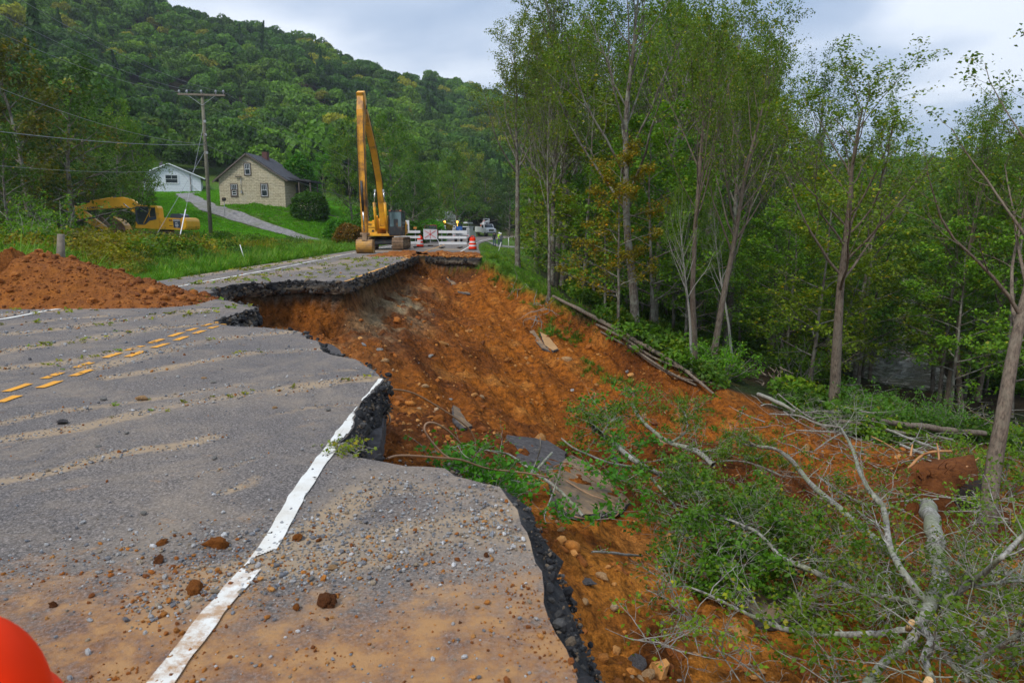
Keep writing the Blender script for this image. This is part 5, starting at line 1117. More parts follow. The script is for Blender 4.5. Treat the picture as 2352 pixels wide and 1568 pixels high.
BUSH = [tree_model('t', bush(s, 2.2, d), .10, mtwig, .5, .08, 'stem') for s, d in ((31, 1), (32, 1.2), (33, .8))]
def dense_bush(seed, n=5200, size=.13, cone=0):
    rg_ = np.random.default_rng(seed); v = rg_.normal(size=(n, 3)); v /= np.linalg.norm(v, axis=1)[:, None]; v[:, 2] = np.where(v[:, 2] < -.5, -v[:, 2], v[:, 2])
    k = (1+.22*fbm(v[:, 0]*2.4+v[:, 2]*1.7, v[:, 1]*2.4-v[:, 2], seed, 4, .6))*rg_.uniform(.80, 1.06, n); P = v*k[:, None]*[1, 1, .95]; P[:, 2] += .42
    if cone: P[:, :2] *= np.clip(1.15-.33*P[:, 2:3], .25, 1.1); P[:, 2] *= 1.7
    me = leaf_mesh(P, size, rg_, .5, .06); s = Tree(seed); s.line([Vector((0, 0, -.3)), Vector((0, 0, .6)), Vector((.05, 0, 1.1))], [.09, .07, .03], 6)
    root = bpy.data.objects.new('b', None); tr = bpy.data.objects.new('stem', s.wood()); tr.data.materials.append(mtwig); tr.parent = root; cr = bpy.data.objects.new('crown', me); me.materials.append(mleaf); cr.parent = root; return root, tr, cr
DENSE = [dense_bush(71), dense_bush(72), dense_bush(73, cone=1)]
def plant(model, name, x, y, scale, rz=None, tint=(1, 1, 1), label=None, cat='tree', group=None, z=None, lean=(0, 0), sz=None, bark=None, crown_tint=None):
    root, tr, cr = model; o = bpy.data.objects.new(name, None); COL.objects.link(o)
    zz = ground(float(x), float(y)) if z is None else z
    o.location = (x, y, zz-.05); o.rotation_euler = (lean[0], lean[1], random.random()*6.28 if rz is None else rz); o.scale = (scale, scale, sz or scale)
    t2 = bpy.data.objects.new(tr.name.split('.')[0], tr.data); COL.objects.link(t2); t2.parent = o
    c2 = bpy.data.objects.new('crown', cr.data); COL.objects.link(c2); c2.parent = o
    c2.color = tuple(tint)+(1,)
    if bark:
        t2.material_slots[0].link = 'OBJECT'; t2.material_slots[0].material = bark
    return tag(o, label, cat, group)
# ---------------- forest on the mountain : clumped crowns, thousands
def hill_crown(seed, R=4.2, conifer=False):
    rg = np.random.default_rng(seed); P = []; Nn = []
    if conifer:
        for _ in range(700):
            h = rg.random()**.8; a = rg.random()*6.283; r = R*.62*(1-h)*(.75+.3*rg.random()); P.append((r*math.cos(a), r*math.sin(a), h*R*3-1.5)); Nn.append((math.cos(a), math.sin(a), .7))
    else:
        L_ = [(rg.normal()*R*.36, rg.normal()*R*.36, rg.uniform(-.15, .55)*R, R*rg.uniform(.38, .62)) for _ in range(11)]
        for cx, cy, cz, r in L_:
            for _ in range(150):
                v = rg.normal(size=3); v /= np.linalg.norm(v)
                if v[2] < -.35: v[2] = -v[2]
                k = r*rg.uniform(.82, 1.1); P.append((cx+v[0]*k, cy+v[1]*k, cz+v[2]*k*.85)); Nn.append(v)
    P = np.array(P); Nn = np.array(Nn)+rg.normal(size=(len(P), 3))*.55; Nn /= np.linalg.norm(Nn, axis=1)[:, None]
    a = rg.normal(size=(len(P), 3)); a -= Nn*np.sum(a*Nn, 1)[:, None]; a /= np.linalg.norm(a, axis=1)[:, None]; b = np.cross(Nn, a); sz = rg.uniform(.45, .95, len(P))[:, None]*R/4.2*.58
    V = np.stack([P-a*sz, P+b*sz*.8, P+a*sz, P-b*sz*.7], 1).reshape(-1, 3); i = np.arange(len(P))*4
    me = np_mesh('hc', V, np.stack([i, i+1, i+2, i+3], 1)); add_attr(me, 'v', np.repeat(np.clip(rg.uniform(.1, .7, len(P)), 0, 1), 4))
    me.materials.append(mleaf_i); return bpy.data.objects.new('hc', me)
hc = [hill_crown(i) for i in range(5)]+[hill_crown(9, 4.2, True)]
pts = []
for x0, x1, y0, y1, st in ((-520, 700, 95, 480, 5.6), (-300, 900, 480, 760, 10)):
    a = np.arange(x0, x1, st); b = np.arange(y0, y1, st); g = np.stack(np.meshgrid(a, b), -1).reshape(-1, 2)+RNG.uniform(-.45, .45, (len(a)*len(b), 2))*st; pts.append(g)
pts = np.concatenate(pts); X, Y = pts.T; u = X/Y
az_ok = (u > -.98) & (u < .92)
clr = (Y < 140) & (X > -78) & (X < -12)                      # fields and houses stay open
clr |= (Y < 125) & (X < -12) & (X > -150) & (np.hypot(X+58, Y-118) < 34)
clr |= seg_dist(X, Y, RL+RR[::-1], True) < 7
clr |= inside(X, Y, RL+RR[::-1]) | ((X > -20) & (X < 16) & (Y < 150)) | (Y < 88+np.abs(X)*.12)
clr |= seg_dist(X, Y, [(25, 42), (33, 55), (41, 67), (56, 90), (74, 118)]) < 8
ridge_back = np.zeros(len(X), bool)
kp = az_ok & ~clr; pts = pts[kp]; X, Y = pts.T
Z = ground(X, Y)
sz = RNG.uniform(.62, 1.25, len(X))*(1+.25*fbm(X/30, Y/30, 60, 2)); sz = np.where(Y > 480, sz*1.7, sz)
# drop what lies behind the ridge: not seen from here nor a step aside
vis = (Z+10-CAMH)/Y; keep = np.ones(len(X), bool)
order = np.argsort(Y); best = {}
bins = np.round((X/Y)*160).astype(int)
for i in order:
    b_ = bins[i]; mxv = best.get(b_, -9)
    if vis[i] < mxv-.035 and Y[i] > 250: keep[i] = False
    best[b_] = max(mxv, vis[i])
X, Y, Z, sz = X[keep], Y[keep], Z[keep], sz[keep]; n = len(X)
cls = RNG.random(n); patch = fbm(X/38, Y/38, 66, 3)
tint = np.tile([.62, .80, .70], (n, 1))*RNG.uniform(.7, 1.7, (n, 1))  # bluish base tint puts distance haze into the crown colour
tint[patch > .12] *= [1.25, 1.15, .9]; tint[patch < -.2] *= [.62, .72, .85]
mm = cls < .06; tint[mm] = np.array([2.9, 1.75, .5])*RNG.uniform(.6, 1.1, (mm.sum(), 1))
mm = (cls > .06) & (cls < .18); tint[mm] *= [1.6, 1.3, .75]
mm = (cls > .93); tint[mm] *= [.6, .72, .8]
idx = RNG.integers(0, 5, n); idx[(cls > .95) & (Y < 330) & (RNG.random(n) < .6)] = 5
scatter('hillside_forest', np.column_stack([X, Y, Z+3.6*sz]), np.column_stack([RNG.normal(0, .08, n), RNG.normal(0, .08, n), RNG.uniform(0, 6.28, n)]), np.column_stack([sz, sz, sz*RNG.uniform(.9, 1.35, n)]), hc, idx, tint)
print('hill trees', n)
# ---------------- individual trees along the picture
def pt(px, py, Y):
    d = ray(px, py); return d[0]*Y, Y
HR = 24.0
TG = 'tall thin trees of the wood beyond the washout'
GRN = (1, 1, 1)
def tall(px, Y, top, var, label, group=None, tint=(1, 1, 1), bark=None, rz=None, lean=(0, 0), py=600, thick=1.0, cat='tree', name='tall_tree'):
    x, y = pt(px, py, Y); z = ground(float(x), float(y)); H = at_Y(px, top, Y).z-z
    k = H/24.0; return plant(TALL[var], name, x, y, k*thick, rz, tint, label, cat, group, z, lean, k, bark)
tall(1190, 39, 55, 0, 'tall grey-barked tree standing at the end of the grassy bank, nearest the workers', tint=(1.25, 1.05, .7), py=600, rz=1.0)
tall(1262, 33, 150, 3, 'slender leaning tree with thin trunk at the top of the slide flank', tint=(1.1, 1.0, .8), py=665, thick=.62, lean=(0, -.05))
tall(1292, 44, -130, 1, 'tall bare-boled tree between the bank and the tallest forked tree', tint=(1.0, .95, .75), py=640)
tall(1460, 31, -200, 2, 'tallest forked tree with thick pale trunk at the foot of the slide', tint=(1.05, 1.1, .7), py=775, rz=2.0, lean=(0, .02))
tall(1600, 28, 60, 1, 'leaning brown-trunked tree, left one of the leaning pair below the wood', tint=(1, 1, .75), py=815, bark=mbark_red, lean=(0, .16), thick=.8)
tall(1640, 29.5, 30, 2, 'leaning brown-trunked tree, right one of the leaning pair below the wood', tint=(1, 1, .75), py=800, bark=mbark_red, lean=(0, .14), thick=.85)
tall(1912, 27, 165, 0, 'broad-crowned tree with slanting brown trunk above the fallen logs', tint=(1.2, 1.15, .7), py=915, bark=mbark_red, lean=(0, .09), rz=4.0, thick=1.35)
tall(2283, 14.5, -60, 3, 'near leaning tree with rusty mud-stained foot at the right edge', tint=(.9, .95, .8), py=1090, bark=mbark_red, lean=(0, .13), thick=1.25, rz=.6)
tall(1590, 27, 430, 3, 'thin white-stemmed sapling beside the leaning brown pair', tint=(1, 1.1, .8), py=800, bark=mbirch, thick=.7, lean=(0, .05))
tall(1690, 31, 420, 3, 'thin white-stemmed sapling right of the leaning brown pair', tint=(1, 1.1, .8), py=760, bark=mbirch, thick=.7, lean=(0, .12))
tall(2180, 34, 255, 0, 'brown-trunked tree of the clump by the stream, leftmost of the clump', tint=(1, .95, .7), py=880, bark=mbark_red, lean=(0, .07), thick=.8)
tall(2215, 33, 280, 1, 'brown-trunked tree of the clump by the stream, middle of the clump', tint=(.95, 1.05, .7), py=890, bark=mbark_red, lean=(0, .10), thick=.8)
tall(2250, 35, 260, 2, 'brown-trunked tree of the clump by the stream, rightmost of the clump', tint=(.9, 1.0, .7), py=885, bark=mbark_red, lean=(0, .13), thick=.8)
rg = random.Random(5)
spots = []
def free(x, y, dmin):
    return all((x-a)**2+(y-b)**2 > dmin*dmin for a, b in spots)
tops = [(1060, 80), (1130, 0), (1250, -60), (1700, -40), (1780, 60), (1860, 170), (1950, 210), (2100, 190), (2200, 290), (2352, 260), (2700, 200)]
def top_at(px): return float(np.interp(px, [a for a, _ in tops], [b for _, b in tops]))
cnt = 0
for k in range(900):
    px = rg.uniform(1140, 2620); Y = rg.uniform(36, 92); x = ray(px, 600)[0]*Y
    sd_ = float(seg_dist(np.array([x]), np.array([Y]), [(25, 42), (33, 55), (41, 67), (56, 90)])[0])
    if sd_ < 7 or (abs(px-2100) < 60 and Y < 64) or (x < 3.5 and Y > 40) or (px < 1180 and Y > 45) or not free(x, Y, 3.6): continue
    spots.append((x, Y)); tp = top_at(px)+rg.uniform(0, 190)+(Y-36)*1.6
    if px < 1180: tp = max(tp, 160)
    warm = rg.random()
    t = (rg.uniform(.75, 1.25),)*1; s_ = t[0]; tn = (s_*1.05, s_*1.0, .75*s_) if warm < .6 else ((s_*1.35, s_*1.15, .6) if warm < .85 else (.75*s_, .9*s_, .8*s_))
    tall(px, Y, tp, rg.randrange(4), ('tall slender tree with '+('olive', 'yellowing', 'dark green')[0 if warm < .6 else (1 if warm < .85 else 2)]+' sparse crown in the '+('left', 'middle', 'right')[0 if px < 1500 else (1 if px < 1900 else 2)]+' part of the wood'), TG, tn, None, py=600, thick=rg.uniform(.85, 1.2)); cnt += 1
    if cnt >= 78: break
print('tall', cnt)
UG = 'leafy understorey trees in the wood beyond the washout'
cnt = 0; spots2 = []
for k in range(1500):
    px = rg.uniform(1165, 2600); Y = rg.uniform(30, 74); x = ray(px, 650)[0]*Y
    if px < 1300 and Y < 40 or px-2.8*F/Y < 1165: continue
    if px > 1560 and Y < 31: continue
    if abs(px-2085) < 8+1.5*F/Y and Y < 74: continue
    if 1690 < px < 1800 and Y < 42: continue
    if Y < 36 and px < 1750 and rg.random() < .5: continue
    zx = ground(float(x), float(Y)); 
    if x < 4 and Y > 42: continue
    gi_ = float(seg_dist(np.array([x]), np.array([Y]), FL+OPEN[:1])[0])
    if gi_ < 3 or (Y < 29): continue
    if any((x-a)**2+(Y-b)**2 < 2.5**2 for a, b in spots2): continue
    spots2.append((x, Y)); g = rg.random(); s_ = rg.uniform(.8, 1.5)
    tn = (s_, s_*1.2, s_*.8) if g < .55 else ((.65*s_, .95*s_, 1.1*s_) if g < .8 else (1.3*s_, 1.1*s_, .6*s_))
    plant(LAYER[rg.randrange(3)], 'understorey_tree', x, Y, rg.uniform(.6, 1.15), None, tn, ('leafy understorey tree with '+('fresh green', 'deep blue-green', 'yellow-green')[0 if g < .55 else (1 if g < .8 else 2)]+' branches in the '+('left', 'middle', 'right')[0 if px < 1500 else (1 if px < 1900 else 2)]+' part of the wood'), 'tree', UG); cnt += 1
    if cnt >= 150: break
print('under', cnt)
x, y = pt(1420, 760, 29.5); plant(LAYER[0], 'understorey_tree', x, y, .66, 1.0, (1.9, .95, .35), 'small layered tree turning orange and rust in front of the wood', 'tree', sz=.72)
x, y = pt(1830, 830, 33); plant(BUSH[0], 'bush', x, y, 1.35, .3, (.9, 1.1, .6), 'round dark green bush by the small uprooted stump', 'bush')
x, y = pt(1660, 830, 27.5); plant(BUSH[1], 'bush', x, y, .85, .9, (1.1, 1.7, .7), 'bright green bush at the foot of the leaning brown pair', 'bush')
for i, (px, py, Y, s_, lb) in enumerate(((2000, 925, 25, .85, 'blue-green leafy bush, left one above the fallen logs'), (2130, 935, 25, .7, 'blue-green leafy bush, middle one above the fallen logs'), (2190, 930, 25, .8, 'blue-green leafy bush at the right end of the fallen logs'),
      (2230, 1010, 19, .75, 'yellow-green leafy bush below the fallen logs'), (2320, 1000, 18, .9, 'yellow-green leafy bush beside the rusty leaning tree'), (2250, 1235, 11, .42, 'small dark green bush at the pit of the uprooted tree'), (2340, 1150, 13, .7, 'pale green bush at the right edge behind the root pit'))):
    x, y = pt(px, py, Y); plant(BUSH[i % 3], 'bush', x, y, s_, None, (.75, 1.15, 1.4) if i < 3 else (1.2, 1.35, .7), lb, 'bush')
# undergrowth of the wood floor: a mass nobody could count
def leafclump(seed, n=110, R=.45, H=.5, size=.13, mat=None, yl=.1):
    rg_ = np.random.default_rng(seed); a = rg_.uniform(0, 6.283, n); r = R*np.sqrt(rg_.random(n)); z = H*rg_.random(n)*(1-.55*(r/R)**2)+.02
    P = np.column_stack([r*np.cos(a), r*np.sin(a), z]); me = leaf_mesh(P, size, rg_, .6, yl); me.materials.append(mat or mleaf_i); return bpy.data.objects.new('lc', me)
def grassclump(seed, n=34, R=.16, H=.35, wd=.012, bend=.5):
    rg_ = np.random.default_rng(seed); V = []; Fq = []; vv = []
    for i in range(n):
        a = rg_.uniform(0, 6.283); r = R*math.sqrt(rg_.random()); p = np.array([r*math.cos(a), r*math.sin(a), -.03]); d = np.array([math.cos(a+rg_.normal()*.8), math.sin(a+rg_.normal()*.8), 0]); h = H*rg_.uniform(.5, 1.15); b = bend*h*rg_.uniform(.3, 1.2)
        sd = np.array([-d[1], d[0], 0])*wd*rg_.uniform(.7, 1.4); base = len(V); v = rg_.uniform(.2, .82) if rg_.random() > .12 else .95
        for t, w_ in ((0, 1), (.5, .8), (1, .12)):
            q = p+d*b*t*t+np.array([0, 0, h*(t-.18*t*t)]); V += [q-sd*w_, q+sd*w_]; vv += [v, v]
        Fq += [(base, base+1, base+3, base+2), (base+2, base+3, base+5, base+4)]
    me = np_mesh('gc', np.array(V), np.array(Fq)); add_attr(me, 'v', np.array(vv)); me.materials.append(mgrass_i); return bpy.data.objects.new('gc', me)
mgrass_i = leafmat('grass blades', (.03, .085, .006), (.085, .19, .014), (.22, .22, .05), True, .3)
def rnd_rot(n, tilt=.15): return np.column_stack([RNG.normal(0, tilt, n), RNG.normal(0, tilt, n), RNG.uniform(0, 6.283, n)])
lc = [leafclump(i) for i in range(4)]; lw = [leafclump(50+i, 190, .5, .6, .085) for i in range(4)]
def wood_ok(X, Y):
    z, m_, rd, nat = ground_info(X, Y); return z, m_, rd
X = RNG.uniform(.5, 60, 9000); Y = RNG.uniform(14, 75, 9000); Z, m_, rd = wood_ok(X, Y)
ok = (m_ < .25) & (rd < -1) & ~((X < 4.5) & (Y > 22)) & (seg_dist(X, Y, [(23, 30), (25, 42), (33, 55), (41, 67), (56, 90)]) > 5) & (X/Y < .95) & (X/Y > .02)
ok &= (RNG.random(len(X)) < sstep(.55+1.4*fbm(X/4, Y/4, 90, 2))) & ~((np.abs(X/Y-.612) < .05) & (Y > 30)) & ~((np.abs(X/Y-.385) < .045) & (Y < 45) & (RNG.random(len(X)) < .85))
X, Y, Z = X[ok], Y[ok], Z[ok]; n = len(X); tn = np.tile([.75, 1.0, .85], (n, 1))*RNG.uniform(.5, 1.25, (n, 1)); k = RNG.random(n) < .2; tn[k] *= [1.7, 1.25, .6]
scatter('undergrowth', np.column_stack([X, Y, Z]), rnd_rot(n), RNG.uniform(.7, 2.0, n), lc, None, tn)
# weeds on the left bank
X = RNG.uniform(-62, -11.4, 24000); Y = RNG.uniform(15, 78, 24000); Z, m_, rd = wood_ok(X, Y)
lawn = (seg_dist(X, Y, [(-11.9, 71), (-17.3, 74), (-21.5, 77.5), (-25.3, 80), (-30.9, 84)]) < 2.5) | ((Y > 66) & (X > -34)) | inside(X, Y, [(-17, 74), (-24, 80), (-30, 84), (-36, 92), (-60, 110), (-60, 130), (-12, 130), (-12, 70)])
u = X/Y
ok = (rd < -2.6) & ~lawn & (u > -.85) & ~((X > -36.5) & (X < -24.5) & (Y > 58) & (Y < 66)) & (RNG.random(len(X)) < np.clip(26/Y, .18, 1))
ok &= ~((X > -16) & (Y > 58))
X, Y, Z, rd = X[ok], Y[ok], Z[ok], rd[ok]; n = len(X); pt_ = fbm(X/3, Y/3, 95, 3)
tn = np.tile([.85, 1.0, .6], (n, 1))*RNG.uniform(.45, 1.3, (n, 1)); tn[pt_ > .12] *= [2.1, 1.0, .9]; tn[pt_ < -.2] *= [.6, .8, .9]; k = RNG.random(n) < .1; tn[k] = [2.0, 1.2, 1.0]
scatter('roadside_weeds', np.column_stack([X, Y, Z]), rnd_rot(n), RNG.uniform(.6, 2.3, n)*np.clip((-rd-1.5)/3, .35, 1)*np.clip(Y/35, .55, 1.2)*np.where((X/Y > -.66) & (Y > 38), .55, 1), lw, None, tn)
print('weeds', n)
# mown and rough grass
gc = [grassclump(i) for i in range(3)]+[grassclump(7, 26, .2, .6, .014, .8)]
X = RNG.uniform(-24, 6.5, 60000); Y = RNG.uniform(13, 80, 60000); Z, m_, rd = wood_ok(X, Y)
left = (rd < -.02) & (rd > -6-RNG.random(len(X))*3) & (X < -10)
right = (X > -3) & (X < 2.6+RNG.normal(0, .6, len(X))) & (rd < -.02) & (Y > 31.5)
ok = (left | right) & (m_ < .12) & (RNG.random(len(X)) < np.clip(30/Y, .25, 1)) & ~((Y > 86) & (X > -2))
X, Y, Z, rd, left = X[ok], Y[ok], Z[ok], rd[ok], left[ok]; n = len(X)
tn = np.tile([1.35, 1.45, .8], (n, 1))*RNG.uniform(.7, 1.35, (n, 1)); k = (~left) & (fbm(X/2, Y/2, 97, 2) > 0); tn[k] *= [1.5, 1.15, .8]
sc_ = RNG.uniform(.45, 1.1, n)*np.where(left, .85, np.where(Y > 50, .26, .32))*np.clip(Y/30, .7, 1.4)
near_edge = np.clip(-rd/.6, .35, 1)
scatter('rough_grass', np.column_stack([X, Y, Z]), rnd_rot(n, .25), sc_*near_edge, gc, np.where(RNG.random(n) < .3, 3, RNG.integers(0, 3, n)), tn)
print('grass', n)
# seed-headed tall grass left of the dirt pile
X = RNG.uniform(-22, -13.5, 500); Y = RNG.uniform(15, 24, 500); Z = ground(X, Y); n = len(X)
scatter('tall_seed_grass', np.column_stack([X, Y, Z]), rnd_rot(n, .3), RNG.uniform(1.3, 2.4, n), [grassclump(21, 30, .2, .6, .012, .9)], None, np.tile([1.6, 1.5, .9], (n, 1)))
# turf hanging over the slide's right flank
flp = []; 
for a, b in zip(FL[:3], FL[1:4]):
    for _ in range(60): t = RNG.random(); flp.append((a[0]+(b[0]-a[0])*t+RNG.normal(0, .3)+.1, a[1]+(b[1]-a[1])*t+RNG.normal(0, .3)+.1))
flp = np.array(flp[:150]); Z = ground(flp[:, 0], flp[:, 1]); n = len(flp)
scatter('hanging_turf', np.column_stack([flp, Z]), np.column_stack([RNG.normal(.6, .4, n), RNG.normal(-.5, .4, n), RNG.uniform(-.6, .6, n)]), RNG.uniform(.45, .9, n), gc, None, np.tile([1.15, 1.15, .8], (n, 1))*RNG.uniform(.6, 1.3, (n, 1)))
# turf patches lying on the slide
tp = []
for px, py, r_, k in ((1260, 762, .4, 40), (1320, 775, .6, 60), (1370, 850, .5, 25), (1410, 880, .6, 25), (1560, 925, .8, 30), (1620, 945, .7, 25), (1700, 1010, .8, 50), (1830, 950, .8, 30), (1760, 1060, .6, 30), (2040, 1010, .8, 70), (1150, 632, .35, 20)):
    c0 = gproj(px, py); q = RNG.normal(0, r_*.7, (k, 2)); tp.append(np.column_stack([c0.x+q[:, 0], c0.y+q[:, 1]]))
tp = np.concatenate(tp); Z = ground(tp[:, 0], tp[:, 1]); n = len(tp)
scatter('slumped_turf', np.column_stack([tp, Z]), rnd_rot(n, .5), RNG.uniform(.3, .7, n), gc, None, np.tile([1.1, 1.15, .8], (n, 1))*RNG.uniform(.5, 1.2, (n, 1)))
# left wood
LG = 'trees of the dark wood on the left'
def rt(px, Y, top, var, label, tint, group=None, wide=1.0, name='broadleaf_tree', py=520, z=None):
    x = ray(px, py)[0]*Y; z = ground(float(x), float(Y)) if z is None else z; H = at_Y(px, top, Y).z-z; k = H/12.6
    return plant(ROUND[var], name, x, Y, k*wide, None, tint, label, 'tree', group, z, sz=k)
rt(70, 52, 62, 0, 'largest dark tree with reddish creeper on the far left', (.95, .62, .5), wide=1.0)
rt(-40, 58, 40, 1, 'dark tree at the left edge behind the large reddish one', (.5, .62, .55))
rt(170, 60, 130, 2, 'dark green tree right of the large reddish one', (.45, .62, .55), wide=1.1)
rt(255, 74, 225, 1, 'light green multi-stemmed tree above the parked yellow digger', (.95, 1.15, .6), wide=.8)
rt(330, 80, 265, 0, 'light green slender tree left of the white house', (.9, 1.1, .6), wide=.7)
rt(205, 76, 215, 2, 'bright-topped tree behind the digger boom', (.9, 1.2, .55), wide=.8)
rt(20, 42, 290, 2, 'dark leafy tree at the left edge above the seed grass', (.55, .72, .5))
rt(110, 70, 310, 0, 'dark leafy tree behind the digger bucket', (.5, .68, .5))
rt(160, 72, 350, 1, 'low dark tree behind the digger boom tip', (.6, .85, .5), wide=1.1)
rt(-120, 45, 200, 0, 'dark tree outside the left edge', (.5, .65, .5))
for i, (px, Y, tp_) in enumerate(((-60, 70, 60), (60, 75, 150), (130, 82, 200), (0, 85, 120), (230, 90, 260), (290, 95, 300), (-180, 62, 60), (20, 64, 250), (90, 66, 290), (150, 70, 330), (225, 70, 370), (280, 72, 400), (330, 90, 380))):
    rt(px, Y, tp_, i % 3, ('dark', 'mid', 'lighter')[i % 3]+' green tree inside the left-hand wood', (.5+.12*(i % 3), .7+.1*(i % 2), .5), LG)
for i, (px, Y, tp_) in enumerate(((1720, 84, 330), (1790, 92, 345), (1850, 80, 325), (1910, 96, 350), (1975, 88, 345), (2040, 104, 362), (2150, 104, 355), (2210, 86, 340), (2270, 80, 310), (2330, 76, 300), (2400, 72, 290), (2480, 78, 280), (1660, 90, 300), (1600, 82, 280))):
    rt(px, Y, tp_, i % 3, ('broad', 'narrow', 'pale')[i % 3]+' leafy tree of the far stream bank, closing the wood', (.9+.15*(i % 2), 1.0+.12*(i % 3), .6), 'leafy trees of the far stream bank')
# behind houses and along the road
for px, Y, tp_, var, tn, wd, lb in ((745, 103, 352, 2, (.8, 1.5, .5), .85, 'rounded yellow-green tree behind the stone house roof'), 
      (812, 88, 285, 1, (.95, 1.1, .7), .8, 'light green tree behind the tall digger arm'), (900, 96, 262, 2, (.8, 1.05, .75), .9, 'light green tree right of the tall digger arm'), (850, 80, 375, 0, (.45, .7, .5), .85, 'dark tree behind the tall digger'),
      (935, 84, 385, 1, (.4, .65, .5), 1.0, 'dark tree right of the tall digger cab'), (1010, 130, 375, 2, (.9, 1.1, .7), .9, 'pale green tree beyond the parked trucks'), (960, 105, 330, 2, (.8, 1.0, .7), .8, 'light green tree left of the parked trucks'),
      (1055, 140, 345, 0, (.8, 1.0, .65), 1.0, 'green tree behind the bucket truck'), (1110, 165, 370, 1, (.45, .6, .5), 1.0, 'dark tree beyond the bend of the road'), (1170, 150, 400, 2, (.3, .42, .35), 1.0, 'shadowy tree beyond the bend, right of the bucket truck'),
      (1100, 172, 330, 1, (1.5, 1.25, .5), .9, 'tall yellowing tree left of the wood'), (1290, 90, 225, 2, (1.3, 1.15, .5), .8, 'olive tree leaning over the road bend'), (1275, 62, 300, 0, (1.1, 1.0, .6), .6, 'brownish tree above the workers'),
      (415, 150, 330, 1, (1.0, 1.1, .5), 1.0, 'tree rising behind the white house'), (480, 150, 335, 2, (1.1, 1.1, .5), 1.0, 'tree between the two houses')):
    rt(px, Y, tp_, var, lb, tn, None, wd)
for i_, (px, py, Y, s_, tn, lb) in enumerate(((712, 470, 87, 2.3, (.38, .62, .36), 'large rounded dark bush at the porch of the stone house'), (800, 525, 72, 1.6, (1.6, .55, .5), 'red-leaved bush left of the tall digger'), (782, 500, 78, 1.9, (.6, 1.2, .4), 'green bush above the red-leaved one'),
      (820, 520, 74, 1.9, (.5, .8, .4), 'dark green bush behind the red-leaved one'), (985, 535, 96, 2.3, (.8, 1.7, .4), 'bright green bush left of the parked trucks'), (1015, 530, 120, 2.2, (1.3, .7, .5), 'russet bush behind the white pickup'), (1225, 560, 85, 1.1, (.5, .7, .5), 'dark bush right of the workers'), (1205, 540, 100, 1.3, (.3, .4, .3), 'shadowy bush beyond the side path'),
      (130, 560, 40, 1.5, (.8, 1.1, .5), 'leafy bush on the left bank in front of the digger bucket'), (60, 570, 34, 1.2, (1, 1.3, .5), 'leafy bush on the left bank by the wooden post'), (940, 560, 82, 2.0, (.4, .7, .4), 'dark bush right of the digger tracks'), (905, 545, 80, 2.4, (.4, .6, .4), 'dark bush behind the digger cab'))):
    x = ray(px, py)[0]*Y; plant(DENSE[i_ % 2] if Y > 65 and px < 1050 else BUSH[int(px) % 3], 'bush', x, Y, s_*(1.0 if Y > 65 and px < 1050 else 1), None, tn, lb, 'bush')
x = ray(686, 420)[0]*97; plant(DENSE[2], 'clipped_tree', x, 97, 2.9, None, (.5, 1.0, .35), 'rounded clipped dark green tree behind the porch', 'tree')
# lawn grass (mown, short) up the slope
X = RNG.uniform(-70, -13, 40000); Y = RNG.uniform(66, 125, 40000); ok = inside(X, Y, [(-15, 66), (-34, 66), (-44, 84), (-66, 100), (-70, 125), (-13, 125), (-13.5, 66)]) & (seg_dist(X, Y, [(-11.9, 71), (-17.3, 74), (-21.5, 77.5), (-25.3, 80), (-30.9, 84), (-35.7, 88), (-41.2, 97), (-48.5, 110), (-50, 117)]) > 1.6)
X, Y = X[ok], Y[ok]; Z = ground(X, Y); n = len(X)
scatter('lawn_grass', np.column_stack([X, Y, Z]), rnd_rot(n, .2), RNG.uniform(.5, .9, n), [grassclump(41, 40, .5, .22, .03, .6)], None, np.tile([1.7, 2.1, .6], (n, 1))*RNG.uniform(.8, 1.2, (n, 1)))
print('T p20_veg', round(_t.time()-_T0,1))
# ================================================================== LOOSE THINGS: dirt pile, clods, stones, slabs, cables, fallen trees
def clodmat(name, a, b_, c2=None, vs=8):
    m = M(name); P_ = m.obj(); n = m.noise(vs, 7, .7, P_); n2 = m.noise(vs*5, 4, .7, P_); c = m.mix(m.ramp(n, (.35, 0.0), (.65, 1.0)), a, b_)
    if c2: c = m.mix(m.ramp(n2, (.58, 0.0), (.72, .7)), c, c2)
    m.bsdf(c, .9, m.math('ADD', n, m.math('MULTIPLY', n2, .5)), .8, .05, spec=.2); return m.m
m_clay = clodmat('orange clay', (.20, .06, .010), (.38, .13, .022)); m_clayd = clodmat('brown clay', (.10, .032, .010), (.20, .07, .018))
m_rock = clodmat('grey rock', (.16, .155, .14), (.36, .34, .31), (.30, .16, .07), 5); m_ochre = clodmat('ochre rock', (.32, .17, .07), (.50, .33, .17), (.25, .09, .03), 5)
m_asph = clodmat('broken asphalt', (.04, .038, .038), (.13, .12, .12), (.20, .10, .045), 7); m_top = clodmat('muddy asphalt top', (.10, .085, .07), (.34, .22, .12), (.34, .13, .03), 2.2)
def lump(seed, sub=2, flat=.75, rough=.28, ang=False):
    bm = bmesh.new(); bmesh.ops.create_icosphere(bm, subdivisions=sub, radius=1)
    rg_ = np.random.default_rng(seed); cuts = rg_.normal(size=(7, 3)); cuts /= np.linalg.norm(cuts, axis=1)[:, None]; lim = rg_.uniform(.55, .9, 7)
    for v in bm.verts:
        p = np.array(v.co)
        if ang:
            for c_, l_ in zip(cuts, lim):
                d_ = p @ c_
                if d_ > l_: p = p-c_*(d_-l_)
        k = 1+rough*float(fbm(np.array([p[0]*1.7+seed*3.1]), np.array([p[1]*1.7+p[2]*2.3]), seed, 3, .6)[0])*1.4
        v.co = (p[0]*k, p[1]*k*(.8+.15*math.sin(seed)), p[2]*k*flat)
    me = bpy.data.meshes.new('lump'); bm.to_mesh(me); bm.free(); me.polygons.foreach_set('use_smooth', [not ang]*len(me.polygons)); return me
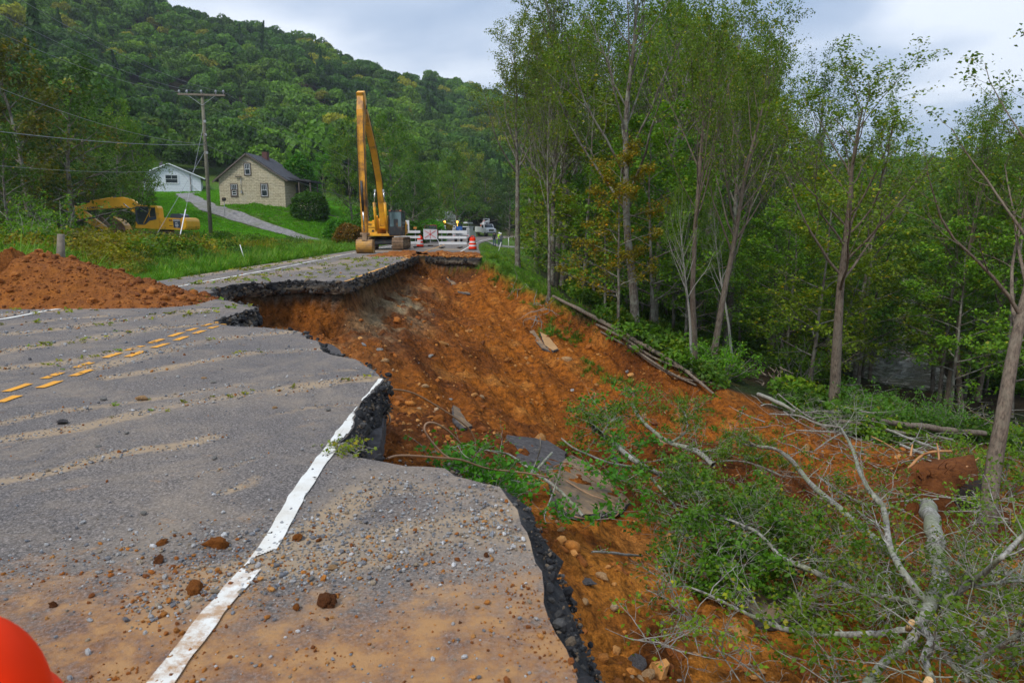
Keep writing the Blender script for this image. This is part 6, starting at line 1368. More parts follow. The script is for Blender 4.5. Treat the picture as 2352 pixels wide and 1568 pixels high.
def tmpl(me, mat): me.materials.append(mat); return bpy.data.objects.new('tm', me)
instcol = lambda nm, a, b_, sc_=3.0: None
def tintmat(name, rough=.85):
    m = M(name); P_ = m.obj(); n = m.noise(2.5, 6, .7, P_); t = m.attr('tint', 'INSTANCER'); c = m.mix(1.0, t, m.ramp(n, (.3, .6), (.7, 1.3)), 'MULTIPLY'); m.bsdf(c, rough, n, .5, .1, spec=.3); return m.m
m_tint = tintmat('loose stones and clods')
stones = [tmpl(lump(100+i, 1, .62, .18, True), m_tint) for i in range(5)]; clods = [tmpl(lump(120+i, 2, .8, .5, i % 2 == 0), m_tint) for i in range(6)]
def tints(n, pal, jit=.2): p = np.array(pal); return p[RNG.integers(0, len(p), n)]*RNG.uniform(1-jit, 1+jit, (n, 1))
GREY = [(.30, .30, .30), (.22, .23, .25), (.36, .35, .33), (.17, .17, .18), (.42, .41, .40), (.30, .24, .17)]
ORNG = [(.31, .10, .015), (.40, .15, .026), (.21, .065, .012), (.45, .21, .06)]
# gravel on the road
n0 = 230000; Y = 2.1+26*RNG.random(n0)**1.9; X = RNG.uniform(-1, 1, n0)*Y*.78-.0*Y; X = np.where(X < -11, -11+RNG.random(n0)*9, X)
sf = streak_field(X, Y); base_ = .012+.022*(X > -1.2)*(Y < 5.5)+.03*(Y > 9)
heap = 1.6*np.exp(-(((X+1.15)/.75)**2+((Y-3.45)/.35)**2))+.5*np.exp(-(((X+.35)/.5)**2+((Y-4.2)/.5)**2))
pr_ = np.clip(.95*sf**1.3*(.4+.9*(fbm(X*3, Y*3, 200, 2) > -.1))+base_+.6*heap, 0, 1)
ok = inside(X, Y, ROADJ) & (seg_dist(X, Y, EJ[2:]) > .03) & (RNG.random(n0) < pr_*np.clip(9/Y, .25, 1)*.9)
X, Y = X[ok], Y[ok]; n = len(X); s_ = RNG.lognormal(-4.95, .5, n); s_ = np.clip(s_*.9, .003, .022)*np.clip(Y/6, 1, 2.6)
tn = tints(n, GREY); k = (RNG.random(n) < .12) | ((Y < 3.4) & (RNG.random(n) < .25)); tn[k] = tints(k.sum(), ORNG)
k = RNG.random(n) < .05; tn[k] = (.62, .61, .6)
scatter('gravel', np.column_stack([X, Y, roadz(X, Y)+s_*.35]), rnd_rot(n, .4), s_, stones, None, tn); print('gravel', n)
# crumbs of clay spilt on the near road and by the far break
X = np.concatenate([RNG.uniform(-3.2, .8, 26000), RNG.uniform(-8, -.5, 5000)]); Y = np.concatenate([RNG.uniform(2.1, 4.6, 26000), RNG.uniform(39, 47, 5000)]); df = dirt_field(X, Y)
ok = inside(X, Y, ROADJ) & (RNG.random(len(X)) < df*np.clip(2.2*fbm(X*2.2, Y*2.2, 205, 4)+.35, 0.03, .9))
X, Y = X[ok], Y[ok]; n = len(X); s_ = np.clip(RNG.lognormal(-5.7, .6, n), .0018, .016)*np.where(Y > 20, 5.5, 1)
scatter('spilt_clay', np.column_stack([X, Y, roadz(X, Y)+s_*.2]), rnd_rot(n, .5), s_, clods, None, tints(n, ORNG))
# leaf litter and twigs lying on the road
X = RNG.uniform(-11, -1, 9000); Y = RNG.uniform(6, 44, 9000); lf = (.25*(Y > 12)+streak_field(X, Y)*.7)*np.where(Y > 19, .55, 1.25)
ok = inside(X, Y, ROADJ) & (RNG.random(9000) < lf*np.clip((fbm(X*.9, Y*.9, 210, 3)+.25)*2, 0, 1)*.8); X, Y = X[ok], Y[ok]; n = len(X)
me = leaf_mesh(RNG.normal(0, .045, (7, 3))*[1, 1, .15]+[0, 0, .012], .05, np.random.default_rng(3), 2.5, .0); me.materials.append(mleaf_i)
tn = tints(n, [(1.2, 1.2, .9), (2.2, 1.3, 1.6), (1.9, 1.3, 1.3), (1.3, .8, .7), (1.6, 1.0, .9)], .35)
scatter('leaf_litter', np.column_stack([X, Y, roadz(X, Y)+.004]), rnd_rot(n, .1), RNG.uniform(.5, 1.6, n)*np.clip(Y/14, .6, 1.5), [bpy.data.objects.new('ll', me)], None, tn)
# clods all over the slide
n0 = 60000; Y = 2.5+41*RNG.random(n0)**1.35; X = RNG.uniform(-9, 22, n0); Z, m_, rd, _n = ground_info(X, Y)
ok = (m_ > .6) & (RNG.random(n0) < np.clip(.25+.9*fbm(X/1.6, Y/1.6, 220, 3), .06, 1)) & (RNG.random(n0) < np.clip(16/Y, .35, 1)) & (X/Y > -.75)
pdx = seg_dist(X, Y, PUD, True); ok &= ~inside(X, Y, PUD) | (RNG.random(n0) < .15)
X, Y, Z = X[ok], Y[ok], Z[ok]; n = len(X); s_ = np.clip(RNG.lognormal(-3.55, .68, n), .012, .17)
tn = tints(n, ORNG, .35); k = RNG.random(n) < .045; tn[k] = tints(k.sum(), [(.34, .22, .12), (.26, .25, .24), (.42, .28, .16)])
scatter('earth_clods', np.column_stack([X, Y, Z+s_*.15]), rnd_rot(n, .5), np.column_stack([s_*1.15, s_, s_*.8]), clods, None, tn); print('clods', n)
# ---- the dirt pile on the left of the road
cx0, cy0 = -10.9, 16.6; gx_ = np.arange(-16.5, -6.2, .055); gy_ = np.arange(14.3, 20.0, .07); A, B = np.meshgrid(gx_, gy_)
def pile_h(x, y):
    rx = (x-(-11.2))/4.6; h = 1.22*np.clip(1-np.abs(rx)**1.6, 0, 1)*(.95+.18*fbm(x/1.3, np.full_like(x, 3.0), 230, 2)); h = h*np.where(x > -10.2, np.clip(1-.12*(x+10.2), .3, 1), 1)
    wy = 1.25+.9*np.clip(1-rx*rx, 0, 1); t = (y-(15.0+wy*.85+.22*fbm(x/1.5, y*0+1, 233, 2)))/wy; f = np.clip(1-np.abs(t)**1.7, -.2, 1)
    return h*f+(.10*fbm(x/.5, y/.5, 235, 4, .65)+.07*np.maximum(0, fbm(x/.22, y/.22, 237, 2)))*sstep(h*f*4)
H_ = pile_h(A, B); GZ = np.where(A > -11.1, 0.0, ground(A, B)); Z = GZ+H_-.05
ny_, nx_ = A.shape; i = (np.arange(ny_-1)[:, None]*nx_+np.arange(nx_-1)[None]).ravel(); Fq = np.stack([i, i+1, i+nx_+1, i+nx_], 1); kf = (H_.ravel()[Fq].max(1) > .02)
me = np_mesh('dirt_pile', np.stack([A, B, Z], -1).reshape(-1, 3), Fq[kf], True)
m = M('heaped clay'); P_ = m.pos(); n = m.noise(4, 8, .7, P_); n2 = m.noise(26, 5, .7, P_); c = m.mix(m.ramp(n, (.34, 0.0), (.64, 1.0)), (.18, .055, .010), (.36, .120, .018)); c = m.mix(1.0, c, m.ramp(n2, (.33, .6), (.62, 1.15)), 'MULTIPLY')
m.bsdf(c, .9, m.math('ADD', n, m.math('MULTIPLY', n2, .5)), .9, .08, spec=.25)
m_heap = m.m; dp = empty('dirt_pile', (-11.2, 16.6, 0), 0, 'long heap of red-brown dirt dumped along the left road edge', 'dirt pile'); o = link('heap', me, dp, m.m); o.location = (11.2, -16.6, 0)
n0 = 8200; X = RNG.uniform(-16, -6, n0); Y = RNG.uniform(14.3, 19.5, n0); hh = pile_h(X, Y); gz_ = np.where(X > -11.1, 0.0, ground(X, Y)); ok = (hh > .03) | (RNG.random(n0) < .05*(X > -11) * np.exp(-np.abs(Y-15)/.8)); X, Y, hh, gz_ = X[ok], Y[ok], hh[ok], gz_[ok]; n = len(X); s_ = np.clip(RNG.lognormal(-4.3, .75, n), .008, .14)
c_ = scatter('pile_clods', np.column_stack([X+11.2, Y-16.6, gz_+np.maximum(hh, .03)-.05+s_*.2]), rnd_rot(n, .5), s_, clods, None, tints(n, [(.26, .082, .014), (.33, .112, .02), (.18, .055, .011)]), parent=dp)
# ---- single stones, clods, asphalt pieces (things one can point to)
def single(name, me, mat, loc, scl, rz, label, cat, group=None, rx=0, ry=0):
    if not me.materials: me.materials.append(mat)
    o = bpy.data.objects.new(name, me); COL.objects.link(o); o.location = loc; o.scale = scl if isinstance(scl, tuple) else (scl,)*3; o.rotation_euler = (rx, ry, rz); return tag(o, label, cat, group)
def LM(seed, mat, sub=3, flat=.75, rough=.3, ang=False): me = lump(seed, sub, flat, rough, ang); me.materials.append(mat); return me
CL = [LM(300+i, m_clay, 3, .72, .55) for i in range(4)]; CD = [LM(310+i, m_clayd, 3, .9, .5) for i in range(3)]; RK = [LM(320+i, m_rock, 2, .62, .15, True) for i in range(3)]; OR_ = [LM(330+i, m_ochre, 2, .6, .15, True) for i in range(3)]; AS = [LM(340+i, m_asph, 3, .38, .35, True) for i in range(3)]
def onroad(px, py): return at_z(px, py, 0)
for px, py, wpx, me, lb in ((745, 1390, 46, CD[0], 'largest round brown clay lump on the near shoulder, right of the white line'), (495, 1262, 60, CL[0], 'flat orange clay lump left of the broken white line'), (445, 1365, 55, CL[1], 'wide orange clay patch in the gravel heap below the flat lump'),
      (370, 1253, 28, CL[2], 'small orange clay lump left of the gravel heap'), (363, 1295, 32, CD[1], 'brown clay lump just left of the gravel heap'), (763, 1308, 26, OR_[0], 'rusty stone leaning on a pale one right of the white line'), (683, 1240, 26, CL[3], 'orange lump left one of a pair right of the line'), (732, 1243, 17, CL[1], 'small orange lump right one of a pair right of the line'),
      (1117, 1280, 19, CD[2], 'brown clay lump on the middle of the shoulder'), (1057, 1435, 14, CD[0], 'small red-brown clay lump low on the shoulder'), (324, 920, 28, OR_[1], 'rust-coloured flat stone in the second gravel streak'), (467, 871, 14, OR_[2], 'small rust-coloured stone on the clear lane'),
      (140, 974, 30, AS[0], 'dark flat bark piece in the left gravel streak'), (120, 1393, 20, CD[1], 'brown clay lump above the near drum'), (680, 1398, 20, CL[2], 'orange crumb left of the largest clay lump'), (630, 938, 13, OR_[0], 'tiny ochre stone on the lane near the line'), (768, 1300, 20, RK[0], 'pale stone beside the rusty stone'),
      (236, 919, 16, RK[1], 'grey stone at the top gravel streak, left side'), (488, 880, 18, RK[2], 'pale grey stone pair on the clear lane'), (492, 1055, 17, RK[0], 'grey stone on the lane middle, nearer than the streaks'), (328, 1181, 18, RK[1], 'pale cream stone on the near lane'), (752, 943, 15, RK[2], 'round pale stone beside the white line'),
      (290, 997, 14, RK[0], 'dark grey stone in the left lane middle'), (224, 1028, 15, RK[1], 'brown grey stone low in the lane'), (715, 1331, 20, RK[2], 'blue-grey stone below the shoulder gravel'), (780, 1000, 9, RK[0], 'small grey stone on the white line')):
    p = onroad(px, py); r = wpx/2/F*p.y*1.02; single('clay_clod' if me in CL+CD else ('stone' if me in RK+OR_ else 'bark_piece'), me, None, (p.x, p.y+r*.4, r*.30), (r, r*.85, r*.9), random.random()*6, lb, 'clay clod' if me in CL+CD else ('stone' if me in RK+OR_ else 'bark'))
def onsoil(px, py, y0=2.5): return gproj(px, py, y0=y0)
for i, (px, py, wpx, me, lb) in enumerate(((1290, 1218, 26, OR_[0], 'ochre stone beside the broken road edge'), (1350, 1343, 45, AS[0], 'dark asphalt fragment low on the slide floor'), (1385, 1330, 44, OR_[1], 'pale ochre rock right of the dark fragment'), (1345, 1385, 30, OR_[2], 'ochre rock below the dark asphalt fragment'),
      (1465, 1528, 60, AS[1], 'flat black asphalt chunk at the bottom of the slide'), (1490, 1555, 55, OR_[0], 'pale flat rock at the bottom edge below the black chunk'), (875, 1010+0, 1, RK[0], ''), (1035, 918, 12, RK[1], 'grey stone under the cable arch'), (1300, 830, 34, OR_[1], 'orange boulder below the striped slab'),
      (1480, 958, 26, OR_[2], 'pale ochre stone pair above the broken pale limb'), (870, 805, 22, RK[2], 'grey rock bedded in the dark gravelly soil'), (885, 830, 22, OR_[0], 'ochre clod below the grey rock'), (990, 820, 20, RK[0], 'flat grey stone in the upper slide'), (1200, 905, 16, CL[0], 'orange clod in the middle of the slide'),
      (975, 890, 24, OR_[1], 'buff stone right of the white line tip'), (963, 940, 16, OR_[2], 'buff upright stone by the cable'), (1005, 965, 30, CL[1], 'large clay clod between the cables'), (1265, 1190, 22, OR_[0], 'small buff stone at the slab corner'), (1165, 830, 16, CL[2], 'clay clod high in the slide'), (1620, 800+150, 16, CL[3], 'clay clod near the turf patches'),
      (1560, 870, 26, OR_[2], 'pointed buff stone on the right flank'), (1655, 1120, 24, OR_[0], 'buff stone under the leafy boughs'))):
    if not lb: continue
    p = onsoil(px, py, 4.0 if py < 1200 else 2.5); r = wpx/2/F*p.y; single('stone' if me in RK+OR_ else ('asphalt_chunk' if me in AS else 'clay_clod'), me, None, (p.x, p.y+r*.3, p.z+r*.15), (r, r*.8, r*.9), random.random()*6, lb, 'stone' if me in RK+OR_ else ('asphalt chunk' if me in AS else 'clay clod'))
# ---- broken slabs of road: ragged plates with a paved top and a black broken edge
def plate(name, pix, lift, th, label, top=m_top, y0=3.0, tilt=None, zs=None, group=None, rag=.5):
    if zs is None: W3 = [onsoil(px, py, y0)+Vector((0, 0, lift)) for px, py in pix]
    else: W3 = [at_z(px, py, z_) for (px, py), z_ in zip(pix, zs if isinstance(zs, (list, tuple)) else [zs]*len(pix))]
    c = sum(W3, Vector())/len(W3); A_ = np.array([tuple(p-c) for p in W3]); u_, s_, vt = np.linalg.svd(A_); nrm = Vector(vt[2]); nrm = nrm if nrm.z > 0 else -nrm
    ax_ = Vector(vt[0]); ay_ = nrm.cross(ax_); L2 = [((p-c).dot(ax_), (p-c).dot(ay_)) for p in W3]
    J = jitter_line(L2+[L2[0]], .07, .05*rag, int(abs(c.x)*10)+3)[:-1]; nn = len(J); V = []; rr = random.Random(int(c.y*7))
    for k, (sc_, dz) in enumerate(((1, 0), (1.015, -.25*th), (1.03, -.6*th), (.97, -th))):
        for (a, b_) in J: V.append(ax_*(a*sc_+rr.uniform(-.012, .012)*(k > 0))+ay_*(b_*sc_+rr.uniform(-.012, .012)*(k > 0))+nrm*(dz+.012*float(vnoise(np.array([a*3]), np.array([b_*3]), 5)[0])))
    o = empty(name, c, 0, label, 'asphalt slab', group)
    b = MB(); b.add(V[:nn], [tuple(range(nn))]); b.build('paved_top', top, o)
    b = MB(); b.add(V, [(k*nn+i, k*nn+(i+1) % nn, (k+1)*nn+(i+1) % nn, (k+1)*nn+i) for k in range(3) for i in range(nn)]+[tuple(range(3*nn, 4*nn))]); b.build('broken_edge', m_asph, o); return o
plate('asphalt_slab', [(783, 1014), (815, 960), (850, 898), (870, 890), (884, 935), (872, 1030), (840, 1046), (800, 1040)], 0, .3, 'black sunken lower layer of asphalt under the white line edge', m_asph, zs=-.34)
plate('asphalt_slab', [(735, 788), (760, 790), (782, 805), (788, 818), (765, 820), (742, 806)], 0, .18, 'small dropped corner of asphalt at the kinked road edge', m_asph, zs=-.22)
plate('asphalt_slab', [(1262, 1085), (1310, 1060), (1372, 1075), (1450, 1160), (1425, 1185), (1330, 1198), (1290, 1190), (1275, 1150)], .10, .14, 'large muddy slab of road surface beside the leafy branch', rag=1)
plate('asphalt_slab', [(1165, 1010), (1250, 1015), (1300, 1050), (1290, 1085), (1255, 1085), (1190, 1060)], .12, .2, 'dark upturned slab above the large muddy slab', m_asph, rag=1)
plate('asphalt_slab', [(1690, 1395), (1760, 1360), (1830, 1370), (1880, 1410), (1810, 1435), (1740, 1440)], .14, .2, 'wet dark slab under the fallen tree branches', rag=1)
plate('asphalt_slab', [(1216, 765), (1226, 762), (1250, 795), (1262, 808), (1245, 806), (1230, 785)], .08, .12, 'narrow slab with a yellow paint stripe, left piece', rag=.7)
plate('asphalt_slab', [(1240, 768), (1258, 772), (1282, 805), (1270, 810), (1252, 795)], .08, .12, 'ochre-muddied slab, right piece of the split pair', simple('ochre mud film', (.42, .24, .10), .9, .2, 5), rag=.7)
plate('asphalt_slab', [(1025, 642), (1040, 645), (1075, 672), (1080, 680), (1052, 672)], .08, .12, 'thin slab lying high under the far road end', rag=.7)
plate('asphalt_slab', [(1040, 938), (1056, 942), (1072, 970), (1085, 985), (1065, 990), (1045, 965)], .07, .12, 'grey slab fragment standing by the cable arch', rag=.7)
# second thin lifts of pavement and a slumped block at the far end
plate('asphalt_slab', [(1000, 601), (1072, 598), (1100, 602), (1095, 612), (1040, 612)], .0, .1, 'fallen strip of paving below the far road end', m_asph, zs=[-.85, -.8, -.75, -1.05, -1.1], rag=.5)
# crumbs of asphalt along the broken edge
Q = np.array(EJ[3:]); wq = 1/(Q[:-1, 1]+1.0); wq[Q[:-1, 1] < 1.5] = 0; NC = 6500; k = RNG.choice(len(Q)-1, NC, p=wq/wq.sum()); t = RNG.random(NC); q = Q[k]+(Q[k+1]-Q[k])*t[:, None]; d_ = Q[k+1]-Q[k]; d_ /= np.linalg.norm(d_, axis=1)[:, None]+1e-9; nn_ = np.column_stack([-d_[:, 1], d_[:, 0]])
sgn = np.where(inside((q+nn_*.1)[:, 0], (q+nn_*.1)[:, 1], ROADJ), -1, 1); zz = -RNG.uniform(.0, .42, NC); off = np.where(q[:, 1] < 4.6, .36*(-zz)**.6, .05)+RNG.uniform(-.03, .05, NC); q = q+nn_*(sgn*off)[:, None]
s_ = np.clip(RNG.lognormal(-3.9, .55, NC), .01, .09)*np.clip(q[:, 1]/9, .5, 1.7); ok = (q[:, 1] > 1.8)
scatter('asphalt_crumbs', np.column_stack([q, zz])[ok], rnd_rot(ok.sum(), .6), s_[ok], stones, None, tints(ok.sum(), [(.03, .03, .032), (.06, .058, .055), (.10, .095, .09), (.02, .02, .022), (.16, .12, .08)], .3))
# ---- clay ridge and crumbs along the far broken edge
X = RNG.uniform(-5.4, -.7, 3500); Y = 42.6+RNG.normal(0, .85, 3500)+(X+3)*-.25; ok = inside(X, Y, ROADJ); X, Y = X[ok], Y[ok]; n = len(X); s_ = np.clip(RNG.lognormal(-3.1, .55, n), .02, .14)
A, B = np.meshgrid(np.arange(-8.6, -.8, .09), np.arange(42.3, 49.5, .12)); hgt = (.30*np.exp(-((B-44.6-.5*fbm(A/1.2, A*0, 251, 2))/.9)**2)+.12*np.exp(-((B-47)/1.5)**2))*(.75+.9*fbm(A/.7, B/.7, 253, 4, .6))*sstep((A+8.6)/2)*sstep((-.85-A)/.4)-.02
ny_, nx_ = A.shape; i = (np.arange(ny_-1)[:, None]*nx_+np.arange(nx_-1)[None]).ravel(); Fq = np.stack([i, i+1, i+nx_+1, i+nx_], 1); cc_ = np.column_stack([A.ravel(), B.ravel()])[Fq].mean(1)
kf = (hgt.ravel()[Fq].max(1) > .0) & inside(cc_[:, 0], cc_[:, 1], ROADJ) & (seg_dist(cc_[:, 0], cc_[:, 1], EJ[2:]) > .12)
tag(link('spilt_earth', np_mesh('spilt_earth', np.stack([A, B, hgt], -1).reshape(-1, 3), Fq[kf], True), None, m_heap), kind='stuff')
scatter('spilt_earth_ridge', np.column_stack([X, Y, s_*.15]), rnd_rot(n, .4), np.column_stack([s_*1.5, s_*1.2, s_*.55]), clods, None, tints(n, ORNG))
# ---- cables
m_cable = simple('tan cable sheath', (.34, .19, .10), .55, .15, 12)
def cable(pix, lifts, r, label, y0=3.0, raw=None):
    P = [onsoil(px, py, y0)+Vector((0, 0, l_)) for (px, py), l_ in zip(pix, lifts)] if raw is None else raw
    # smooth (Catmull-Rom)
    Q = []
    for i in range(len(P)-1):
        p0, p1, p2, p3 = P[max(i-1, 0)], P[i], P[i+1], P[min(i+2, len(P)-1)]
        for t in np.arange(0, 1, .12): Q.append(.5*((2*p1)+(p2-p0)*t+(2*p0-5*p1+4*p2-p3)*t*t+(3*p1-p0-3*p2+p3)*t**3))
    Q.append(P[-1]); b = MB(); b.tube([q-P[0] for q in Q], r, 7); o = b.build('cable', m_cable); o.location = P[0]; return tag(o, label, 'cable', 'tan cables torn out of the ground')
def atp(px, py, Y): return at_Y(px, py, Y)
cable(None, None, .013, 'tan cable hanging in a hook below the white line tip', raw=[atp(873, 880, 8.6), atp(877, 905, 8.4), atp(888, 940, 8.2), atp(896, 962, 8.1), atp(890, 975, 8.1), atp(872, 980, 8.2)])
cable(None, None, .014, 'tan cable arching across the slide from the road edge', raw=[atp(868, 897, 9.5), atp(905, 894, 10.2), atp(950, 903, 10.8), atp(1000, 930, 11.2), atp(1050, 962, 11.6), atp(1078, 985, 11.9), atp(1092, 1012, 12.0)])
cable(None, None, .014, 'tan cable looping like a bow above the oak leaves', raw=[atp(1060, 1020, 9.2), atp(1030, 990, 9.0), atp(1000, 972, 8.8), atp(980, 972, 8.7), atp(975, 988, 8.6), atp(990, 1012, 8.6), atp(1015, 1040, 8.6), atp(1040, 1056, 8.6)])
cable(None, None, .012, 'tan cable running low along the near road edge', raw=[atp(890, 1052, 6.4), atp(915, 1046, 6.6), atp(960, 1047, 6.9), atp(1010, 1051, 7.3), atp(1060, 1056, 7.9), atp(1120, 1075, 8.6), atp(1200, 1085, 9.2), atp(1260, 1095, 9.6)])
cable([(1275, 1160), (1262, 1125), (1280, 1098), (1320, 1100), (1370, 1130), (1430, 1150)], [.2, .3, .3, .25, .22, .2], .013, 'tan cable looped upright over the muddy slab')
cable([(1300, 1120), (1350, 1150), (1400, 1170), (1420, 1195), (1390, 1210), (1330, 1208), (1300, 1190), (1280, 1165)], [.16]*8, .013, 'tan cable curled flat round the muddy slab')
# ================================================================== fallen trees and boughs
class Fallen(Tree):
    def limb(s, P, R, sides=8):
        """smooth path with slight irregularity"""
        Q, S = [], []
        for i in range(len(P)-1):
            p0, p1, p2, p3 = P[max(i-1, 0)], P[i], P[i+1], P[min(i+2, len(P)-1)]
            k = 5
            for j in range(k):
                t = j/k; q = .5*((2*p1)+(p2-p0)*t+(2*p0-5*p1+4*p2-p3)*t*t+(3*p1-p0-3*p2+p3)*t**3); r = R[i]+(R[i+1]-R[i])*t
                q = q+Vector([s.r.gauss(0, r*.10) for _ in range(3)]); Q.append(q); S.append(r*(1+s.r.gauss(0, .05)))
        Q.append(P[-1]); S.append(R[-1]); s.line(Q, S, sides); return Q
    def twigs(s, Q, n, L, leaf, lev=2, r=.012, up=.25, spread=.07, lsd=1.0, bare=True):
        if bare and n > 3: s.twigs(Q, int(n*.8), L*1.1, 0, lev, r*.9, up*.6, spread, lsd, False)
        cfg = [dict(seg=6, sides=4, kids=5, t0=.2, ang=.8, lr=.55, rr=.6, wob=.2, trop=-.03), dict(seg=5, sides=3, kids=3.2, t0=.2, ang=.8, lr=.6, rr=.6, wob=.22, trop=-.05, leaf=int(leaf*.5), spread=spread), dict(seg=4, sides=3, wob=.25, trop=-.08, leaf=leaf, spread=spread)]
        if lev == 1: cfg = cfg[1:]
        for _ in range(n):
            k = s.r.random()*(len(Q)-1); i = int(k); q = Q[i].lerp(Q[min(i+1, len(Q)-1)], k-i); d = (Q[min(i+1, len(Q)-1)]-Q[i]).normalized()
            o_ = Vector((s.r.gauss(0, 1), s.r.gauss(0, 1), abs(s.r.gauss(0, .6))+up)).normalized(); s.branch(q, (o_+d*.6).normalized(), L*s.r.uniform(.5, 1.2), r, 0, cfg)
def fixz(P, lift): return P
def path(pix, y0=3.0, thick=1.0):
    """pix: (px, py, radius in picture px, lift above ground)"""
    P, R = [], []
    for px, py, w_, lf in pix: g = gproj(px, py, lf, y0=y0); P.append(g); R.append(w_/2/F*g.y*1.12)
    return P, R
def CB(*pts): return [(1739.5+x*.4686, 833+y*.4686, w_*.4686, l_) for x, y, w_, l_ in pts]
def CA(*pts): return [(1249.5+x*.4686, 833+y*.4686, w_*.4686, l_) for x, y, w_, l_ in pts]
def finish(f, name, label, cat, bark, leafsize, tint=(1, 1, 1), yl=.08, group=None, wood_name='branches', clampz=True, extra=()):
    o0 = Vector(f.lines[0][0][0]); o = empty(name, o0, 0, label, cat, group)
    if clampz:
        A_ = np.concatenate([L_[0] for L_ in f.lines]); g = ground(A_[:, 0], A_[:, 1])+.01; k_ = 0
        for L_ in f.lines: m_ = len(L_[0]); L_[0][:, 2] = np.maximum(L_[0][:, 2], g[k_:k_+m_]); k_ += m_
    w_ = link(wood_name, f.wood(), o, bark); w_.location = -o0
    if f.leaf:
        A_ = np.array(f.leaf); g = ground(A_[:, 0], A_[:, 1]); A_[:, 2] = np.maximum(A_[:, 2], g+.03+.1*RNG.random(len(A_))); c_ = link('crown', leaf_mesh(A_, leafsize, f.np, .35, yl, .75), o, mleaf); c_.location = -o0; c_.color = tuple(tint)+(1,)
    return o, o0
# the big uprooted grey-barked tree
mlich = barkmat('lichened grey bark', (.10, .09, .075), (.40, .385, .345), (.20, .23, .11), .6, True)
f = Fallen(400)
trunk = CB((835, 700, 74, .75), (862, 820, 76, .75), (885, 930, 78, .7), (892, 1040, 74, .7), (878, 1140, 70, .75), (830, 1205, 62, .85), (790, 1290, 46, .9), (745, 1370, 42, .8), (650, 1440, 42, .6), (560, 1540, 42, .5), (520, 1600, 40, .5))
P, R = path(trunk); tq = f.limb(P, R, 12)
for pts in (CB((895, 1120, 60, .7), (930, 1230, 56, .6), (1000, 1370, 50, .5), (1090, 1490, 50, .45), (1180, 1610, 48, .4)), CB((800, 1280, 38, .9), (860, 1370, 34, .85), (930, 1450, 32, .8), (1040, 1570, 28, .7)), CB((855, 1370, 38, .85), (822, 1440, 38, .8), (850, 1540, 38, .7), (862, 1620, 36, .6)),
            CB((780, 1285, 34, .9), (700, 1312, 32, .8), (550, 1328, 34, .7), (350, 1330, 30, .6), (150, 1308, 26, .55), (0, 1250, 20, .5), (-110, 1200, 17, .45), (-220, 1145, 14, .4), (-330, 1100, 10, .4), (-420, 1095, 6, .35)),
            CB((830, 1180, 28, .85), (700, 1160, 26, .8), (560, 1130, 28, .75), (420, 1090, 30, .75), (250, 1010, 26, .8), (120, 950, 20, .85), (0, 830, 16, .9), (-110, 780, 14, .9), (-200, 740, 10, .9)),
            CB((825, 1170, 34, .9), (720, 1030, 32, 1.3), (650, 900, 30, 1.6), (622, 720, 28, 1.8), (560, 640, 24, 1.9), (500, 530, 20, 1.9), (465, 420, 15, 1.9), (410, 320, 9, 1.8)),
            CB((710, 980, 32, .9), (560, 850, 36, .8), (400, 710, 30, .75), (260, 590, 24, .75), (150, 460, 19, .75), (60, 415, 14, .75), (-60, 400, 10, .7), (-110, 370, 7, .8)),
            CB((915, 1170, 36, .85), (1000, 1110, 32, 1.1), (1100, 1040, 28, 1.4), (1200, 950, 25, 1.7), (1300, 850, 22, 2.0), (1380, 790, 18, 2.2)),
            CB((935, 1000, 22, .7), (1100, 1020, 20, .8), (1300, 1045, 17, .8), (1400, 1060, 14, .8)), CB((1010, 1105, 18, 1.1), (1150, 1080, 15, 1.1), (1320, 1060, 12, 1.1)),
            CB((1000, 1500, 18, .5), (1120, 1430, 20, .8), (1250, 1350, 24, 1.2), (1340, 1290, 20, 1.4))):
    P, R = path(pts); Q = f.limb(P, R, 8)
    f.twigs(Q, 8, .9, 3, 2, .013)
f.twigs(tq, 7, .7, 1, 2, .010)
o, o0 = finish(f, 'fallen_tree', 'large uprooted grey-barked tree lying crown towards the camera with lichened limbs', 'fallen tree', mlich, .06, (.75, .80, .6), .16, wood_name='trunk_and_limbs')
cutm = simple('fresh cut wood', (.66, .42, .19), .8, .15, 20)
for (cxp, cyp, w_, l_) in ((752, 1275, 34, .98), (835, 1560, 44, .85)):
    px, py = 1739.5+cxp*.4686, 833+cyp*.4686; g = gproj(px, py, l_); r = w_*.4686/2/F*g.y; b = MB(); b.cyl((0, .05, -.12), (0, -.03, .05), r*.95, 12); st2 = b.build('broken_stub', cutm, o, .01); st2.location = g-o0
# root plate with soil, hole and orange roots
rp_ = gproj(1739.5+900*.4686, 833+640*.4686, .6); rt_ = Fallen(401)
me = LM(360, m_clayd, 3, .9, .55); b = bpy.data.objects.new('root_plate', me); COL.objects.link(b); b.parent = o; b.location = Vector(rp_)-o0+Vector((.0, .5, -.45)); b.scale = (1.35, .6, 1.1)
for k in range(80):
    a_ = rt_.r.uniform(0, 6.28); d_ = Vector((math.cos(a_), rt_.r.uniform(-.9, .1), math.sin(a_)*.7+.1)); P, R, _d = rt_.grow(Vector(rp_)+Vector((math.cos(a_)*.5, .2, math.sin(a_)*.4)), d_, rt_.r.uniform(.25, .8), rt_.r.uniform(.006, .02), 8, -.05, .3); rt_.line(P, R, 4)
mroot = simple('orange stripped root', (.42, .20, .075), .8, .25, 8)
w_ = link('roots', rt_.wood(), o, m_clayd); w_.location = -o0
rt2 = Fallen(402)
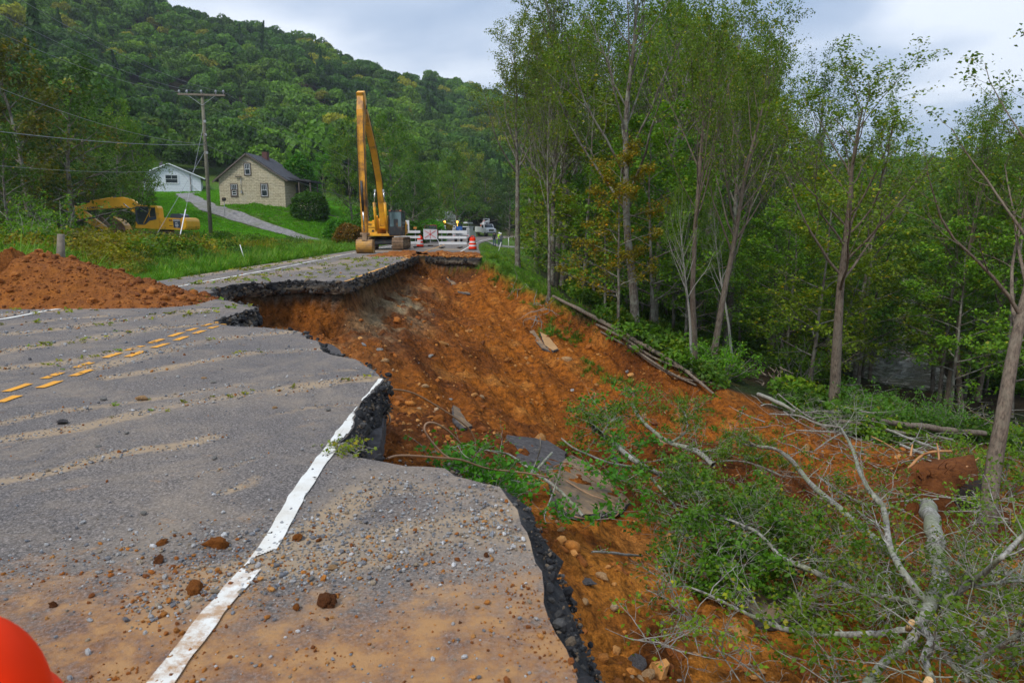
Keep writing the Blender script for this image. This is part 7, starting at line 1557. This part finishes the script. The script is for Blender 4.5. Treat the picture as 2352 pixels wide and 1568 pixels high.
for pts in (CB((740, 520, 16, .6), (800, 460, 14, .9), (860, 436, 12, 1.0), (950, 432, 9, 1.0)), CB((850, 560, 18, .8), (920, 545, 22, .9), (955, 515, 20, 1.0), (975, 480, 12, 1.1)), CB((900, 590, 10, .8), (1000, 525, 12, 1.0), (1050, 490, 10, 1.1), (1085, 465, 5, 1.2)), CB((880, 550, 10, .8), (890, 460, 9, 1.1), (880, 395, 5, 1.3)), CB((750, 460, 12, .8), (760, 400, 7, 1.0)), CB((700, 440, 7, .6), (620, 390, 6, .5), (560, 360, 4, .5))):
    P, R = path(pts); rt2.limb(P, R, 7)
w_ = link('bare_root', rt2.wood(), o, mroot); w_.location = -o0
hole = LM(361, simple('dark pit earth', (.018, .012, .009), 1.0, .3, 6), 3, .8, .4); b = single('root_pit', hole, None, gproj(1739.5+1010*.4686, 833+650*.4686, .25), (.75, .35, .55), .2, 'dark earthy hollow beside the root plate of the uprooted tree', 'pit')  # near-black lump; the hollow's shade is put into its colour
# other boughs
def bough(seed, paths_, label, bark=mtwig, tw=8, L_=.9, leaf=7, size=.07, tint=(1, 1.15, .75), yl=.1, name='fallen_branch', cat='fallen branch', group=None, lev=2, y0=3.0, spread=.07):
    f = Fallen(seed)
    for k, pts in enumerate(paths_):
        P, R = path(pts, y0); Q = f.limb(P, R, 7 if k == 0 else 6)
        if tw: f.twigs(Q, max(1, int(tw*.62)), L_, int(leaf*.85), lev, .009, spread=spread)
    return finish(f, name, label, cat, mlich if bark is mbirch else bark, size*.78, (tint[0]*.92, tint[1]*.88, tint[2]*.8), yl, group)
bough(410, [CA((430, 205, 16, 1.0), (470, 270, 17, .9), (540, 340, 18, .8), (620, 392, 20, .7), (740, 430, 26, .6), (830, 500, 24, .5)), CA((620, 392, 12, .7), (700, 330, 9, .9), (688, 240, 6, 1.2)), CA((740, 430, 10, .6), (900, 440, 9, .5), (1050, 470, 6, .4))], 'pale limb with its broken end pointing up the slide', mbirch, 13, 1.0, 9, .09, (.95, 1.1, .7))
bough(411, [CA((240, 315, 22, .9), (330, 380, 22, .8), (420, 460, 22, .7), (520, 522, 24, .6), (650, 580, 22, .5), (800, 640, 20, .5)), CA((330, 400, 12, .7), (290, 340, 9, .9), (345, 270, 6, 1.1), (360, 240, 4, 1.3)), CA((520, 560, 14, .5), (640, 700, 12, .4), (700, 850, 10, .4))], 'pale limb with splintered end below the first, deep in leaves', mbirch, 17, 1.1, 12, .095, (.85, 1.1, .75))
bough(412, [CA((85, 370, 6, .9), (150, 420, 8, .8), (230, 455, 10, .7), (340, 495, 12, .6), (520, 520, 14, .5))], 'long bare thin branch reaching left over the slabs', mtwig, 3, .5, 2, .08)
bough(413, [CA((735, 760, 10, .6), (830, 740, 14, .7), (920, 780, 20, .7), (1060, 830, 22, .7), (1180, 870, 22, .7), (1300, 960, 20, .6)), CA((820, 750, 8, .7), (780, 850, 7, .5), (760, 940, 5, .4)), CA((1060, 830, 12, .7), (1130, 930, 12, .5), (1220, 1010, 12, .5)), CA((640, 865, 6, .5), (760, 830, 8, .6), (880, 810, 10, .7))], 'lichened limb buried in the thickest leaves in the middle', mbirch, 15, 1.1, 13, .095, (.75, 1.05, .8))
bough(414, [CA((600, 500, 8, .5), (780, 490, 9, .6), (930, 480, 9, .6), (1040, 500, 9, .6), (1180, 560, 8, .6)), CA((860, 400, 6, .6), (940, 360, 9, .9), (1050, 410, 11, .9), (1150, 430, 12, .8), (1250, 520, 14, .7))], 'dark crooked branch arching above the middle leaves', mbark, 10, .8, 6, .08)
bough(415, [CA((235, 925, 10, .15), (330, 930, 14, .15), (400, 940, 14, .12), (480, 945, 10, .1))], 'short leafy stick lying alone on the orange mud', mtwig, 3, .3, 7, .06, lev=1)
bough(416, [CA((900, 960, 10, .5), (980, 1040, 10, .4), (900, 1100, 8, .4)), CA((840, 900, 10, .5), (830, 1000, 9, .4), (880, 1080, 8, .3))], 'drooping leafy bough at the edge of the orange mud', mtwig, 16, .9, 14, .10, (.8, 1.2, .8))
bough(417, [CA((1000, 620, 10, .6), (1080, 700, 10, .6), (1180, 760, 9, .5)), CA((760, 560, 10, .5), (860, 640, 10, .5), (960, 700, 10, .5)), CA((1060, 880, 9, .5), (1160, 980, 9, .5), (1240, 1060, 9, .4))], 'mass of leafy shoots between the two lichened limbs', mtwig, 15, .9, 13, .09, (.9, 1.1, .75))
bough(418, [CB((60, 250, 6, .5), (200, 260, 8, .6), (300, 300, 10, .6), (410, 315, 10, .6)), CB((100, 150, 5, .6), (200, 230, 6, .6), (280, 280, 8, .6)), CB((190, 330, 6, .4), (300, 335, 7, .5), (400, 340, 8, .5)), CB((280, 430, 5, .4), (350, 380, 6, .6), (410, 345, 8, .7))], 'leafless grey brush above the uprooted tree', mtwig, 9, .9, 0, .08, lev=2)
bough(419, [CB((300, 560, 8, .5), (420, 640, 9, .5), (540, 700, 9, .5)), CB((200, 760, 8, .5), (330, 840, 9, .5), (430, 920, 9, .5)), CB((450, 1000, 8, .4), (560, 1050, 8, .4), (640, 1010, 8, .4))], 'leafy branches left of the uprooted trunk', mtwig, 15, .95, 9, .085, (1.1, 1.15, .7), .2)
bough(420, [CB((1000, 1200, 8, .5), (1100, 1240, 9, .5), (1250, 1250, 8, .5)), CB((980, 1330, 8, .4), (1120, 1380, 9, .5), (1260, 1480, 8, .5)), CB((1100, 1150, 7, .4), (1200, 1180, 7, .4), (1310, 1170, 6, .4))], 'leafy brush right of the uprooted trunk', mtwig, 17, .95, 9, .085, (1.1, 1.2, .7), .2)
bough(421, [CB((150, 1150, 8, .4), (300, 1200, 9, .4), (450, 1220, 9, .4)), CB((300, 1420, 8, .4), (420, 1500, 9, .3), (380, 1590, 8, .3)), CB((480, 1160, 9, .4), (600, 1240, 9, .5), (680, 1220, 9, .5))], 'leafy brush over the wet slab', mtwig, 15, .9, 9, .085, (1, 1.1, .7), .2)
bough(422, [CA((500, 1110, 5, .3), (640, 1180, 5, .4), (720, 1290, 6, .4), (760, 1420, 6, .3)), CA((660, 1220, 4, .3), (780, 1300, 5, .4), (880, 1440, 6, .4), (960, 1560, 7, .3)), CA((820, 1400, 5, .3), (920, 1440, 8, .4), (1060, 1540, 9, .3), (1100, 1590, 9, .3)), CA((300, 1300, 3, .3), (420, 1350, 4, .3), (560, 1380, 5, .3), (700, 1420, 6, .3))], 'sparse thin-twigged brush on the near slide floor', mtwig, 7, .8, 4, .07, (1.5, 1.6, .7), .15)
# oak branch cluster beside the near road edge
def CD_(*p): return [((1600+x/2.94)*.6125, (1640+y/2.94)*.6125, w_*.2083, l_) for x, y, w_, l_ in p]
bough(430, [CD_((530, 120, 16, .5), (700, 145, 18, .5), (900, 185, 24, .5), (1060, 290, 28, .45), (1180, 390, 34, .4), (1300, 460, 36, .35), (1450, 570, 34, .3), (1580, 700, 38, .25), (1720, 860, 40, .2)), CD_((340, 80, 8, .5), (400, 180, 10, .5), (520, 260, 14, .45), (660, 340, 14, .4), (850, 450, 14, .35), (1060, 490, 16, .35), (1230, 520, 14, .3))], 'lichened oak branch crossing beside the near road edge', mbirch, 5, .45, 3, .07, (.7, 1.1, .8))
bough(431, [CD_((1380, 170, 26, .6), (1290, 270, 30, .5), (1190, 380, 30, .4), (1060, 490, 30, .3))], 'straight broken stick propped across the oak branch', mbirch, 1, .3, 0, .07)
bough(432, [CD_((1475, 330, 10, .8), (1450, 440, 14, .6), (1400, 580, 18, .4), (1350, 720, 18, .3), (1300, 860, 14, .15), (1315, 940, 8, .1)), CD_((1470, 350, 6, .8), (1410, 340, 5, .9), (1390, 310, 4, 1.0))], 'thin forked grey stick standing in front of the muddy slab', mtwig, 3, .4, 0, .07)
bough(433, [CD_((1250, 0, 10, 1.2), (1250, 130, 12, .9), (1200, 280, 12, .6), (1130, 430, 12, .4))], 'thin upright twig above the oak leaves', mtwig, 2, .3, 1, .07)
f = Fallen(434)
for (x_, y_, n_) in ((380, 200, 26), (430, 120, 12), (540, 300, 16), (640, 420, 20), (300, 180, 8), (900, 310, 12), (1000, 300, 8), (880, 540, 20), (900, 600, 14), (1000, 540, 10), (1150, 480, 8), (1290, 330, 6), (1500, 800, 12), (1380, 800, 8), (120, 60, 5), (760, 240, 8), (640, 90, 7), (440, 330, 14), (560, 470, 14)):
    g = gproj((1600+x_/2.94)*.6125, (1640+y_/2.94)*.6125, .4)
    for _ in range(int(n_)):
        d_ = Vector((f.r.gauss(0, 1), f.r.gauss(0, 1), abs(f.r.gauss(0, .7)))).normalized(); P, R, _d = f.grow(Vector(g)+Vector((f.r.gauss(0, .12), f.r.gauss(0, .12), -.1)), d_, f.r.uniform(.2, .45), .006, 5, -.04, .2); f.line(P, R, 3); f.leaves_at(P[1:], 8, .05)
finish(f, 'oak_foliage', 'dark green oak leaves on broken shoots along the near road edge', 'foliage', mtwig, .085, (.55, 1.15, .65), .03, wood_name='shoots')
f = Fallen(435)
for px, py, n_ in ((1360, 915, 9), (1440, 895, 9), (1480, 905, 7), (1400, 960, 12), (1385, 1010, 8), (1420, 1040, 12), (1380, 1075, 10), (1430, 1100, 12), (1400, 1165, 8), (1350, 925, 4), (1460, 1010, 10), (1500, 1000, 8)):
    g = gproj(px, py, .7)
    for _ in range(int(n_*1.5)):
        d_ = Vector((f.r.gauss(0, 1), f.r.gauss(0, 1), abs(f.r.gauss(0, .7)))).normalized(); P, R, _d = f.grow(Vector(g)+Vector((f.r.gauss(0, .25), f.r.gauss(0, .25), -.1)), d_, f.r.uniform(.3, .6), .007, 5, -.04, .2); f.line(P, R, 3); f.leaves_at(P[1:], 8, .08)
finish(f, 'leafy_shoots', 'bright maple leaves on shoots around the two broken pale limbs', 'foliage', mtwig, .11, (.6, 1.2, .8), .03, wood_name='shoots')
# logs
def log(pts, label, bark=mbark_red, name='fallen_log', y0=4.0, group='fallen logs by the wood'):
    f = Fallen(len(label)*7+3); P, R = path(pts, y0); f.limb(P, R, 12); return finish(f, name, label, 'log', bark, .1, group=group, wood_name='log', clampz=False)
log(CB((535, 278, 24, .6), (650, 292, 26, .55), (800, 312, 30, .5), (960, 332, 28, .5), (1115, 346, 24, .5)), 'long straight brown log, uppermost of the fallen logs')
log(CB((368, 280, 18, .4), (500, 300, 20, .4), (620, 330, 18, .35), (760, 350, 16, .3), (930, 372, 14, .3)), 'second brown log just below the uppermost one')
log(CB((1080, 1320, 44, .4), (1180, 1360, 46, .4), (1310, 1420, 46, .4), (1400, 1460, 44, .4)), 'pale barked log at the lower right corner', mbirch)
log(CB((620, 320, 10, .4), (720, 360, 12, .4), (820, 400, 12, .35), (900, 430, 10, .3)), 'thin grey pole below the second log', mbirch)
log(CB((700, 400, 12, .3), (800, 440, 14, .3), (850, 455, 10, .3)), 'short grey pole end near the orange roots', mbirch)
log([(1270, 680, 5, .35), (1330, 710, 8, .35), (1400, 748, 9, .3), (1480, 795, 9, .3), (1560, 840, 7, .3), (1640, 905, 5, .3)], 'long thin brown trunk lying down the grassy flank of the slide', y0=15)
for k, pts in enumerate(([(1370, 745, 5, .3), (1430, 775, 6, .3), (1500, 820, 5, .3), (1590, 855, 3, .3)], [(1380, 762, 4, .25), (1450, 800, 5, .25), (1540, 860, 4, .25), (1640, 880, 3, .3)], [(1440, 790, 5, .2), (1530, 850, 5, .2), (1600, 885, 4, .2)])):
    log(pts, ('upper bare pole', 'middle bare pole', 'lowest bare pole')[k]+' in the tangle along the slide flank', y0=15, group='bare poles tangled along the flank')
log([(1742, 905, 8, .3), (1790, 925, 8, .3), (1825, 945, 5, .3)], 'short pale stick at the foot of the slanting tree', mbirch, y0=12)
# bare roots hanging from the grassy flank
f = Fallen(440)
for px, py in ((1225, 700), (1240, 712), (1255, 690), (1232, 725), (1262, 715), (1245, 740), (1180, 655), (1190, 665)):
    g = gproj(px, py, .15, y0=15)
    for _ in range(3): P, R, _d = f.grow(Vector(g), Vector((f.r.gauss(.2, .4), -.6, f.r.gauss(.1, .5))), f.r.uniform(.8, 1.9), .022, 8, -.10, .28); f.line(P, R, 4)
finish(f, 'hanging_roots', 'pale bare roots hanging out of the grassy flank', 'roots', mtwig, .1, wood_name='roots')
f = Fallen(441); g = gproj(1782, 872, .4, y0=15)
for _ in range(26): P, R, _d = f.grow(Vector(g)+Vector((f.r.gauss(0, .3), f.r.gauss(0, .2), f.r.gauss(0, .3))), Vector((f.r.gauss(0, 1), f.r.gauss(0, 1), f.r.gauss(.1, .8))), f.r.uniform(.3, .9), .05, 6, 0, .25); f.line(P, R, 5)
finish(f, 'uprooted_stump', 'small dark uprooted stump with splayed roots at the wood floor', 'stump', mbark_red, .1, wood_name='roots', clampz=False)
# leaf and twig debris at the notch in the white line
f = Fallen(442)
for _ in range(60):
    g = at_z(random.uniform(760, 835), random.uniform(1018, 1046), .0); P, R, _d = f.grow(Vector(g)+Vector((0, 0, .01)), Vector((f.r.gauss(0, 1), f.r.gauss(0, .5), .15)), f.r.uniform(.06, .2), .003, 4, -.05, .25); f.line(P, R, 3); f.leaves_at(P[1:], 3, .012)
o, o0 = finish(f, 'leaf_debris', 'small heap of green and brown leaves at the notch in the white line', 'leaves', mtwig, .032, (1.5, 1.2, .9), .3, wood_name='twigs', clampz=False)
# debris brush on the wood floor to the right
for k, (px, py, lb) in enumerate(((1950, 905, 'grey brushwood pile right of the slanting tree'), (2120, 1030, 'brushwood under the uppermost log'), (2040, 1060, 'tangle of sticks beside the orange roots'), (2260, 960, 'brushwood at the foot of the stream-side trees'), (1850, 960, 'flat brushwood in front of the slanting tree'), (2300, 1180, 'brushwood at the right edge beside the pit'))):
    f = Fallen(450+k); g = gproj(px, py, .2, y0=8)
    for _ in range(34): P, R, _d = f.grow(Vector(g)+Vector((f.r.gauss(0, 1.2), f.r.gauss(0, .8), f.r.uniform(0, .3))), Vector((f.r.gauss(0, 1), f.r.gauss(0, .8), f.r.gauss(0, .25))), f.r.uniform(.6, 2.2), f.r.uniform(.008, .03), 7, -.02, .12); f.line(P, R, 4); (f.r.random() < .5) and f.leaves_at(P[1:], 10, .12)
    finish(f, 'brushwood', lb, 'brushwood', mtwig, .09, (1, 1.1, .7), .2, wood_name='sticks')
print('T p60_detail', round(_t.time()-_T0,1))
# ---- air: far hills pale and blue
b = MB(); b.box((120, 380, 83), (1500, 900, 190)); m = bpy.data.materials.new('air haze'); m.use_nodes = True; m.node_tree.nodes.clear()
o_ = m.node_tree.nodes.new('ShaderNodeOutputMaterial'); v_ = m.node_tree.nodes.new('ShaderNodeVolumePrincipled'); v_.inputs['Color'].default_value = (.80, .88, 1, 1); v_.inputs['Density'].default_value = 0.00022; v_.inputs['Anisotropy'].default_value = .2
m.node_tree.links.new(v_.outputs[0], o_.inputs['Volume']); o = b.build('haze', m); tag(o, kind='stuff')
